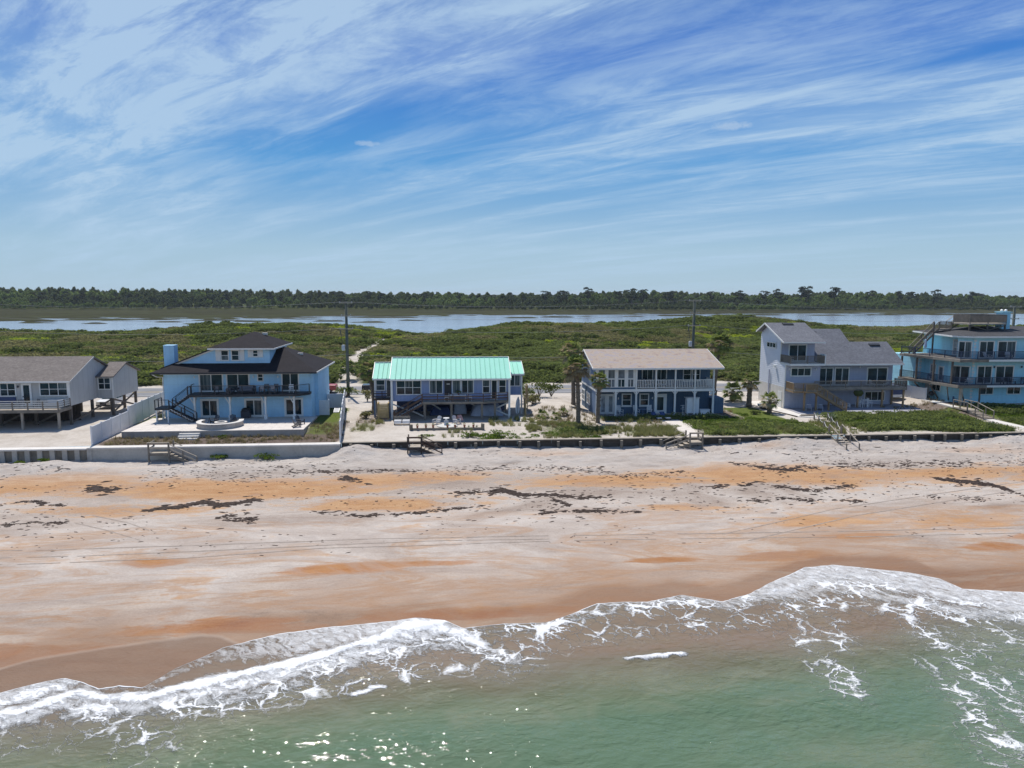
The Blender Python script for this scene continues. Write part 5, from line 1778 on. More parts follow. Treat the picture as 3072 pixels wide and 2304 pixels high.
beam('brace', H, (-47.3, 84.88, 3.8), (-43.7, 84.88, 5.6), 0.08, 0.2, 'stilt_wood')
for i in range(30):                                           # slatted skirt under the house
    box('skirt_slat', H, -62 + i * 0.6, -61.43 + i * 0.6, 88.0, 88.06, 3.5, 5.8, 'dark_wood')

# ================================================================== house 2: sky blue
H = thing('blue_house', (-24.8, 90, 4.2), 'two storey sky blue house with black hip roofs and black deck', 'house')
box('wall', H, -33.2, -16.35, 85.25, 96, 3.9, 9.65, 'sky_blue')
box('side_bay', H, -16.345, -15.95, 87.2, 95, 3.9, 9.62, 'sky_blue')
f = YF(85.25)
slider(H, f, -29.25, -26.45, 7.24, 9.42)
slider(H, f, -26.15, -23.45, 7.24, 9.42)
window(H, f, -22.6, -21.85, 8.42, 9.4, 1, 2, 0.12)
slider(H, f, -19.85, -17.75, 7.24, 9.46)
slider(H, f, -29.2, -27.1, 4.22, 6.42, 0.24)
slider(H, f, -24.2, -22.0, 4.22, 6.42, 0.24)
slider(H, f, -19.6, -17.4, 4.22, 6.48, 0.24)
for x in (-29.7, -23.0, -20.2):
    wall_lamp(H, x, 85.25, 8.95, 'white_trim')
# main hip roof
e = 9.66
HP = {'a': (-34.2, 84.05, e), 'b': (-15.55, 84.05, e), 'c': (-15.55, 97.2, e), 'd': (-34.2, 97.2, e), 'l': (-27.6, 90.6, 12.25), 'r': (-20.9, 90.6, 12.25)}
slab('roof', H, [HP['a'], HP['b'], HP['r'], HP['l']], 0.16, 'shingle_black')
slab('roof_side', H, [(HP['b'][0], HP['b'][1] + 0.004, e), HP['c'], HP['r']], 0.16, 'shingle_black')
slab('roof_side', H, [HP['d'], (HP['a'][0], HP['a'][1] + 0.004, e), HP['l']], 0.16, 'shingle_black')
slab('back_roof', H, [HP['c'], HP['d'], (-27.6, 90.604, 12.25), (-20.9, 90.604, 12.25)], 0.16, 'shingle_black')
MB().box(-34.2, -15.5, 83.98, 84.045, e - 0.2, e - 0.01).build('gutter', 'black_paint', H)
MB().box(-15.545, -15.48, 84.05, 97.2, e - 0.2, e - 0.02).build('fascia', 'white_trim', H)
MB().box(-33.15, -16.4, 84.1, 85.2, e - 0.24, e - 0.17).build('soffit', 'white_trim', H)
# upper storey
MB().prism([(-33.0, 86.2, 9.9), (-21.3, 86.2, 9.9), (-21.3, 86.2, 12.26), (-27.5, 86.2, 12.26), (-33.0, 86.2, 10.14)], (0, 8.8, 0)).build('upper_wall', 'sky_blue', H)
slab('upper_side_roof', H, [(-33.75, 85.85, 9.98), (-27.55, 85.85, 12.38), (-27.55, 95, 12.38), (-33.75, 95, 9.98)], 0.12, 'shingle_black')
beam('rake_trim', H, (-33.5, 86.12, 9.86), (-27.6, 86.12, 12.17), 0.1, 0.22, 'white_trim')
U = [(-28.2, 85.55, 12.32), (-20.6, 85.55, 12.32), (-20.6, 95.2, 12.32), (-28.2, 95.2, 12.32), (-24.0, 90.3, 14.05)]
slab('upper_roof', H, [U[0], U[1], U[4]], 0.14, 'shingle_black')
slab('upper_roof_side', H, [(U[1][0], U[1][1] + 0.004, 12.32), U[2], U[4]], 0.14, 'shingle_black')
slab('upper_roof_side', H, [U[3], (U[0][0], U[0][1] + 0.004, 12.32), U[4]], 0.14, 'shingle_black')
slab('upper_back_roof', H, [U[2], U[3], U[4]], 0.14, 'shingle_black')
MB().box(-28.2, -20.6, 85.48, 85.545, 12.15, 12.31).box(-20.595, -20.53, 85.55, 95.2, 12.15, 12.31).build('upper_fascia', 'white_trim', H)
f = YF(86.2)
window(H, f, -26.95, -25.95, 10.78, 12.1, 1, 2, 0.13)
window(H, f, -25.75, -24.75, 10.78, 12.1, 1, 2, 0.13)
window(H, f, -23.3, -22.55, 11.2, 12.12, 1, 2, 0.13)
for x0, x1, z0, z1 in ((-27.5, -26.98, 10.78, 12.1), (-24.72, -24.2, 10.78, 12.1), (-23.8, -23.33, 11.2, 12.12), (-22.52, -22.05, 11.2, 12.12)):
    box('shutter', H, x0, x1, 86.14, 86.196, z0, z1, 'white_trim')
box('chimney', H, -33.85, -32.65, 87.4, 88.6, 9.0, 12.5, 'sky_blue')
box('chimney_cap', H, -33.88, -32.62, 87.37, 88.63, 12.502, 12.56, 'sky_blue')
for (x, y, z) in ((-23.0, 91.2, 13.72), (-18.6, 90.4, 11.25)):
    box('roof_vent', H, x - 0.3, x + 0.3, y - 0.2, y + 0.2, z - 0.15, z + 0.1, 'white_concrete')
MB().tube([(-34.0, 84.1, 9.45), (-33.7, 84.7, 9.1), (-33.26, 85.2, 9.0), (-33.26, 85.2, 4.3)], 0.06, 6).build('downspout', 'white_trim', H)
MB().tube([(-16.45, 85.2, 9.5), (-16.45, 85.2, 4.3)], 0.05, 6).build('downspout', 'sky_blue', H)
# black deck with cable rails
MB().prism([(-29.8, 82.9, 6.95), (-17.7, 82.9, 6.95), (-16.4, 84.2, 6.95), (-16.4, 85.24, 6.95), (-29.8, 85.24, 6.95)], (0, 0, 0.27)).build('deck', 'black_paint', H)
railing(H, (-29.75, 82.97, 7.22), (-17.72, 82.97, 7.22), 1.0, 'cable', 1.5, 'black_paint', pw=0.09)
railing(H, (-17.72, 82.97, 7.22), (-16.45, 84.25, 7.22), 1.0, 'cable', 2.0, 'black_paint', pw=0.09, first=False)
railing(H, (-29.75, 84.15, 7.22), (-29.75, 85.1, 7.22), 1.0, 'cable', 2.0, 'black_paint', pw=0.09, last=False)
for x in (-29.3, -25.36, -21.37, -18.13):
    m_ = MB().box(x - 0.1, x + 0.1, 83.6, 83.8, 4.2, 6.945).box(x - 0.17, x + 0.17, 83.53, 83.87, 4.2, 4.75)
    m_.beam((x, 83.7, 5.9), (x - 0.55, 83.7, 6.9), 0.09, 0.09).beam((x, 83.75, 5.9), (x, 84.5, 6.9), 0.09, 0.09)
    m_.build('bracket_post', 'white_trim', H)
stairs(H, (-29.8, 83.05, 7.15), (-31.5, 83.05, 5.85), 1.0, 'x', 7, 'black_paint', 'black_paint', True, 0.95, 'cable')
MB().box(-33.1, -31.5, 82.0, 84.05, 5.65, 5.85).build('landing', 'black_paint', H)
railing(H, (-33.05, 82.05, 5.85), (-33.05, 84.0, 5.85), 0.95, 'cable', 1.0, 'black_paint', pw=0.09)
railing(H, (-33.05, 82.05, 5.85), (-31.55, 82.05, 5.85), 0.95, 'cable', 1.5, 'black_paint', pw=0.09, first=False)
stairs(H, (-31.5, 82.0, 5.75), (-28.9, 82.0, 4.25), 1.0, 'x', 9, 'black_paint', 'black_paint', True, 0.95, 'cable')
m_ = MB()
for i in range(9):
    x = -31.5 + 2.6 * i / 9
    z = 5.75 - 1.5 * i / 9
    m_.box(x, x + 2.6 / 9, 81.965, 81.985, z - 0.05, z - 0.012).box(x + 2.6 / 9 - 0.03, x + 2.6 / 9, 81.965, 81.985, z - 0.19, z - 0.052)
for i in range(7):
    x = -31.5 + 1.7 * i / 7
    z = 5.85 + 1.3 * (i + 1) / 7
    m_.box(x, x + 1.7 / 7, 83.015, 83.035, z - 0.05, z - 0.012)
m_.build('tread_edge', 'white_trim', H)
for (x, y) in ((-32.95, 82.1), (-31.7, 82.1), (-32.95, 83.9)):
    box('landing_post', H, x - 0.06, x + 0.06, y - 0.06, y + 0.06, 4.2, 5.64, 'white_trim')

# patio of the sky blue house: pavers and retaining wall
P_ = thing('patio', (-24.2, 80, 3.4), 'pale paved patio with low retaining wall before the sky blue house', 'patio')
box('retaining_wall', P_, -34.6, -15.8, 77.05, 85.2, 3.2, 4.12, 'stone')
nx_, ny_ = 16, 7
for i in range(nx_):
    for j in range(ny_):
        x0, y0 = -34.65 + i * 18.85 / nx_, 77.0 + j * 8.2 / ny_
        box('paving_slab', P_, x0 + 0.006, x0 + 18.85 / nx_ - 0.006, y0 + 0.006, y0 + 8.2 / ny_ - 0.006, 4.122, 4.2 - 0.004 * ((i * 3 + j) % 2), 'paver')
ST = thing('garden_steps', (-28, 76.6, 3.5), 'three white garden steps up to the patio', 'steps')
for i in range(3):
    box('step', ST, -28.6, -26.5, 75.75 + i * 0.42, 76.25 + i * 0.42, 3.4, 3.6 + 0.19 * i, 'white_concrete')
BN = thing('curved_bench', (-25.3, 79.6, 4.2), 'low curved stone seat wall around the fire pit', 'bench')
MB().lathe([(2.0, 0.0), (2.0, 0.5), (2.38, 0.5), (2.38, 0.0)], (-25.3, 79.75, 4.2), 30, R(160), R(385)).build('wall', 'stone', BN)
MB().lathe([(1.93, 0.502), (1.93, 0.58), (2.45, 0.58), (2.45, 0.502)], (-25.3, 79.75, 4.2), 30, R(159), R(386)).build('cap', 'white_concrete', BN)
FP = thing('fire_pit', (-25.3, 79.9, 4.2), 'round stone fire pit with pale rim on the patio', 'fire pit')
MB().lathe([(0.62, 0.0), (0.62, 0.36), (0.45, 0.36), (0.45, 0.05), (0.0, 0.05)], (-25.3, 79.9, 4.2), 20).build('ring', 'stone', FP)
MB().lathe([(0.68, 0.362), (0.68, 0.43), (0.43, 0.43), (0.43, 0.362)], (-25.3, 79.9, 4.2), 20).build('rim', 'white_concrete', FP)
MB().lathe([(0.43, 0.1), (0.2, 0.16), (0.0, 0.17)], (-25.3, 79.9, 4.2), 14).build('ash', 'black_paint', FP)

# ================================================================== house 3: green metal roof
H = thing('green_roof_house', (0, 89, 3.6), 'periwinkle blue house on posts with mint green metal roof', 'house')
gable_x(H, -6.95, 7.1, [(86.45, 5.72), (93.6, 5.72), (93.6, 8.4), (90.0, 10.5), (86.45, 8.6)], 'periwinkle')


def metal_roof(x0, x1, ye, ze, yr, zr, yb, zb, pitchw=0.6, pre=''):
    n_ = max(2, round((x1 - x0) / pitchw))
    w_ = (x1 - x0) / n_
    sl = Vector((0, yr - ye, zr - ze))
    nrm = Vector((0, -(zr - ze), yr - ye)).normalized()
    bm_ = MB().prism([(-w_ / 2 + 0.004, 0, 0), (w_ / 2 - 0.004, 0, 0), (w_ / 2 - 0.004, sl.y, sl.z), (-w_ / 2 + 0.004, sl.y, sl.z)], (0, 0, -0.06))
    me_ = mesh_from('roof_panel', bm_.v, bm_.f, 'mint_metal')
    rb = MB().prism([(-0.035, 0, 0), (0.035, 0, 0), (0.035, sl.y, sl.z), (-0.035, sl.y, sl.z)], tuple(nrm * 0.07))
    mr = mesh_from('seam', rb.v, rb.f, 'mint_seam')
    for i in range(n_):
        pn = link('roof_panel', me_, H, (x0 + (i + 0.5) * w_, ye, ze))
        if i:
            link('seam', mr, pn, (x0 + i * w_, ye, ze + 0.002))
    slab('back_roof', H, [(x1, yb, zb), (x0, yb, zb), (x0, yr + 0.004, zr), (x1, yr + 0.004, zr)], 0.06, 'mint_metal')
    box('ridge_cap', H, x0 - 0.02, x1 + 0.02, yr - 0.12, yr + 0.12, zr + 0.005, zr + 0.05, 'white_trim')
    for x in (x0 - 0.04, x1 + 0.04):
        beam('rake_trim', H, (x, ye, ze + 0.0), (x, yr, zr + 0.0), 0.07, 0.16, 'white_trim')
    box('fascia', H, x0 - 0.07, x1 + 0.07, ye - 0.07, ye - 0.004, ze - 0.2, ze - 0.02, 'white_trim')


metal_roof(-7.2, 7.35, 85.75, 8.52, 90.0, 10.76, 94.0, 8.52)
metal_roof(-9.5, -7.28, 88.1, 8.32, 91.5, 10.0, 94.6, 8.35)
metal_roof(7.43, 9.25, 88.7, 8.74, 92.4, 9.95, 95.2, 8.7)
f = YF(86.45)
window(H, f, -6.55, -3.5, 6.5, 8.3, 3, 2, 0.1)
window(H, f, -2.55, -0.9, 6.6, 8.3, 2, 1, 0.1)
dr = box('door', H, -0.72, 0.12, 86.39, 86.446, 5.8, 8.3, 'black_paint')
box('name_board', dr, -0.45, -0.08, 86.37, 86.388, 7.75, 7.85, 'white_trim')
window(H, f, 0.2, 1.28, 6.6, 8.3, 1, 1, 0.1)
window(H, f, 1.34, 2.88, 6.6, 8.3, 2, 1, 0.1)
window(H, f, 3.9, 4.85, 6.6, 8.3, 1, 2, 0.1)
glazed_door(H, f, 4.95, 5.8, 5.85, 8.3, 0.13)
window(H, f, 5.9, 6.85, 6.6, 8.3, 1, 2, 0.1)
for x in (-7.06, 7.2):
    box('corner_post', H, x - 0.12, x + 0.12, 85.9, 86.14, 3.5, 8.33, 'white_trim')
    box('corner_board', H, x - 0.1 - 0.02, x + 0.1, 86.15, 86.44, 5.75, 8.33, 'white_trim')
wl = gable_x(H, -9.4, -6.955, [(88.5, 5.9), (94.2, 5.9), (94.2, 8.3), (91.5, 9.85), (88.5, 8.4)], 'periwinkle', 'wing_wall')
window(H, YF(88.5), -9.2, -8.05, 6.75, 8.2, 1, 2, 0.1)
glazed_door(H, YF(88.5), -7.95, -7.2, 5.95, 8.15, 0.12)
wr_ = gable_x(H, 7.105, 9.1, [(89.0, 6.0), (95.0, 6.0), (95.0, 8.65), (92.4, 9.8), (89.0, 8.68)], 'periwinkle', 'wing_wall')
window(H, YF(89.0), 7.35, 8.85, 7.1, 8.6, 2, 1, 0.1)
for x, y in ((9.0, 88.95), (-9.3, 88.45)):
    box('corner_post', H, x - 0.09, x + 0.09, y - 0.1, y + 0.04, 3.5, 8.4, 'white_trim')
# left porch deck
MB().box(-9.4, -7.25, 87.1, 88.45, 5.75, 5.95).build('porch', 'dark_wood', H)
railing(H, (-9.35, 87.15, 5.95), (-7.3, 87.15, 5.95), 0.95, 'boards', 1.1, 'dark_wood', rails=3)
for x in (-9.25, -7.4):
    box('post', H, x - 0.09, x + 0.09, 87.15, 87.33, 3.5, 5.745, 'slate_blue')
# front deck
MB().prism([(-3.4, 84.8, 5.55), (3.95, 84.8, 5.55), (7.05, 85.85, 5.55), (7.05, 86.44, 5.55), (-3.4, 86.44, 5.55)], (0, 0, 0.19)).build('deck_frame', 'grey_wood', H)
for i in range(6):
    y = 84.78 + i * 0.275
    x1 = 3.95 if i == 0 else min(7.0, 3.95 + (y - 84.8) * 2.95)
    box('deck_board', H, -3.42, x1, y, y + 0.262, 5.745, 5.80, 'pale_wood')
railing(H, (-3.35, 84.85, 5.8), (3.95, 84.85, 5.8), 1.0, 'boards', 1.8, 'brown_wood', rails=3)
railing(H, (3.95, 84.85, 5.8), (7.0, 85.85, 5.8), 1.0, 'boards', 1.5, 'brown_wood', rails=3, first=False)
for (x, y) in ((-3.1, 85.0), (0.12, 85.0), (3.8, 85.1), (5.4, 85.5), (-3.1, 88.6), (0.1, 88.6), (3.6, 88.6), (6.9, 88.6)):
    box('post', H, x - 0.13, x + 0.13, y - 0.13, y + 0.13, 3.5, 5.545, 'grey_wood')
for (p, q) in (((-7.0, 86.0, 5.45), (-5.0, 86.0, 4.65)), ((-4.6, 86.0, 4.55), (-3.1, 86.0, 3.85)), ((7.1, 86.0, 5.5), (5.4, 86.0, 4.75)), ((5.4, 86.06, 4.65), (7.1, 86.06, 3.9)), ((1.9, 88.5, 5.5), (3.6, 88.5, 4.4)), ((-3.0, 88.5, 5.5), (-1.2, 88.5, 4.3))):
    beam('brace', H, p, q, 0.09, 0.17, 'cream_grey')
stairs(H, (-3.4, 84.55, 5.72), (-6.75, 84.55, 3.72), 1.15, 'x', 11, 'brown_wood', 'white_concrete', True, 1.0, 'boards')
for (x, y) in ((-5.0, 84.6), (-6.6, 84.6)):
    box('post', H, x - 0.07, x + 0.07, y - 0.07, y + 0.07, 3.5, 4.7, 'brown_wood')
box('added_dark_wall', H, -6.9, 7.0, 91.6, 91.7, 3.55, 5.7, 'tarp_blue')  # dark wall added to stop light from behind under the house

SH = thing('outdoor_shower', (-8.1, 86.2, 3.6), 'yellow plank outdoor shower stall beside the green roofed house', 'shower stall')
for (x, y) in ((-8.7, 85.65), (-7.5, 85.65), (-8.7, 86.75), (-7.5, 86.75)):
    box('post', SH, x - 0.06, x + 0.06, y - 0.06, y + 0.06, 3.5, 5.6, 'yellow_wood')
for i in range(8):
    z = 3.85 + i * 0.21
    box('plank', SH, -8.64, -7.56, 85.60, 85.625, z, z + 0.195, 'yellow_wood')
    box('plank', SH, -8.765, -8.74, 85.72, 86.68, z, z + 0.195, 'yellow_wood')
    box('plank', SH, -7.46, -7.435, 85.72, 86.68, z, z + 0.195, 'yellow_wood')
MB().box(-8.8, -7.4, 85.56, 85.7, 5.6, 5.64).box(-8.8, -8.66, 85.71, 86.82, 5.6, 5.64).box(-7.54, -7.4, 85.71, 86.82, 5.6, 5.64).build('cap', 'yellow_wood', SH)
for k, (x, y0, y1, z0, z1, lb) in enumerate(((9.35, 86.9, 88.9, 3.6, 5.7, 'yellow plank fence panel at the right corner of the green roofed house'), (9.9, 90.2, 92.0, 4.6, 7.0, 'raised yellow slatted screen behind the right wing of the green roofed house'))):
    s_ = thing('plank_screen', (x, (y0 + y1) / 2, z0), lb, 'screen')
    for y in (y0, y1):
        box('post', s_, x - 0.05, x + 0.05, y - 0.05, y + 0.05, 3.5, z1 + 0.05, 'yellow_wood')
    n_ = int((z1 - z0) / 0.2)
    for i in range(n_):
        box('plank', s_, x - 0.075, x - 0.052, y0, y1, z0 + i * 0.2 + 0.01, z0 + i * 0.2 + 0.19, 'yellow_wood')
SP = thing('slab_step', (9.0, 84.4, 3.6), 'flat concrete pad beside the yellow fence panel', 'slab')
box('slab', SP, 8.2, 9.3, 83.2, 86.4, 3.5, 3.68, 'white_concrete')

# ================================================================== house 4: navy house with balcony
H = thing('navy_house', (26, 91, 3.6), 'two storey navy house with white balcony and pastel shingle roof', 'house')
box('wall', H, 18.02, 33.4, 88.6, 95.6, 3.5, 9.75, 'navy')
box('lower_front_wall', H, 18.05, 28.2, 87.75, 88.597, 3.5, 7.0, 'navy')
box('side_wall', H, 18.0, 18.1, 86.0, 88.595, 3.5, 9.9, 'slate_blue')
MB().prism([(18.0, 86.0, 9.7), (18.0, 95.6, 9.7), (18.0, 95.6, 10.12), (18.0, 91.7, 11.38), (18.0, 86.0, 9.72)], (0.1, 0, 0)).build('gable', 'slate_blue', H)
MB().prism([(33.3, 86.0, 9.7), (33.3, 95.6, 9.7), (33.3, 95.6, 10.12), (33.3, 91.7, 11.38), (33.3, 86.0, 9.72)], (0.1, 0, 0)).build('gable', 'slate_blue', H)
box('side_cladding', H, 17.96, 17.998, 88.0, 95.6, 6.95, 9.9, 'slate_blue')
slab('roof', H, [(17.45, 85.4, 9.72), (33.95, 85.4, 9.72), (33.95, 91.7, 11.58), (17.45, 91.7, 11.58)], 0.12, 'shingle_pastel')
slab('back_roof', H, [(33.95, 96.2, 10.2), (17.45, 96.2, 10.2), (17.45, 91.704, 11.58), (33.95, 91.704, 11.58)], 0.12, 'shingle_pastel')
box('fascia', H, 17.45, 33.95, 85.31, 85.39, 9.5, 9.71, 'white_trim')
for x in (17.41, 33.99):
    beam('rake_trim', H, (x, 85.4, 9.62), (x, 91.7, 11.48), 0.06, 0.2, 'white_trim')
    beam('rake_trim', H, (x, 96.2, 10.1), (x, 91.7, 11.47), 0.06, 0.2, 'white_trim')
box('belt', H, 17.93, 18.0, 86.0, 95.6, 6.72, 6.93, 'white_trim')
box('beam', H, 18.0, 33.0, 85.75, 85.95, 6.72, 7.05, 'white_trim')
MB().box(18.1, 33.0, 85.96, 88.59, 6.85, 7.1).build('balcony_floor', 'grey_wood', H)
for x in (20.43, 23.0, 25.48, 27.94, 30.46, 32.85):
    m_ = MB().box(x - 0.1, x + 0.1, 85.72, 85.92, 3.5, 6.715).box(x - 0.15, x + 0.15, 85.67, 85.97, 3.5, 3.75)
    m_.beam((x - 0.05, 85.82, 6.35), (x - 0.3, 85.82, 6.7), 0.1, 0.08).beam((x + 0.05, 85.82, 6.35), (x + 0.3, 85.82, 6.7), 0.1, 0.08)
    m_.build('post', 'white_trim', H)
box('corner_board', H, 17.94, 18.14, 85.93, 85.997, 3.5, 6.715, 'white_trim')
for x in (23.0, 25.48, 27.94, 30.46, 32.85):
    box('upper_post', H, x - 0.09, x + 0.09, 85.74, 85.92, 7.06, 9.6, 'white_trim')
for a, b_ in ((23.1, 25.39), (25.57, 27.85), (28.03, 30.37), (30.55, 32.76)):
    railing(H, (a, 85.83, 7.1), (b_, 85.83, 7.1), 1.06, 'baluster', 5, 'white_trim', 0.2, first=False, last=False, bw=0.07)
railing(H, (32.85, 85.95, 7.1), (32.85, 88.5, 7.1), 1.06, 'baluster', 5, 'white_trim', 0.2, first=False, last=False, bw=0.07)
# glazed sun room on the upper left
box('sunroom_base', H, 18.0, 22.9, 85.95, 86.05, 7.06, 7.25, 'navy')
for x in (18.06, 19.25, 20.5, 21.75, 22.85):
    box('sunroom_post', H, x - 0.17, x + 0.17, 85.90, 86.06, 7.255, 9.6, 'white_trim')
for i, (a, b_) in enumerate(((18.25, 19.06), (19.44, 20.31), (20.69, 21.56), (21.94, 22.66))):
    window(H, YF(86.0), a - 0.03, b_ + 0.03, 8.33, 9.55, 1, 1, 0.07, glass='screen_glass')
    window(H, YF(86.0), a - 0.03, b_ + 0.03, 7.26, 8.3, 2, 1, 0.07, glass='screen_glass' if i % 2 else 'glass')
box('sunroom_back', H, 18.12, 22.95, 86.2, 86.25, 7.1, 9.6, 'cream_grey')
# ground floor front
f = YF(87.75)
d2 = window(H, f, 18.75, 20.75, 3.62, 6.2, 2, 1, 0.28, 'french_door', 'blind_glass', mull=0.5)
window(H, f, 21.65, 22.95, 4.6, 6.22, 1, 2, 0.14, sill=True)
window(H, f, 23.95, 25.2, 4.6, 6.22, 1, 2, 0.14, sill=True)
glazed_door(H, f, 25.85, 27.5, 3.62, 6.15, 0.42)
for x in (21.2, 25.6):
    wall_lamp(H, x, 87.75, 5.6, 'white_trim')
# upper rooms
f = YF(88.6)
window(H, f, 24.4, 25.9, 7.2, 9.4, 2, 1, 0.14)
window(H, f, 26.1, 27.7, 7.2, 9.4, 2, 1, 0.14)
window(H, f, 29.8, 30.9, 7.6, 9.4, 1, 2, 0.12)
window(H, f, 31.0, 32.1, 7.6, 9.4, 1, 2, 0.12)
f = XL(18.0)
window(H, f, 89.6, 91.9, 4.45, 6.0, 2, 2, 0.16)
window(H, f, 93.2, 95.3, 4.45, 6.0, 2, 2, 0.16)
window(H, XL(17.96), 89.7, 91.2, 8.3, 9.6, 2, 2, 0.14)
MB().box(17.9, 17.97, 92.45, 92.6, 3.7, 6.7).build('downspout', 'navy', H)
box('store_box', H, 33.42, 34.95, 87.6, 90.2, 3.5, 5.55, 'navy')
MB().lathe([(0.0, 0.0), (0.12, 0.05), (0.16, 0.2), (0.1, 0.4), (0.0, 0.42)], (32.5, 85.8, 6.2), 8).build('flood_lamp', 'white_trim', H)
MB().box(18.0, 33.4, 84.6, 87.74, 3.5, 3.63).build('terrace', 'grey_paving', H)

# ================================================================== house 5: lilac grey house with tower
H = thing('lilac_house', (52, 94, 3.6), 'lilac grey house with stepped grey roofs, balcony tower and wooden decks', 'house')
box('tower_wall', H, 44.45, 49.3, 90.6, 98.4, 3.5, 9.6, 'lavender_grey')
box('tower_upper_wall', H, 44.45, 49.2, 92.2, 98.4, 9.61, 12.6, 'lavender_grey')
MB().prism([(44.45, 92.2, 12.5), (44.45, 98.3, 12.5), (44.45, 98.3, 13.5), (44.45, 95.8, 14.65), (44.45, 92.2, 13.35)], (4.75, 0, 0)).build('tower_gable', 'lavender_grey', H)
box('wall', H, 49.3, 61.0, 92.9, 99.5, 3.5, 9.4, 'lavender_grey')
MB().prism([(49.3, 92.9, 9.4), (49.3, 99.5, 9.4), (49.3, 98.4, 13.6)], (6.4, 0, 0)).build('gable', 'lavender_grey', H)
# lap boards of the side wall, sunlight put into their paler colour
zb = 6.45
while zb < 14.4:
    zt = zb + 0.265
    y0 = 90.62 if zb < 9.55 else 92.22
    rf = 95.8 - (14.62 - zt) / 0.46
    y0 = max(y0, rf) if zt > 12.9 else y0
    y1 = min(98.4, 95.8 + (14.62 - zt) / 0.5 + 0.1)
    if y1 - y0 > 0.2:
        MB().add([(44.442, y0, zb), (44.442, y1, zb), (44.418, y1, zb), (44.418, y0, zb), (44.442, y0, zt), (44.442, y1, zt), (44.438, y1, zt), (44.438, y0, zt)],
                 [(0, 1, 2, 3), (4, 7, 6, 5), (3, 2, 6, 7), (0, 3, 7, 4), (1, 5, 6, 2), (0, 4, 5, 1)]).build('lap_board', 'sunlit_lilac', H)
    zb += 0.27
box('corner_board', H, 44.38, 44.52, 90.54, 90.597, 3.6, 9.58, 'white_trim')
box('corner_board', H, 44.38, 44.52, 92.14, 92.197, 9.62, 13.1, 'white_trim')
box('base_wall', H, 44.40, 44.448, 90.6, 98.4, 3.5, 6.42, 'white_concrete')
box('garage_door', H, 44.36, 44.398, 91.2, 92.3, 3.6, 5.8, 'white_trim')
window(H, XL(44.36), 93.4, 96.3, 11.4, 12.25, 3, 1, 0.14)
MB().box(44.1, 44.36, 93.1, 93.5, 8.85, 9.2).build('vent_hood', 'white_trim', H)
MB().box(44.25, 44.36, 95.0, 95.15, 4.0, 8.4).build('conduit', 'lavender_grey', H)
# roofs
slab('tower_roof', H, [(43.7, 89.9, 12.55), (49.45, 89.9, 12.55), (49.45, 95.8, 14.85), (43.7, 95.8, 14.85)], 0.13, 'shingle_grey')
slab('tower_back_roof', H, [(49.45, 98.5, 13.6), (43.7, 98.5, 13.6), (43.7, 95.804, 14.85), (49.45, 95.804, 14.85)], 0.13, 'shingle_grey')
box('fascia', H, 43.7, 49.45, 89.82, 89.89, 12.38, 12.54, 'white_trim')
beam('rake_trim', H, (43.66, 89.9, 12.45), (43.66, 95.8, 14.75), 0.06, 0.2, 'white_trim')
beam('rake_trim', H, (43.66, 98.5, 13.5), (43.66, 95.8, 14.75), 0.06, 0.2, 'white_trim')
slab('soffit', H, [(43.72, 92.2, 13.27), (44.44, 92.2, 13.27), (44.44, 95.7, 14.62), (43.72, 95.7, 14.62)], 0.05, 'white_trim')
slab('roof', H, [(49.25, 91.4, 9.45), (61.6, 91.4, 9.45), (61.6, 95.6, 12.18), (56.0, 95.6, 12.18), (56.0, 98.2, 13.87), (49.25, 98.2, 13.87)], 0.14, 'shingle_grey')
slab('back_roof', H, [(56.0, 101, 12.0), (49.25, 101, 12.0), (49.25, 98.204, 13.87), (56.0, 98.204, 13.87)], 0.14, 'shingle_grey')
slab('back_roof', H, [(61.6, 99.8, 9.5), (56.01, 99.8, 9.5), (56.01, 95.604, 12.18), (61.6, 95.604, 12.18)], 0.14, 'shingle_grey')
MB().prism([(55.9, 95.6, 12.05), (55.9, 98.2, 13.75), (55.9, 99.5, 12.9), (55.9, 99.5, 10)], (0.08, 0, 0)).build('side_gable', 'lavender_grey', H)
box('fascia', H, 49.3, 61.6, 91.31, 91.39, 9.25, 9.44, 'white_trim')
for (x, y, z) in ((46.7, 95.2, 14.62), (51.2, 97.4, 13.36), (59.3, 94.9, 11.74)):
    MB().prism([(x - 0.75, y - 0.22, z - 0.13), (x + 0.75, y - 0.22, z - 0.13), (x + 0.75, y + 0.22, z + 0.07), (x - 0.75, y + 0.22, z + 0.07)], (0, -0.03, 0.16)).build('ridge_vent', 'black_paint', H)
# tower balcony
MB().box(44.42, 49.2, 89.3, 92.19, 9.45, 9.72).build('balcony_floor', 'white_trim', H)
for (p, q) in (((44.48, 89.36, 9.72), (49.1, 89.36, 9.72)), ((44.48, 89.36, 9.72), (44.48, 92.1, 9.72)), ((49.1, 89.36, 9.72), (49.1, 91.2, 9.72))):
    railing(H, p, q, 1.02, 'baluster', 2.4, 'grey_wood', 0.14, bw=0.05, first=(q[0] == 49.1 and p[0] < 45), last=(q[1] > 91 or q[0] > 48))
box('balcony_end', H, 49.15, 49.28, 89.3, 90.6, 9.45, 10.95, 'white_trim')
slider(H, YF(92.2), 45.5, 48.1, 9.75, 12.1)
# windows of the main floors
window(H, YF(90.6), 45.15, 48.05, 7.9, 9.1, 3, 1, 0.14)
slider(H, YF(92.9), 50.3, 52.45, 6.35, 8.85)
slider(H, YF(92.9), 52.6, 54.75, 6.35, 8.85)
slider(H, YF(92.9), 57.25, 60.3, 6.35, 8.85)
window(H, YF(92.9), 57.1, 60.1, 4.15, 5.5, 3, 1, 0.12)
for x, y in ((44.9, 90.6), (48.7, 90.6), (56.2, 92.9)):
    wall_lamp(H, x, y, 8.85, 'white_trim')
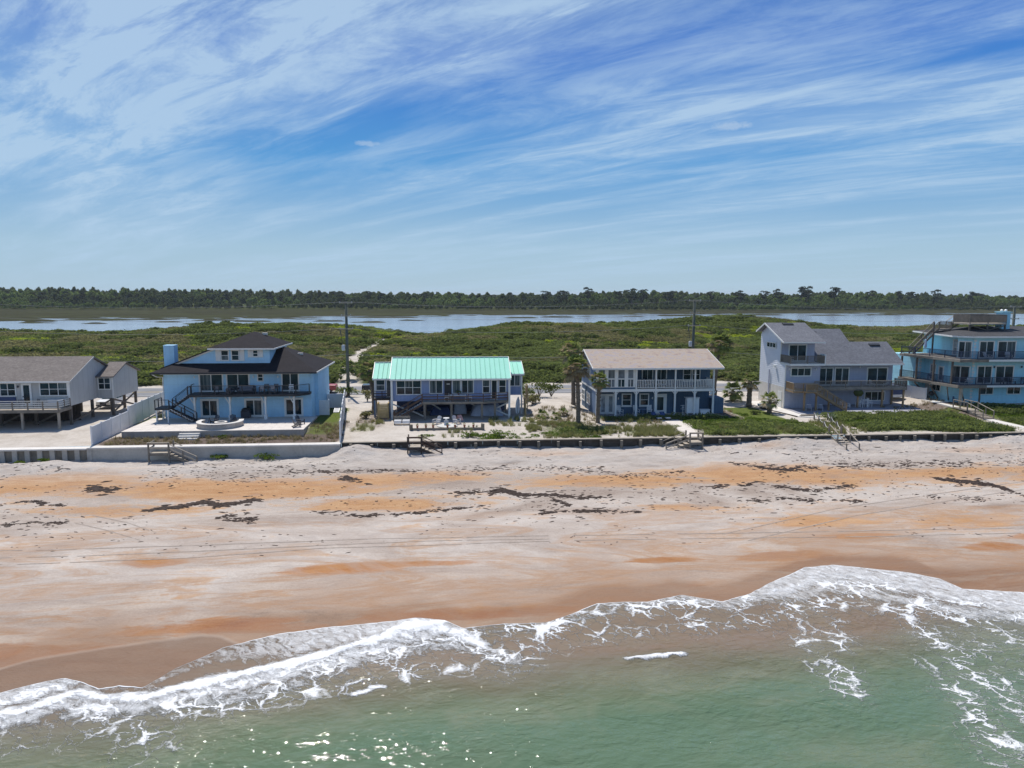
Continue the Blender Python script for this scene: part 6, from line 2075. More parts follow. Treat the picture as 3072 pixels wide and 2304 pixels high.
# decks
MB().box(44.5, 48.3, 88.2, 90.58, 6.02, 6.24).build('deck_frame', 'tan_wood', H)
MB().box(48.3, 61.4, 90.1, 92.88, 6.02, 6.24).build('deck_frame', 'grey_wood', H)
for i in range(9):
    y = 88.2 + i * 0.265
    box('deck_board', H, 44.5, 48.3, y, y + 0.255, 6.245, 6.30, 'pale_wood')
for i in range(11):
    y = 90.08 + i * 0.254
    box('deck_board', H, 48.32, 61.42, y, y + 0.244, 6.245, 6.30, 'pale_wood')
railing(H, (44.52, 90.5, 6.3), (44.52, 88.26, 6.3), 1.0, 'baluster', 2.2, 'tan_wood', 0.14, bw=0.06, cap='pale_wood', first=False)
railing(H, (44.52, 88.26, 6.3), (47.25, 88.26, 6.3), 1.0, 'baluster', 1.4, 'tan_wood', 0.14, bw=0.06, cap='pale_wood', first=False)
railing(H, (48.4, 90.16, 6.3), (61.35, 90.16, 6.3), 1.0, 'baluster', 2.2, 'grey_wood', 0.16, bw=0.055, cap='pale_wood')
railing(H, (61.35, 90.16, 6.3), (61.35, 92.8, 6.3), 1.0, 'baluster', 2.6, 'grey_wood', 0.16, bw=0.055, cap='pale_wood', first=False)
stairs(H, (47.3, 87.35, 6.22), (51.4, 87.35, 3.75), 0.9, 'x', 12, 'tan_wood', 'pale_wood', True, 1.0, 'baluster')
MB().box(45.8, 47.35, 87.3, 88.17, 6.1, 6.28).build('stair_landing', 'tan_wood', H)
railing(H, (45.85, 87.35, 6.28), (47.3, 87.35, 6.28), 1.0, 'baluster', 1.4, 'tan_wood', 0.14, bw=0.06, cap='pale_wood')
for (x, y) in ((46.0, 88.1), (47.6, 88.1), (49.35, 88.1), (54.55, 90.2), (61.0, 90.2), (58.0, 90.2), (61.0, 92.7)):
    box('post', H, x - 0.1, x + 0.1, y - 0.1, y + 0.1, 3.5, 6.01 if x > 49.5 else (6.01 if x < 48 else 5.0), 'tan_wood')
MB().lathe([(0.0, 0.0), (0.5, 0.05), (0.65, -0.3), (0.4, -0.7), (0.0, -0.8)], (54.6, 90.2, 5.95), 9).build('hanging_fern', 'scrub_dark', H)

T_ = thing('terrace', (53, 88, 3.5), 'grey paved terrace under the decks of the lilac house', 'terrace')
box('paving', T_, 44.4, 62.5, 86.0, 92.85, 3.45, 3.66, 'grey_paving')
for i in range(15):
    box('edge_board', T_, 46.8 + i * 1.05, 47.82 + i * 1.05, 85.2, 85.98, 3.42, 3.70, 'white_concrete')
W_ = thing('side_walk', (43.5, 90, 3.6), 'pale concrete walkway along the left side of the lilac house', 'walkway')
MB().prism([(42.2, 97, 3.5), (41.6, 91, 3.5), (43.2, 84.2, 3.5), (45.2, 83.2, 3.5), (46.7, 85.9, 3.5), (44.3, 86.0, 3.5), (44.3, 97, 3.5)], (0, 0, 0.15)).build('slab', 'white_concrete', W_)
beam('border', W_, (41.5, 91, 3.62), (43.1, 84.1, 3.62), 0.12, 0.18, 'dark_wood')
for k in range(2):
    box('step', W_, 43.6 + 0.5 * k, 45.5 + 0.5 * k, 84.2 + 0.7 * k, 84.5 + 0.7 * k, 3.6, 3.74, 'grey_wood')

# ================================================================== house 6: aqua house, far right
H = thing('aqua_house', (78, 94, 4.3), 'three storey aqua blue house with wraparound decks and roof terrace', 'house')
plan = [(69.2, 88.5), (94, 88.5), (94, 102), (66.4, 102), (66.4, 95.2), (67.3, 95.2), (67.3, 90.4)]
MB().prism([(x, y, 4.0) for x, y in plan], (0, 0, 6.1)).build('wall', 'aqua_blue', H)
uplan = [(69.2, 88.5), (94, 88.5), (94, 102), (71.6, 102), (71.6, 96.4), (70.4, 96.4), (70.4, 91.8), (67.9, 89.8)]
MB().prism([(x, y, 10.11) for x, y in uplan], (0, 0, 3.25)).build('upper_wall', 'aqua_blue', H)
ev = 13.36
ro = [(68.6, 87.8, ev), (94.6, 87.8, ev), (94.6, 102.6, ev), (70.2, 102.6, ev), (67.2, 89.9, ev)]
RD = [(74.5, 95.2, 14.35), (90, 95.2, 14.35)]
slab('roof', H, [ro[0], ro[1], RD[1], RD[0]], 0.14, 'shingle_dark')
slab('roof_side', H, [ro[4], (ro[0][0] - 0.003, ro[0][1] + 0.003, ev), RD[0]], 0.14, 'shingle_dark')
slab('roof_side', H, [ro[3], (ro[4][0], ro[4][1] + 0.004, ev), RD[0]], 0.14, 'shingle_dark')
slab('back_roof', H, [ro[2], ro[3], (RD[0][0], 95.204, 14.35), (RD[1][0], 95.204, 14.35)], 0.14, 'shingle_dark')
slab('roof_side', H, [(ro[1][0], ro[1][1] + 0.004, ev), ro[2], RD[1]], 0.14, 'shingle_dark')
box('fascia', H, 68.6, 94.6, 87.72, 87.79, 13.14, 13.35, 'white_trim')
beam('fascia', H, (68.57, 87.75, 13.24), (67.15, 89.85, 13.24), 0.07, 0.2, 'white_trim')
beam('fascia', H, (67.15, 89.9, 13.24), (70.15, 102.6, 13.24), 0.07, 0.2, 'white_trim')
f = YF(88.5)
for x0, x1 in ((69.9, 72.1), (72.5, 75.2), (76.9, 79.6), (81, 83.6)):
    slider(H, f, x0, x1, 10.4, 12.75)
    slider(H, f, x0, x1, 6.98, 9.45)
for x0, x1 in ((70.4, 72.5), (74.4, 76.4), (79, 81)):
    window(H, f, x0, x1, 5.5, 6.6, 2, 1, 0.12)
for x, z in ((72.3, 9.2), (76.2, 9.2)):
    wall_lamp(H, x, 88.5, z)
# angled doors in the chamfered corner
for z0, z1 in ((10.4, 12.6), (6.98, 9.3)):
    a, b_ = Vector((69.05, 88.65, 0)), Vector((67.98, 89.72, 0)) if z0 > 9 else Vector((67.55, 90.15, 0))
    nrm = Vector((-1, -1, 0)).normalized()
    m_ = MB()
    for z in (z0, z1):
        m_.beam(a + nrm * 0.03 + Vector((0, 0, z)), b_ + nrm * 0.03 + Vector((0, 0, z)), 0.07, 0.14)
    for k in (0.0, 0.5, 1.0):
        c_ = a.lerp(b_, k) + nrm * 0.03
        m_.beam(c_ + Vector((0, 0, z0)), c_ + Vector((0, 0, z1)), 0.12, 0.07)
    dd = m_.build('sliding_door', 'white_trim', H)
    for k in (0, 1):
        p, q = a.lerp(b_, 0.06 + 0.47 * k), a.lerp(b_, 0.47 + 0.47 * k)
        MB().prism([tuple(p + nrm * 0.005 + Vector((0, 0, z0 + 0.08))), tuple(q + nrm * 0.005 + Vector((0, 0, z0 + 0.08))), tuple(q + nrm * 0.005 + Vector((0, 0, z1 - 0.08))), tuple(p + nrm * 0.005 + Vector((0, 0, z1 - 0.08)))], tuple(nrm * 0.02)).build('pane', 'glass', dd)
# white doors on the left side, quoins on the corners
z0 = 6.98
window(H, XL(67.3), 91.2, 92.3, z0, z0 + 2.1, 1, 1, 0.2, 'door', 'screen_glass')
window(H, XL(67.3), 92.8, 94.0, z0, z0 + 2.2, 1, 2, 0.12, 'door', 'blind_glass')
window(H, XL(70.4), 92.4, 94.0, 10.4, 12.6, 2, 2, 0.14, 'door', 'blind_glass')
window(H, XL(67.3), 91.6, 93.4, 5.5, 6.5, 2, 1, 0.12)
box('door', H, 67.24, 67.296, 93.8, 94.8, 4.4, 6.4, 'cream_grey')
for z in np.arange(4.6, 13.0, 0.42):
    z = float(z)
    w = 0.26 if int(round(z / 0.42)) % 2 else 0.36
    box('quoin', H, 69.2, 69.2 + w, 88.455, 88.498, z, z + 0.3, 'white_trim')
    if 7 < z < 9.7:
        box('quoin', H, 66.36, 66.398, 95.3, 95.3 + w, z, z + 0.3, 'white_trim')
        box('quoin', H, 66.405, 66.405 + w, 95.15, 95.198, z, z + 0.3, 'white_trim')


def deck_ring(z, th, mat):
    return MB().prism([(94, 86.95, z), (94, 88.49, z), (69.2, 88.49, z), (67.29, 90.4, z), (67.29, 95.19, z), (66.39, 95.19, z), (66.39, 97.5, z), (64.9, 97.5, z), (65.0, 95.2, z), (66.3, 86.95, z)][::-1], (0, 0, th)).build('deck', mat, H)


deck_ring(6.72, 0.24, 'grey_wood')
MB().prism([(94, 86.95, 10.12), (94, 88.49, 10.12), (69.2, 88.49, 10.12), (67.9, 89.79, 10.12), (70.39, 91.8, 10.12), (70.39, 97.5, 10.12), (64.9, 97.5, 10.12), (65.0, 95.2, 10.12), (66.3, 86.95, 10.12)][::-1], (0, 0, 0.24)).build('deck', 'grey_wood', H)
for z in (6.6, 10.0):
    box('balcony_edge', H, 70.2, 94, 86.84, 86.94, z + 0.1, z + 0.37, 'white_trim')
    beam('rim_beam', H, (66.25, 86.9, z + 0.22), (64.9, 97.4, z + 0.22), 0.14, 0.36, 'pale_wood')
    beam('rim_beam', H, (66.25, 86.85, z + 0.22), (70.15, 86.85, z + 0.22), 0.14, 0.36, 'grey_wood')
    railing(H, (66.4, 87.02, z + 0.36), (94, 87.02, z + 0.36), 1.05, 'baluster', 2.3, 'iron_blue', 0.15, pw=0.08, bw=0.035)
    railing(H, (66.4, 87.02, z + 0.36), (65.0, 97.3, z + 0.36), 1.05, 'baluster', 2.6, 'iron_blue', 0.15, first=False, pw=0.08, bw=0.035)
for (x, y) in ((66.2, 88.2), (65.75, 91.2), (65.35, 94.2), (65.0, 97.0)):
    box('deck_post', H, x - 0.1, x + 0.1, y - 0.1, y + 0.1, 6.96, 10.0, 'stilt_wood')
box('corner_post', H, 66.7, 67.0, 86.95, 87.25, 3.9, 6.6, 'pale_wood')
box('post', H, 69.4, 69.55, 87.0, 87.15, 4.0, 6.6, 'stilt_wood')
for (p, q) in (((66.0, 88.6, 6.55), (67.5, 90.2, 4.6)), ((65.6, 91.5, 6.55), (67.2, 91.9, 4.6)), ((65.2, 94.2, 6.55), (67.2, 94.4, 4.6)), ((65.0, 96.6, 6.55), (66.3, 96.6, 4.8)), ((67.0, 87.2, 6.2), (68.4, 88.4, 4.6))):
    beam('brace', H, p, q, 0.12, 0.16, 'stilt_wood')
# stair to the roof terrace
stairs(H, (69.2, 95.6, 14.0), (65.7, 95.6, 10.45), 1.05, 'x', 15, 'grey_wood', 'grey_wood', True, 1.0, 'baluster')
MB().box(69.2, 71.0, 95.4, 97.0, 13.85, 14.0).build('landing', 'grey_wood', H)
railing(H, (69.2, 95.45, 14.0), (71.0, 95.45, 14.0), 1.0, 'baluster', 1.6, 'grey_wood', 0.15, bw=0.06)
stairs(H, (72.0, 95.3, 14.85), (70.9, 95.3, 14.05), 1.1, 'x', 4, 'grey_wood', 'pale_wood', True, 1.0, 'none', rail_cap='pale_wood')
MB().box(71.0, 76.4, 91.9, 96.2, 14.7, 14.9).build('roof_deck', 'pale_wood', H)
for (p, q) in (((71.05, 91.95, 14.9), (76.35, 91.95, 14.9)), ((71.05, 91.95, 14.9), (71.05, 95.2, 14.9)), ((76.35, 91.95, 14.9), (76.35, 96.1, 14.9)), ((72.0, 96.15, 14.9), (76.35, 96.15, 14.9))):
    railing(H, p, q, 1.15, 'baluster', 2.6, 'grey_wood', 0.13, bw=0.085)
for (x, y) in ((71.1, 92.0), (73.7, 92.0), (76.3, 92.0)):
    box('deck_post', H, x - 0.09, x + 0.09, y - 0.05, y + 0.13, 13.6, 14.7, 'stilt_wood')
beam('brace', H, (71.2, 91.95, 14.6), (73.6, 91.95, 13.95), 0.06, 0.14, 'stilt_wood')
beam('brace', H, (76.2, 91.95, 14.6), (73.8, 91.95, 13.95), 0.06, 0.14, 'stilt_wood')
box('roof_stair_post', H, 68.3, 68.48, 95.4, 95.55, 10.4, 14.9, 'stilt_wood')
box('chimney', H, 76.6, 77.8, 93.0, 94.2, 13.7, 16.35, 'aqua_blue')
box('chimney_cap', H, 76.45, 77.95, 92.85, 94.35, 16.352, 16.46, 'aqua_blue')
for x in (76.9, 77.5):
    MB().lathe([(0.1, 0.0), (0.1, 0.16), (0.24, 0.17), (0.05, 0.34), (0.0, 0.34)], (x, 93.6, 16.46), 10).build('flue_cap', 'white_trim', H)

S6 = thing('garden_stairs', (66.5, 82.5, 4.2), 'wooden stairs with pale handrails from the aqua house down to its garden path', 'stairs')
MB().box(64.9, 66.5, 83.3, 85.8, 4.2, 4.36).build('landing', 'pale_wood', S6)
railing(S6, (64.95, 83.3, 4.36), (64.95, 85.8, 4.36), 0.95, 'none', 1.3, 'grey_wood', cap='pale_wood')
railing(S6, (66.45, 83.3, 4.36), (66.45, 85.8, 4.36), 0.95, 'none', 1.3, 'grey_wood', cap='pale_wood')
stairs(S6, (65.0, 83.3, 4.3), (65.0, 80.6, 3.7), 1.4, 'y', 6, 'grey_wood', 'pale_wood', True, 0.95, 'none', rail_cap='pale_wood')
PTH = thing('garden_path', (66, 78, 3.6), 'narrow pale path from garden stairs to the bulkhead', 'path')
MB().prism([(65.1, 80.4, 3.52), (66.3, 80.4, 3.52), (66.5, 76, 3.52), (67.2, 73, 3.52), (66.0, 73, 3.52), (65.3, 76, 3.52)], (0, 0, 0.13)).build('slab', 'white_concrete', PTH)
P2 = thing('garden_path', (64, 88, 4.2), 'pale concrete path along the left side of the aqua house', 'path')
MB().prism([(64.9, 85.8, 4.2), (65.9, 85.8, 4.2), (66.8, 99, 4.1), (66.0, 99, 4.1)], (0, 0, 0.16)).build('slab', 'white_concrete', P2)

# ------------------------------------------------------------------ furniture (built once at the origin, then placed)
def proto_thing(name, cat):
    o_ = thing(name, (0, 0, 0), 'prototype', cat)
    return o_


def adirondack(mat, name='adirondack_chair'):
    r_ = proto_thing(name, 'chair')
    for i in range(5):
        box('seat_slat', r_, -0.27, 0.27, -0.30 + i * 0.12, -0.20 + i * 0.12, 0.36 - i * 0.035, 0.38 - i * 0.035, mat)
    for i in range(5):
        x = -0.24 + i * 0.12
        h = 0.98 - 0.05 * abs(i - 2)
        beam('back_slat', r_, (x, 0.25, 0.2), (x * 1.12, 0.52, h), 0.10, 0.02, mat)
    for s in (-1, 1):
        box('arm', r_, s * 0.30 - 0.07, s * 0.30 + 0.07, -0.36, 0.36, 0.54, 0.565, mat)
        box('leg', r_, s * 0.30 - 0.03, s * 0.30 + 0.03, -0.34, -0.26, 0.0, 0.54, mat)
        beam('leg', r_, (s * 0.28, -0.32, 0.32), (s * 0.28, 0.55, 0.02), 0.035, 0.10, mat)
    return r_


def rocker(mat):
    r_ = proto_thing('rocking_chair', 'chair')
    for i in range(5):
        box('seat_slat', r_, -0.27, 0.27, -0.26 + i * 0.11, -0.165 + i * 0.11, 0.44, 0.46, mat)
    for i in range(8):
        z = 0.52 + i * 0.085
        y = 0.30 + i * 0.025
        box('back_slat', r_, -0.25, 0.25, y, y + 0.02, z, z + 0.065, mat)
    for s in (-1, 1):
        beam('back_post', r_, (s * 0.27, 0.26, 0.1), (s * 0.27, 0.52, 1.22), 0.04, 0.05, mat)
        box('leg', r_, s * 0.27 - 0.025, s * 0.27 + 0.025, -0.28, -0.23, 0.08, 0.68, mat)
        box('arm', r_, s * 0.30 - 0.05, s * 0.30 + 0.05, -0.32, 0.34, 0.68, 0.70, mat)
        m_ = MB()
        for k in range(6):
            a, b_ = -0.45 + k * 0.18, -0.27 + k * 0.18
            m_.beam((s * 0.27, a, 0.04 + 0.35 * a * a), (s * 0.27, b_, 0.04 + 0.35 * b_ * b_), 0.04, 0.05)
        m_.build('rocker', mat, r_)
    return r_


def plain_chair(mat, h=0.45, back=0.95, name='patio_chair', seat=None):
    r_ = proto_thing(name, 'chair')
    box('seat', r_, -0.25, 0.25, -0.25, 0.25, h - 0.03, h + 0.02, seat or mat)
    for sx in (-1, 1):
        box('leg', r_, sx * 0.23 - 0.025, sx * 0.23 + 0.025, -0.25, -0.20, 0, h - 0.032, mat)
        beam('leg', r_, (sx * 0.23, 0.22, 0), (sx * 0.23, 0.27, back), 0.045, 0.045, mat)
        box('arm', r_, sx * 0.27 - 0.03, sx * 0.27 + 0.03, -0.25, 0.24, h + 0.2, h + 0.23, mat)
    for i in range(4):
        z = h + 0.12 + i * (back - h - 0.12) / 4
        box('back_slat', r_, -0.22, 0.22, 0.235 + 0.01 * i, 0.26 + 0.01 * i, z, z + (back - h) / 6, seat or mat)
    return r_


def chaise(mat, fabric, up=0.55, name='chaise_lounge'):
    r_ = proto_thing(name, 'lounger')
    MB().box(-0.30, 0.30, -1.0, 0.35, 0.28, 0.34).build('seat', fabric, r_)
    MB().beam((0, 0.36, 0.31), (0, 0.36 + 0.6, 0.31 + up), 0.6, 0.06).build('backrest', fabric, r_)
    for s in (-1, 1):
        beam('side_rail', r_, (s * 0.32, -1.02, 0.30), (s * 0.32, 0.8, 0.30), 0.04, 0.06, mat)
        for y in (-0.85, 0.6):
            box('leg', r_, s * 0.32 - 0.02, s * 0.32 + 0.02, y - 0.02, y + 0.02, 0, 0.27, mat)
        beam('arm', r_, (s * 0.32, 0.0, 0.5), (s * 0.32, 0.45, 0.5), 0.04, 0.03, mat)
    return r_


def table(mat, w=0.9, dd=0.9, h=0.74, name='patio_table', rnd=False):
    r_ = proto_thing(name, 'table')
    if rnd:
        MB().lathe([(0.0, h), (w / 2, h), (w / 2, h - 0.04), (0.0, h - 0.04)], (0, 0, 0), 18).build('table_top', mat, r_)
        MB().lathe([(0.25, 0.0), (0.06, 0.06), (0.05, h - 0.041)], (0, 0, 0), 10).build('pedestal', mat, r_)
    else:
        box('table_top', r_, -w / 2, w / 2, -dd / 2, dd / 2, h - 0.05, h, mat)
        for sx in (-1, 1):
            for sy in (-1, 1):
                x, y = sx * (w / 2 - 0.06), sy * (dd / 2 - 0.06)
                box('leg', r_, x - 0.03, x + 0.03, y - 0.03, y + 0.03, 0, h - 0.051, mat)
    return r_


def sofa(mat, cush, w=1.8):
    r_ = proto_thing('patio_sofa', 'sofa')
    box('base', r_, -w / 2, w / 2, -0.4, 0.4, 0.1, 0.3, mat)
    box('back', r_, -w / 2, w / 2, 0.3, 0.42, 0.302, 0.85, mat)
    n_ = max(1, int(w / 0.6))
    for i in range(n_):
        a = -w / 2 + 0.1 + i * (w - 0.2) / n_
        b_ = a + (w - 0.2) / n_ - 0.02
        box('seat_cushion', r_, a, b_, -0.38, 0.28, 0.302, 0.45, cush)
        box('back_cushion', r_, a, b_, 0.14, 0.295, 0.455, 0.82, cush)
    for s in (-1, 1):
        box('arm', r_, s * (w / 2) - 0.05, s * (w / 2) + 0.05, -0.4, 0.29, 0.302, 0.6, mat)
    return r_


A_blk = adirondack('dark_metal')
A_wht = adirondack('cushion')
RK = rocker('white_plastic')
CH_blk = plain_chair('dark_metal', seat='grey_cushion')
CH_wht = plain_chair('white_plastic')
CH_bar = plain_chair('white_plastic', 0.72, 1.25, 'bar_chair')
CH_blue = plain_chair('tarp_blue', name='beach_chair')
LG_dark = chaise('dark_metal', 'tarp_blue', 0.5)
LG_wht = chaise('white_plastic', 'tarp_silver', 0.62)

# sky blue house: patio and deck
place(A_blk, (-16.75, 78.5, 4.2), 115, 'dark adirondack chair nearest the patio edge of the sky blue house')
place(A_blk, (-16.75, 80.2, 4.2), 60, 'dark adirondack chair behind another at the right end of the patio')
place(A_blk, (-26.9, 79.6, 4.2), -70, 'dark adirondack chair left of the fire pit')
place(A_blk, (-26.3, 80.9, 4.2), -25, 'dark adirondack chair behind the fire pit, left one')
place(A_blk, (-24.3, 81.1, 4.2), 20, 'dark adirondack chair behind the fire pit, right one')
place(A_blk, (-23.4, 80.1, 4.2), 80, 'dark adirondack chair right of the fire pit inside the seat wall')
place(A_blk, (-33.3, 84.0, 4.2), 30, 'dark adirondack chair under the stair landing of the sky blue house')
SF = sofa('dark_metal', 'grey_cushion')
place(SF, (-23.7, 84.4, 7.22), 0, 'grey cushioned sofa on the black deck before the middle glass door')
place(SF, (-25.3, 83.8, 7.22), 90, 'grey cushioned sofa standing sideways on the black deck', scale=0.75)
TB = table('black_paint', 2.2, 1.0, 0.74, 'dining_table')
place(TB, (-20.9, 83.9, 7.22), 0, 'long black dining table on the deck of the sky blue house')
for i, (x, y, a, lb) in enumerate(((-21.5, 84.75, 0, 'black chair behind the long deck table, left'), (-20.4, 84.75, 0, 'black chair behind the long deck table, right'), (-21.5, 83.2, 180, 'black chair in front of the long deck table, left'), (-20.3, 83.2, 180, 'black chair in front of the long deck table, right'), (-26.9, 83.9, 200, 'black chair alone on the deck near the left glass doors'))):
    place(CH_blk, (x, y, 7.22), a, lb)
place(CH_wht, (-18.5, 84.2, 7.22), 10, 'white chair at the sunny right end of the black deck')
GR = thing('grill', (-23.9, 84.6, 4.2), 'dark covered grill against the wall of the sky blue house', 'grill')
MB().box(-24.4, -23.4, 84.35, 84.95, 4.25, 5.05).build('cabinet', 'dark_metal', GR)
MB().lathe([(0.0, 0.0), (0.5, 0.0), (0.45, 0.22), (0.25, 0.34), (0.0, 0.36)], (-23.9, 84.65, 5.052), 14).build('lid', 'black_paint', GR, True)
CB = thing('cornhole_board', (-14.2, 89.6, 3.95), 'white framed cornhole board tilted on the lawn', 'game board')
MB().prism([(-14.5, 89.0, 4.0), (-13.9, 89.0, 4.0), (-13.9, 90.1, 4.35), (-14.5, 90.1, 4.35)], (0, 0, 0.04)).build('board', 'cushion', CB)
MB().beam((-14.52, 89.0, 4.03), (-14.52, 90.1, 4.38), 0.05, 0.07).beam((-13.88, 89.0, 4.03), (-13.88, 90.1, 4.38), 0.05, 0.07).build('frame', 'white_plastic', CB)
MB().box(-14.45, -13.95, 90.05, 90.1, 3.9, 4.3).build('leg', 'white_plastic', CB)

# green roofed house
place(A_wht, (-1.62, 82.2, 3.62), -45, 'pale adirondack chair facing right on the sand pit before the green roofed house')
place(A_wht, (0.72, 82.3, 3.62), 45, 'pale adirondack chair draped with a striped towel')
TW = thing('towel', (1.05, 82.6, 3.9), 'striped reddish towel hung over the chair back', 'towel')
MB().prism([(0.85, 82.45, 4.55), (1.25, 82.85, 4.55), (1.5, 82.75, 3.95), (1.1, 82.35, 3.95)], (0.02, 0.02, 0.02)).prism([(0.8, 82.5, 4.58), (1.2, 82.9, 4.58), (1.05, 83.0, 4.1), (0.65, 82.6, 4.1)], (0.02, 0.02, 0.02)).build('cloth', 'towel', TW)
ct = thing('cooler_table', (-0.5, 81.6, 3.62), 'small white side table with a plant between the two pale chairs', 'table')
MB().box(-0.75, -0.25, 81.35, 81.85, 3.62, 4.1).build('box', 'cushion', ct)
MB().lathe([(0.0, 0.0), (0.14, 0.02), (0.10, 0.3), (0.38, 0.32), (0.38, 0.36), (0.0, 0.37)], (-0.5, 81.6, 4.1), 10).build('top', 'white_plastic', ct)
RG = thing('round_rug', (-0.4, 81.0, 3.6), 'faint round outdoor rug on the sand between the pale chairs', 'rug')
MB().lathe([(0.0, 0.02), (1.15, 0.02), (1.2, 0.0)], (-0.4, 81.1, 3.66), 28).build('mat', 'cream_grey', RG)
BT = thing('garden_bench', (-5.6, 82.2, 3.6), 'grey wooden bench with two white cushions at the stair foot', 'bench')
box('backrest', BT, -6.6, -4.7, 82.6, 82.66, 4.1, 4.55, 'grey_wood')
MB().box(-6.6, -4.7, 82.0, 82.58, 3.98, 4.05).build('seat', 'grey_wood', BT)
for x in (-6.5, -4.8):
    box('leg', BT, x - 0.05, x + 0.05, 82.05, 82.55, 3.5, 3.978, 'grey_wood')
for a in (-6.5, -5.55):
    MB().box(a, a + 0.82, 81.9, 82.5, 4.055, 4.17).box(a, a + 0.82, 81.84, 81.895, 3.8, 4.17).build('cushion', 'white_plastic', BT)
SQ = thing('sand_pit_border', (-0.4, 80, 3.6), 'low timber border with chunky corner posts round the sitting area', 'border')
box('timber', SQ, -4.5, 3.7, 78.6, 78.85, 3.5, 3.84, 'grey_wood')
box('timber', SQ, 3.55, 3.78, 78.86, 82.2, 3.5, 3.78, 'grey_wood')
for x in (-4.4, 3.6):
    MB().tube([(x, 78.7, 3.4), (x, 78.7, 4.25)], 0.2, 9).build('post', 'pile_wood', SQ)
for i, (x, cat_) in enumerate(((-3.7, 'clay'), (-2.75, 'clay'), (-1.95, 'clay'), (-0.35, 'clay'), (0.5, 'clay'), (1.55, 'clay'), (2.55, 'clay'))):
    od = ('first', 'second', 'third', 'fourth', 'fifth', 'sixth', 'seventh')[i]
    pt = thing('flower_pot', (x, 78.72, 3.84), f'{od} small clay pot from the left on the timber border', 'flower pot', 'pots on the timber border')
    MB().lathe([(0.0, 0.0), (0.09, 0.0), (0.13, 0.24), (0.15, 0.25), (0.15, 0.3), (0.0, 0.28)], (x, 78.72, 3.842), 10).build('pot', 'clay', pt)
    vs_, fs_ = leaf_cloud(26, [(0, 0, 0.12, 0.14, 0.14, 0.14)], 0.06, 700 + i)
    link('plant', mesh_from('plant', vs_, fs_, 'mat_green'), pt, (x, 78.72, 4.12))
for i, x in enumerate((2.05, 2.95)):
    spiky((x, 79.6, 3.66), 0.45, 16, ('small spiky plant between the clay pots', 'small spiky plant near the right corner post')[i], 60 + i, 'spiky_plant')
TD = table('white_plastic', 2.0, 0.9, 0.74, 'dining_table')
place(TD, (0.9, 85.75, 5.8), 0, 'white table on the wooden deck of the green roofed house')
place(CH_wht, (-0.45, 85.7, 5.8), -90, 'white chair at the left end of the deck table')
place(CH_wht, (2.35, 85.7, 5.8), 90, 'white chair at the right end of the deck table')
vs_, fs_ = leaf_cloud(60, [(0, 0, 0.15, 0.35, 0.25, 0.25)], 0.1, 740)
PLN = thing('potted_plant', (1.0, 85.8, 6.54), 'dark potted plant on the white deck table', 'plant')
link('foliage', mesh_from('foliage', vs_, fs_, 'scrub_dark'), PLN, (1.0, 85.8, 6.72))
MB().lathe([(0.0, 0.0), (0.1, 0.0), (0.13, 0.2), (0.0, 0.19)], (1.0, 85.8, 6.542), 10).build('pot', 'clay', PLN)


def tarp_heap(x0, x1, y0, y1, h, label, mat, seed):
    gx_, gy_ = np.meshgrid(np.linspace(x0, x1, 18), np.linspace(y0, y1, 14))
    u, v = (gx_ - x0) / (x1 - x0) * 2 - 1, (gy_ - y0) / (y1 - y0) * 2 - 1
    zz_ = 3.62 + h * np.clip(1.15 - np.maximum(np.abs(u), np.abs(v)) ** 4 * 1.15, 0, 1) * (0.75 + 0.35 * fbm(gx_ * 0.9, gy_ * 0.9, seed)) + 0.12 * (fbm(gx_ * 3, gy_ * 3, seed + 1) - 0.5)
    zz_ = np.maximum(zz_, 3.62)
    o_ = grid_mesh('tarp_cover', gx_, gy_, zz_, mat)
    tag(o_, label, 'tarp')
    return o_


tarp_heap(2.5, 6.6, 87.3, 90.5, 1.55, 'silver tarp over a bulky thing under the right half of the green roofed house', 'tarp_silver', 71)
tarp_heap(0.3, 2.1, 89.0, 91.0, 1.7, 'smaller silver tarp heap under the middle of the green roofed house', 'tarp_silver', 75)
tarp_heap(-2.6, 0.2, 88.2, 91.0, 1.0, 'dark blue tarp heap under the left half of the green roofed house', 'tarp_blue', 78)
SB = thing('surfboard', (8.4, 88.4, 3.6), 'white surfboard leaning under the right wing of the green roofed house', 'surfboard')
m_ = MB()
pr_ = [(0.0, 0.02), (0.25, 0.20), (0.7, 0.27), (1.2, 0.28), (1.7, 0.22), (2.05, 0.10), (2.2, 0.01)]
lv, rv = [], []
for (s_, w_) in pr_:
    y = 88.2 + 0.35 * s_ / 2.2
    lv.append((8.4 - w_ + 0.15 * s_ / 2.2, y, 3.65 + s_)); rv.append((8.4 + w_ + 0.15 * s_ / 2.2, y, 3.65 + s_))
m_.prism(lv + rv[::-1], (0, 0.06, 0.0))
m_.build('board', 'white_plastic', SB)
m_ = MB().prism([(8.4, 88.19, 3.7), (8.45, 88.19, 3.7), (8.6, 88.5, 5.8), (8.55, 88.5, 5.8)], (0, -0.006, 0)).build('stringer', 'brown_wood', SB)

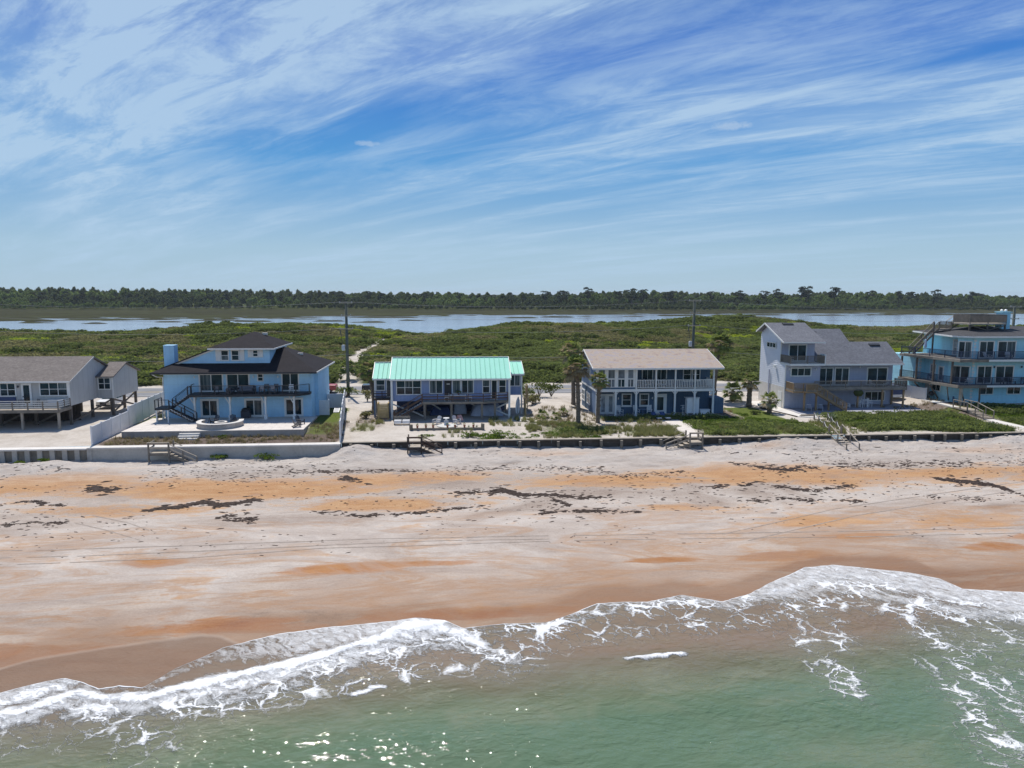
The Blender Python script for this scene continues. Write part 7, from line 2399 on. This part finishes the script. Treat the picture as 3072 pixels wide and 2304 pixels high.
# navy house
place(RK, (21.25, 86.75, 3.63), 15, 'white rocking chair left of the first ground floor window')
place(RK, (23.35, 86.75, 3.63), 10, 'white rocking chair behind the second porch post')
place(RK, (25.0, 86.75, 3.63), -12, 'white rocking chair beside the glazed porch door')
TR_ = table('slate_blue', 0.8, 0.8, 0.7, 'porch_table', True)
place(TR_, (24.2, 86.9, 3.63), 0, 'round dark porch table between the rocking chairs')
place(LG_dark, (24.9, 83.4, 3.6), 10, 'dark blue lounger with white foot end, left of the pair')
place(LG_dark, (26.0, 83.4, 3.6), 10, 'dark blue lounger with white foot end, right of the pair')
for i, x in enumerate((25.05, 26.15)):
    tw = thing('folded_towel', (x, 82.6, 3.95), ('white towel on the left lounger foot end', 'white towel on the right lounger foot end')[i], 'towel')
    box('cloth', tw, x - 0.32, x + 0.26, 82.4, 82.85, 3.945, 3.99, 'white_plastic')
LK = thing('locker', (30.4, 86.4, 3.63), 'tall white cabinet on feet in front of the navy wall', 'cabinet')
box('body', LK, 29.62, 31.2, 86.15, 86.85, 3.86, 5.78, 'white_plastic')
box('door_leaf', LK, 29.66, 30.40, 86.11, 86.148, 3.9, 5.74, 'white_plastic')
box('door_leaf', LK, 30.42, 31.16, 86.11, 86.148, 3.9, 5.74, 'white_plastic')
box('cornice', LK, 29.5, 31.25, 86.05, 86.9, 5.782, 5.86, 'white_plastic')
for x in (29.78, 31.04):
    MB().lathe([(0.0, 0.0), (0.08, 0.0), (0.11, 0.1), (0.06, 0.228), (0.0, 0.228)], (x, 86.3, 3.63), 8).build('foot', 'white_plastic', LK)
DB = thing('deck_box', (32.1, 86.7, 3.63), 'low white storage box right of the tall cabinet', 'storage box')
box('body', DB, 31.5, 32.72, 86.45, 87.05, 3.64, 4.18, 'white_plastic')
box('lid', DB, 31.44, 32.78, 86.40, 87.10, 4.182, 4.27, 'white_plastic')
TS = thing('towel_stand', (29.15, 86.2, 3.63), 'white towel stand with crossbars left of the tall cabinet', 'stand')
MB().tube([(29.15, 86.2, 3.63), (29.15, 86.2, 4.95)], 0.03, 6).build('pole', 'white_plastic', TS)
MB().lathe([(0.0, 0.05), (0.25, 0.03), (0.27, 0.0)], (29.15, 86.2, 3.63), 12).build('foot', 'white_plastic', TS)
for z, a in ((4.85, 0.0), (4.6, 0.8), (4.4, -0.7)):
    beam('crossbar', TS, (29.15 - 0.33 * math.cos(a), 86.2 - 0.33 * math.sin(a), z), (29.15 + 0.33 * math.cos(a), 86.2 + 0.33 * math.sin(a), z), 0.03, 0.03, 'white_plastic')
for i, x in enumerate((24.5, 25.2, 26.3, 27.2)):
    place(CH_blk, (x, 87.5, 7.1), 0 if i % 2 else 20, ('leftmost dark chair on the white balcony', 'second dark chair from the left on the white balcony', 'third dark chair from the left on the white balcony', 'rightmost dark chair on the white balcony')[i], scale=1.05)
for i, x in enumerate((28.4, 27.6)):
    fan = thing('ceiling_fan', (x, 87.0, 9.3), ('white ceiling fan, right one under the balcony roof', 'white ceiling fan, left one under the balcony roof')[i], 'fan')
    MB().lathe([(0.0, 0.3), (0.03, 0.3), (0.03, 0.1), (0.11, 0.08), (0.11, 0.0), (0.0, -0.05)], (x, 87.0, 9.3), 10).build('motor', 'white_plastic', fan)
    for k in range(4):
        a = k * math.pi / 2 + 0.4
        beam('blade', fan, (x + 0.12 * math.cos(a), 87 + 0.12 * math.sin(a), 9.36), (x + 0.6 * math.cos(a), 87 + 0.6 * math.sin(a), 9.36), 0.12, 0.012, 'white_plastic')
PV = thing('entrance_path', (26, 80, 3.6), 'pale concrete path from beach stairs to the navy house terrace', 'path')
MB().prism([(25.2, 72.7, 3.52), (26.3, 72.7, 3.52), (27.6, 77.8, 3.52), (27.4, 84.5, 3.52), (21.6, 84.5, 3.52), (21.6, 82.6, 3.52), (25.6, 82.2, 3.52), (25.4, 78.5, 3.52)], (0, 0, 0.14)).build('slab', 'paver', PV)

# lilac house
place(LG_wht, (46.95, 88.6, 3.66), 150, 'white framed lounger under the deck, left of the pair')
place(LG_wht, (48.5, 88.6, 3.66), 150, 'white framed lounger under the deck, right of the pair')
TBB = table('white_plastic', 0.8, 0.8, 1.05, 'bar_table')
place(TBB, (55.7, 90.6, 3.66), 0, 'tall white bar table on the terrace under the deck')
place(CH_bar, (54.9, 90.6, 3.66), -90, 'white bar chair left of the bar table')
place(CH_bar, (56.5, 90.6, 3.66), 90, 'white bar chair right of the bar table')
place(A_wht, (53.3, 90.5, 3.66), 70, 'pale adirondack chair alone under the lilac house deck')
place(CH_wht, (52.3, 90.6, 3.66), -80, 'white chair just behind the stair foot of the lilac house')
place(CH_wht, (45.2, 89.2, 6.3), 60, 'white chair on the left corner of the tan deck')
place(CH_wht, (45.4, 91.2, 9.72), 40, 'round white chair on the tower balcony')
place(CH_wht, (57.3, 91.6, 6.3), 90, 'white chair on the long deck, left of the deck table')
place(CH_wht, (59.3, 91.6, 6.3), -90, 'white chair on the long deck, right of the deck table')
TG = table('grey_wood', 1.2, 0.9, 0.74, 'deck_table', True)
place(TG, (58.3, 91.5, 6.3), 0, 'round grey table on the long deck of the lilac house')
WS = thing('utility_trailer', (41.5, 90.4, 3.6), 'grey utility trailer parked by the palms left of the lilac house', 'trailer')
MB().box(41.0, 42.2, 90.0, 91.0, 3.95, 4.25).build('tray', 'transformer_grey', WS)
for y in (89.95, 91.0):
    MB().tube([(41.5, y - 0.05, 3.85), (41.5, y + 0.05, 3.85)], 0.22, 12).build('wheel', 'rubber', WS)
beam('handle', WS, (41.0, 90.5, 4.0), (40.2, 90.5, 3.75), 0.06, 0.06, 'dark_metal')
RK2 = thing('bench_seat', (43.6, 93.2, 3.65), 'low white bench on the walkway beside the lilac house', 'bench')
box('seat', RK2, 43.0, 44.2, 92.9, 93.4, 3.95, 4.05, 'white_plastic')
for x in (43.1, 44.05):
    box('leg', RK2, x - 0.04, x + 0.04, 92.95, 93.35, 3.6, 3.948, 'transformer_grey')

# aqua house
place(A_wht, (70.6, 87.65, 10.36), 20, 'pale adirondack chair on the upper balcony, left one')
place(A_wht, (73.6, 87.65, 10.36), -15, 'pale adirondack chair on the upper balcony, right one')
place(CH_wht, (68.4, 88.0, 6.96), -60, 'white chair on the lower deck corner of the aqua house')
for i, (x, a) in enumerate(((70.7, 20), (73.3, 0), (74.6, 30), (76.2, 0))):
    place(CH_blk, (x, 87.8, 6.96), a, ('dark chair nearest the corner on the lower balcony', 'second dark chair on the lower balcony of the aqua house', 'third dark chair on the lower balcony of the aqua house', 'dark chair on the lower balcony at the picture edge')[i])
place(CH_blue, (67.3, 88.6, 4.32), 30, 'blue chair on the ground beside the white path')
place(CH_blue, (66.7, 92.8, 6.96), 70, 'blue chair on the lower deck beside the white door')
G6 = thing('grill', (66.6, 92.4, 4.3), 'black kettle grill under the lower deck of the aqua house', 'grill')
MB().lathe([(0.0, 0.6), (0.22, 0.62), (0.34, 0.8), (0.36, 0.92), (0.3, 1.1), (0.12, 1.2), (0.0, 1.21)], (66.6, 92.4, 4.3), 14).build('kettle', 'black_paint', G6, True)
for k in range(3):
    a = k * 2.094
    beam('leg', G6, (66.6 + 0.2 * math.cos(a), 92.4 + 0.2 * math.sin(a), 4.98), (66.6 + 0.35 * math.cos(a), 92.4 + 0.35 * math.sin(a), 4.3), 0.03, 0.03, 'dark_metal')
UM = thing('folded_umbrella', (66.3, 94.0, 10.36), 'closed pale parasol on the upper deck beside the stair', 'umbrella')
MB().tube([(66.3, 94, 10.36), (66.3, 94, 12.7)], 0.025, 6).build('pole', 'white_plastic', UM)
MB().lathe([(0.0, 1.25), (0.09, 1.15), (0.17, 0.5), (0.20, 0.15), (0.12, 0.0), (0.0, 0.0)], (66.3, 94, 11.4), 9).build('canopy', 'tarp_silver', UM)
for i, (x, y, rz_) in enumerate(((66.0, 89.7, 20), (66.4, 90.3, 30))):
    kb = thing('paddle_board', (x, y, 4.3), ('white paddle board lying by the path under the deck', 'second white board lying by the path under the deck')[i], 'board')
    MB().prism([(x - 1.3, y - 0.25, 4.36), (x - 0.9, y - 0.38, 4.36), (x + 0.8, y - 0.3, 4.36), (x + 1.3, y, 4.36), (x + 0.8, y + 0.3, 4.36), (x - 0.9, y + 0.38, 4.36)], (0, 0, 0.09)).build('hull', 'white_plastic', kb)

# grey stilt house deck
SF2 = sofa('cream_grey', 'cushion', 2.2)
place(SF2, (-44.6, 84.0, 5.86), 0, 'pale cushioned sofa on the deck of the grey stilt house')
place(CH_blk, (-47.9, 83.3, 5.86), 40, 'dark chair near the glazed door of the grey stilt house')
place(CH_blk, (-46.5, 83.6, 5.86), -30, 'dark chair left of the pale sofa')
BX = thing('wall_bench', (-50.8, 84.2, 5.86), 'dark blue bench under the left window of the stilt house', 'bench')
box('seat', BX, -52.2, -49.2, 83.9, 84.5, 6.2, 6.3, 'tarp_blue')
box('backrest', BX, -52.2, -49.2, 84.45, 84.55, 6.302, 6.95, 'tarp_blue')
for x in (-52.0, -49.4):
    box('leg', BX, x - 0.05, x + 0.05, 83.95, 84.4, 5.86, 6.198, 'dark_wood')
LG_ = thing('log', (-48.5, 74.6, 3.6), 'short driftwood timber lying on the sand left of the white fence', 'log')
MB().tube([(-50.0, 74.2, 3.68), (-48.9, 74.6, 3.7), (-48.2, 75.0, 3.68)], [0.09, 0.1, 0.08], 8).build('timber', 'brown_wood', LG_)


# ------------------------------------------------------------------ vehicles
def car(loc, rz_, label, paint, prof, glassprof, length, width, name='parked_car', cat='car', bed=False):
    r_ = thing(name, (0, 0, 0), label, cat)
    hw = width / 2
    m_ = MB()
    n_ = len(prof)
    # body: profile with pulled-in roof
    zmax = max(z for _, z in prof)

    def wz(z):
        return hw * (1.0 if z < 0.95 else 1.0 - 0.16 * (z - 0.95) / (zmax - 0.95))
    lft = [(x, -wz(z), z) for x, z in prof]
    rgt = [(x, wz(z), z) for x, z in prof]
    m_.add(lft + rgt, [tuple(range(n_)), tuple(range(2 * n_ - 1, n_ - 1, -1))] + [(i, n_ + i, n_ + (i + 1) % n_, (i + 1) % n_) for i in range(n_)])
    b_ = m_.build('body', paint, r_)
    md = b_.modifiers.new('bevel', 'BEVEL')
    md.width = 0.06
    md.segments = 2
    for s in (-1, 1):
        for gp in glassprof:
            p_ = [(x, s * (wz(z) + 0.004), z) for x, z in gp]
            MB().prism(p_, (0, s * 0.01, 0)).build('side_window', 'glass', r_)
        for x in (-length * 0.31, length * 0.31):
            w_ = MB().tube([(x, s * (hw - 0.2), 0.34), (x, s * (hw + 0.015), 0.34)], 0.34, 18).build('wheel', 'rubber', r_)
            MB().tube([(x, s * (hw + 0.016), 0.34), (x, s * (hw + 0.03), 0.34)], 0.21, 14).build('rim', 'alloy', w_)
    for s in (-1, 1):
        box('headlight', r_, -length / 2 - 0.02, -length / 2 + 0.1, s * hw * 0.72 - 0.2, s * hw * 0.72 + 0.2, 0.68, 0.86, 'lamp_glass')
        box('tail_light', r_, length / 2 - 0.08, length / 2 + 0.015, s * hw * 0.8 - 0.1, s * hw * 0.8 + 0.1, 0.75, 1.0, 'tail_glass')
        box('mirror', r_, -length * 0.17, -length * 0.13, s * (hw + 0.02) - 0.08, s * (hw + 0.02) + 0.08, 1.0, 1.14, paint)
    box('grille', r_, -length / 2 - 0.025, -length / 2 + 0.05, -hw * 0.45, hw * 0.45, 0.45, 0.85, 'black_paint')
    box('bumper', r_, -length / 2 - 0.06, -length / 2 + 0.1, -hw * 0.95, hw * 0.95, 0.3, 0.46, 'dark_metal')
    box('bumper', r_, length / 2 - 0.1, length / 2 + 0.06, -hw * 0.95, hw * 0.95, 0.3, 0.5, 'dark_metal')
    return r_


suv_p = [(-2.3, 0.35), (-2.33, 0.75), (-2.2, 0.92), (-1.15, 1.03), (-0.45, 1.55), (0.2, 1.68), (1.75, 1.62), (2.25, 1.08), (2.32, 0.5), (2.2, 0.32)]
suv_g = [[(-0.95, 1.06), (-0.42, 1.48), (0.25, 1.58), (0.25, 1.06)], [(0.33, 1.06), (0.33, 1.58), (1.6, 1.54), (1.95, 1.1)]]
pk_p = [(-2.8, 0.45), (-2.85, 0.95), (-2.7, 1.12), (-1.35, 1.2), (-0.75, 1.75), (-0.1, 1.88), (0.85, 1.86), (1.1, 1.25), (2.78, 1.22), (2.82, 0.6), (2.7, 0.45)]
pk_g = [[(-1.15, 1.24), (-0.72, 1.68), (0.0, 1.8), (0.0, 1.24)], [(0.08, 1.24), (0.08, 1.8), (0.78, 1.78), (0.95, 1.28)]]


def windscreen(r_, pts4, mat='glass'):
    MB().prism(pts4, (0, 0, 0.012)).build('windscreen', mat, r_)


S_ = car(None, 0, 'white suv parked under the wing of the grey stilt house', 'car_white', suv_p, suv_g, 4.6, 1.85, 'parked_suv', 'car')
windscreen(S_, [(-1.1, -0.74, 1.075), (-1.1, 0.74, 1.075), (-0.52, 0.66, 1.52), (-0.52, -0.66, 1.52)])
S_.location = (-45.3, 98.6, 3.66)
S_.rotation_euler = (0, 0, R(90))
K_ = car(None, 0, 'black pickup truck parked behind the leaning palm by the road', 'car_black', pk_p, pk_g, 5.6, 1.95, 'pickup_truck', 'truck')
windscreen(K_, [(-1.28, -0.78, 1.235), (-1.28, 0.78, 1.235), (-0.8, 0.7, 1.715), (-0.8, -0.7, 1.715)])
K_.location = (-10.6, 109.6, 3.67)
K_.rotation_euler = (0, 0, R(180))
T_ = car(None, 0, 'dark pickup partly hidden behind the right end of the sky blue house', 'car_red', pk_p, pk_g, 5.6, 1.95, 'pickup_truck', 'truck')
T_.location = (-20.1, 109.8, 3.67)
BO = thing('covered_boat', (63.6, 97, 3.6), 'blue tarp covered boat showing over the white fence', 'boat')
MB().prism([(62.9, 95.6, 4.6), (64.6, 95.6, 4.6), (64.6, 95.6, 5.2), (63.9, 95.6, 5.9), (62.9, 95.6, 5.2)], (0, 4.5, 0)).build('cover', 'tarp_blue', BO)
MB().box(62.8, 64.7, 95.5, 100.2, 4.2, 4.6).build('hull', 'white_plastic', BO)
for y in (97.5, 98.5):
    MB().tube([(62.75, y, 3.95), (62.95, y, 3.95)], 0.3, 12).build('wheel', 'rubber', BO)
BN_ = thing('wheelie_bin', (38.9, 101.2, 3.6), 'dark wheeled rubbish bin behind the tallest palm', 'bin')
MB().prism([(38.62, 100.95, 3.66), (39.18, 100.95, 3.66), (39.24, 100.95, 4.6), (38.56, 100.95, 4.6)], (0, 0.55, 0)).build('body', 'dark_metal', BN_)
box('lid', BN_, 38.53, 39.27, 100.9, 101.55, 4.602, 4.68, 'dark_metal')

# ------------------------------------------------------------------ grass tufts, creepers, mulch plants (stuff)
def tuft_proto(name, mat, n, h, w, seed, spread=0.25, splay=0.55):
    g_ = random.Random(seed)
    m_ = MB()
    for i in range(n):
        a = g_.uniform(0, 6.28)
        r_ = spread * math.sqrt(g_.random())
        p = Vector((r_ * math.cos(a), r_ * math.sin(a), 0))
        b_ = g_.uniform(0, 6.28)
        dv = Vector((math.cos(b_), math.sin(b_), 0)) * splay * g_.random()
        hh_ = h * g_.uniform(0.55, 1.1)
        s_ = Vector((-math.sin(b_), math.cos(b_), 0)) * w
        mid = p + dv * hh_ * 0.4 + Vector((0, 0, hh_ * 0.6))
        e_ = p + dv * hh_ * 1.1 + Vector((0, 0, hh_))
        m_.add([p - s_, p + s_, mid + s_ * 0.8, mid - s_ * 0.8, e_], [(0, 1, 2, 3), (3, 2, 4)])
    return proto(name, mesh_from(name, m_.v, m_.f, mat))


def fill(regions, n, seed, clump_s=0.3, thr=0.45):
    """random points in rectangles, thinned to clumps by noise: (x0, x1, y0, y1, weight)"""
    g_ = np.random.default_rng(seed)
    out = []
    tot = sum((r[1] - r[0]) * (r[3] - r[2]) * r[4] for r in regions)
    for (x0, x1, y0, y1, w) in regions:
        k = int(n * (x1 - x0) * (y1 - y0) * w / tot)
        x, y = g_.uniform(x0, x1, k), g_.uniform(y0, y1, k)
        keep_ = fbm(x * clump_s, y * clump_s * 1.4, seed) > thr + 0.12 * (g_.random(k) - 0.5)
        out.append(np.stack([x[keep_], y[keep_]], -1))
    P = np.concatenate(out)
    return np.concatenate([P, land_z(P[:, 0], P[:, 1])[:, None] - 0.02], 1)


DG = tuft_proto('dune_grass', 'dune_grass', 26, 0.75, 0.020, 801)
DRY = tuft_proto('dry_grass', 'dry_tuft', 22, 0.5, 0.018, 802, 0.3, 0.9)
MAT = bush_proto('creeper', 'mat_green', 110, 0.11, 803, 0.35, 5)
MATD = bush_proto('creeper_dark', 'scrub_green', 130, 0.11, 804, 0.55, 5)
P = fill([(8.5, 17.5, 73.2, 81.5, 1.6), (17.5, 25.2, 73.2, 81.0, 1.6), (4.5, 12, 80.5, 85, 0.9), (17.5, 24, 81.5, 84.4, 0.7), (27.8, 41, 73.2, 77.5, 1.3), (41, 46, 73.2, 80, 0.6), (-11, -7.6, 78.5, 85, 0.5), (66.5, 92, 73.2, 80, 0.9), (-1.0, 3, 74.2, 77.5, 0.35)], 3600, 31, 0.35, 0.51)
scatter('dune_grass', 'tufts of dune grass on the sandy lots behind the bulkhead', 'grass', P, RNG.uniform(0.4, 0.95, len(P)), DG)
P = fill([(-35, -11.8, 73.1, 76.9, 1.0), (-15.8, -12, 77, 84, 1.2), (9, 18, 78, 90, 0.5), (19, 25, 77, 83, 0.8), (58, 69, 84, 92, 0.6), (33.8, 36.5, 83, 92, 0.5), (-11, -8, 84, 92, 0.8), (18, 33, 82.8, 84.5, 0.6)], 1500, 32, 0.5, 0.50)
scatter('dry_grass', 'dry brownish grass tufts in the mulch beds and sand', 'grass', P, RNG.uniform(0.4, 1.0, len(P)), DRY)
P = fill([(46.5, 62.5, 73.3, 84.6, 2.6), (58, 64, 73.3, 78, 1.5), (67, 96, 73.3, 86, 1.0), (27.8, 41, 77, 84.5, 1.0), (36.4, 40.8, 82, 88, 0.4), (41.5, 46, 75, 82, 0.45), (21.5, 26, 78.5, 82, 0.6), (3, 9, 73.2, 76, 0.5), (-3.6, 5, 73.2, 75.5, 0.18), (10, 17, 73.2, 76, 0.5)], 4800, 33, 0.28, 0.49)
sx_ = RNG.uniform(0.35, 0.85, len(P))
scatter('creeper', 'low bright green creepers matting the dune lots', 'creeper', P, np.stack([sx_, sx_, sx_ * 0.9], -1), MAT)
P = fill([(46.5, 63, 73.4, 84.6, 2.0), (28, 41, 73.4, 80, 0.8), (67, 96, 74, 86, 0.8), (12, 17, 75, 80, 0.5), (18.5, 33.2, 83.0, 84.4, 0.7)], 4200, 34, 0.3, 0.43)
sx_ = RNG.uniform(0.45, 1.1, len(P))
scatter('dark_creeper', 'darker low shrubs among the creepers', 'creeper', P, sx_, MATD)
# a few clumps of beach plants on the sand below the walls
for i, (x, y, s_, lb) in enumerate(((-22.9, 71.2, 0.9, 'small green beach plant below the concrete seawall, left one'), (-18.2, 71.1, 1.25, 'larger green beach plant below the concrete seawall'), (-41.2, 70.6, 0.7, 'green plant clump at the foot of the slab seawall'), (-38.6, 69.9, 0.6, 'green plant clump on the sand hump left of the seawall joint'))):
    shrub((x, y, float(beach_z(np.array([x]), np.array([y]))[0]) - 0.05), (s_ * 1.3, s_ * 0.7, s_ * 0.5), lb, 'mat_green', 850 + i, 0.10, 260, 'beach_plant')
for i, (x, y, s_, lb) in enumerate(((2.0, 74.2, 0.9, 'thin pale bush of dune plants left of the green clump by the bulkhead'), (5.4, 73.9, 1.4, 'bright green clump close to the bulkhead below the green roofed house'), (-24.0, 76.2, 0.55, 'dark round plant in the mulch bed before the patio'), (38.4, 86.2, 0.8, 'round dark bush on the lawn by the small palm'))):
    shrub((x, y, gz_(x, y) - 0.05), (s_ * 1.2, s_ * 0.8, s_ * 0.6), lb, 'mat_green' if i != 3 else 'scrub_dark', 870 + i, 0.10, 300, 'low_bush')

# ------------------------------------------------------------------ sea air over the whole place
hm = bpy.data.materials.new('haze')
hm.use_nodes = True
ht = hm.node_tree
ht.nodes.clear()
ho = N(ht, 'ShaderNodeOutputMaterial')
hv = N(ht, 'ShaderNodeVolumePrincipled', ins={'Color': (0.80, 0.88, 1.0, 1), 'Density': 0.00007, 'Anisotropy': 0.2})
L(ht, hv.outputs[0], ho.inputs['Volume'])
MATS['haze'] = hm
hz_o = MB().box(-4200, 4200, -3400, 9300, -6.0, 31.0).build('haze', 'haze', None)
tag(hz_o, 'thin bluish sea haze over the whole coast', 'haze', kind='stuff')
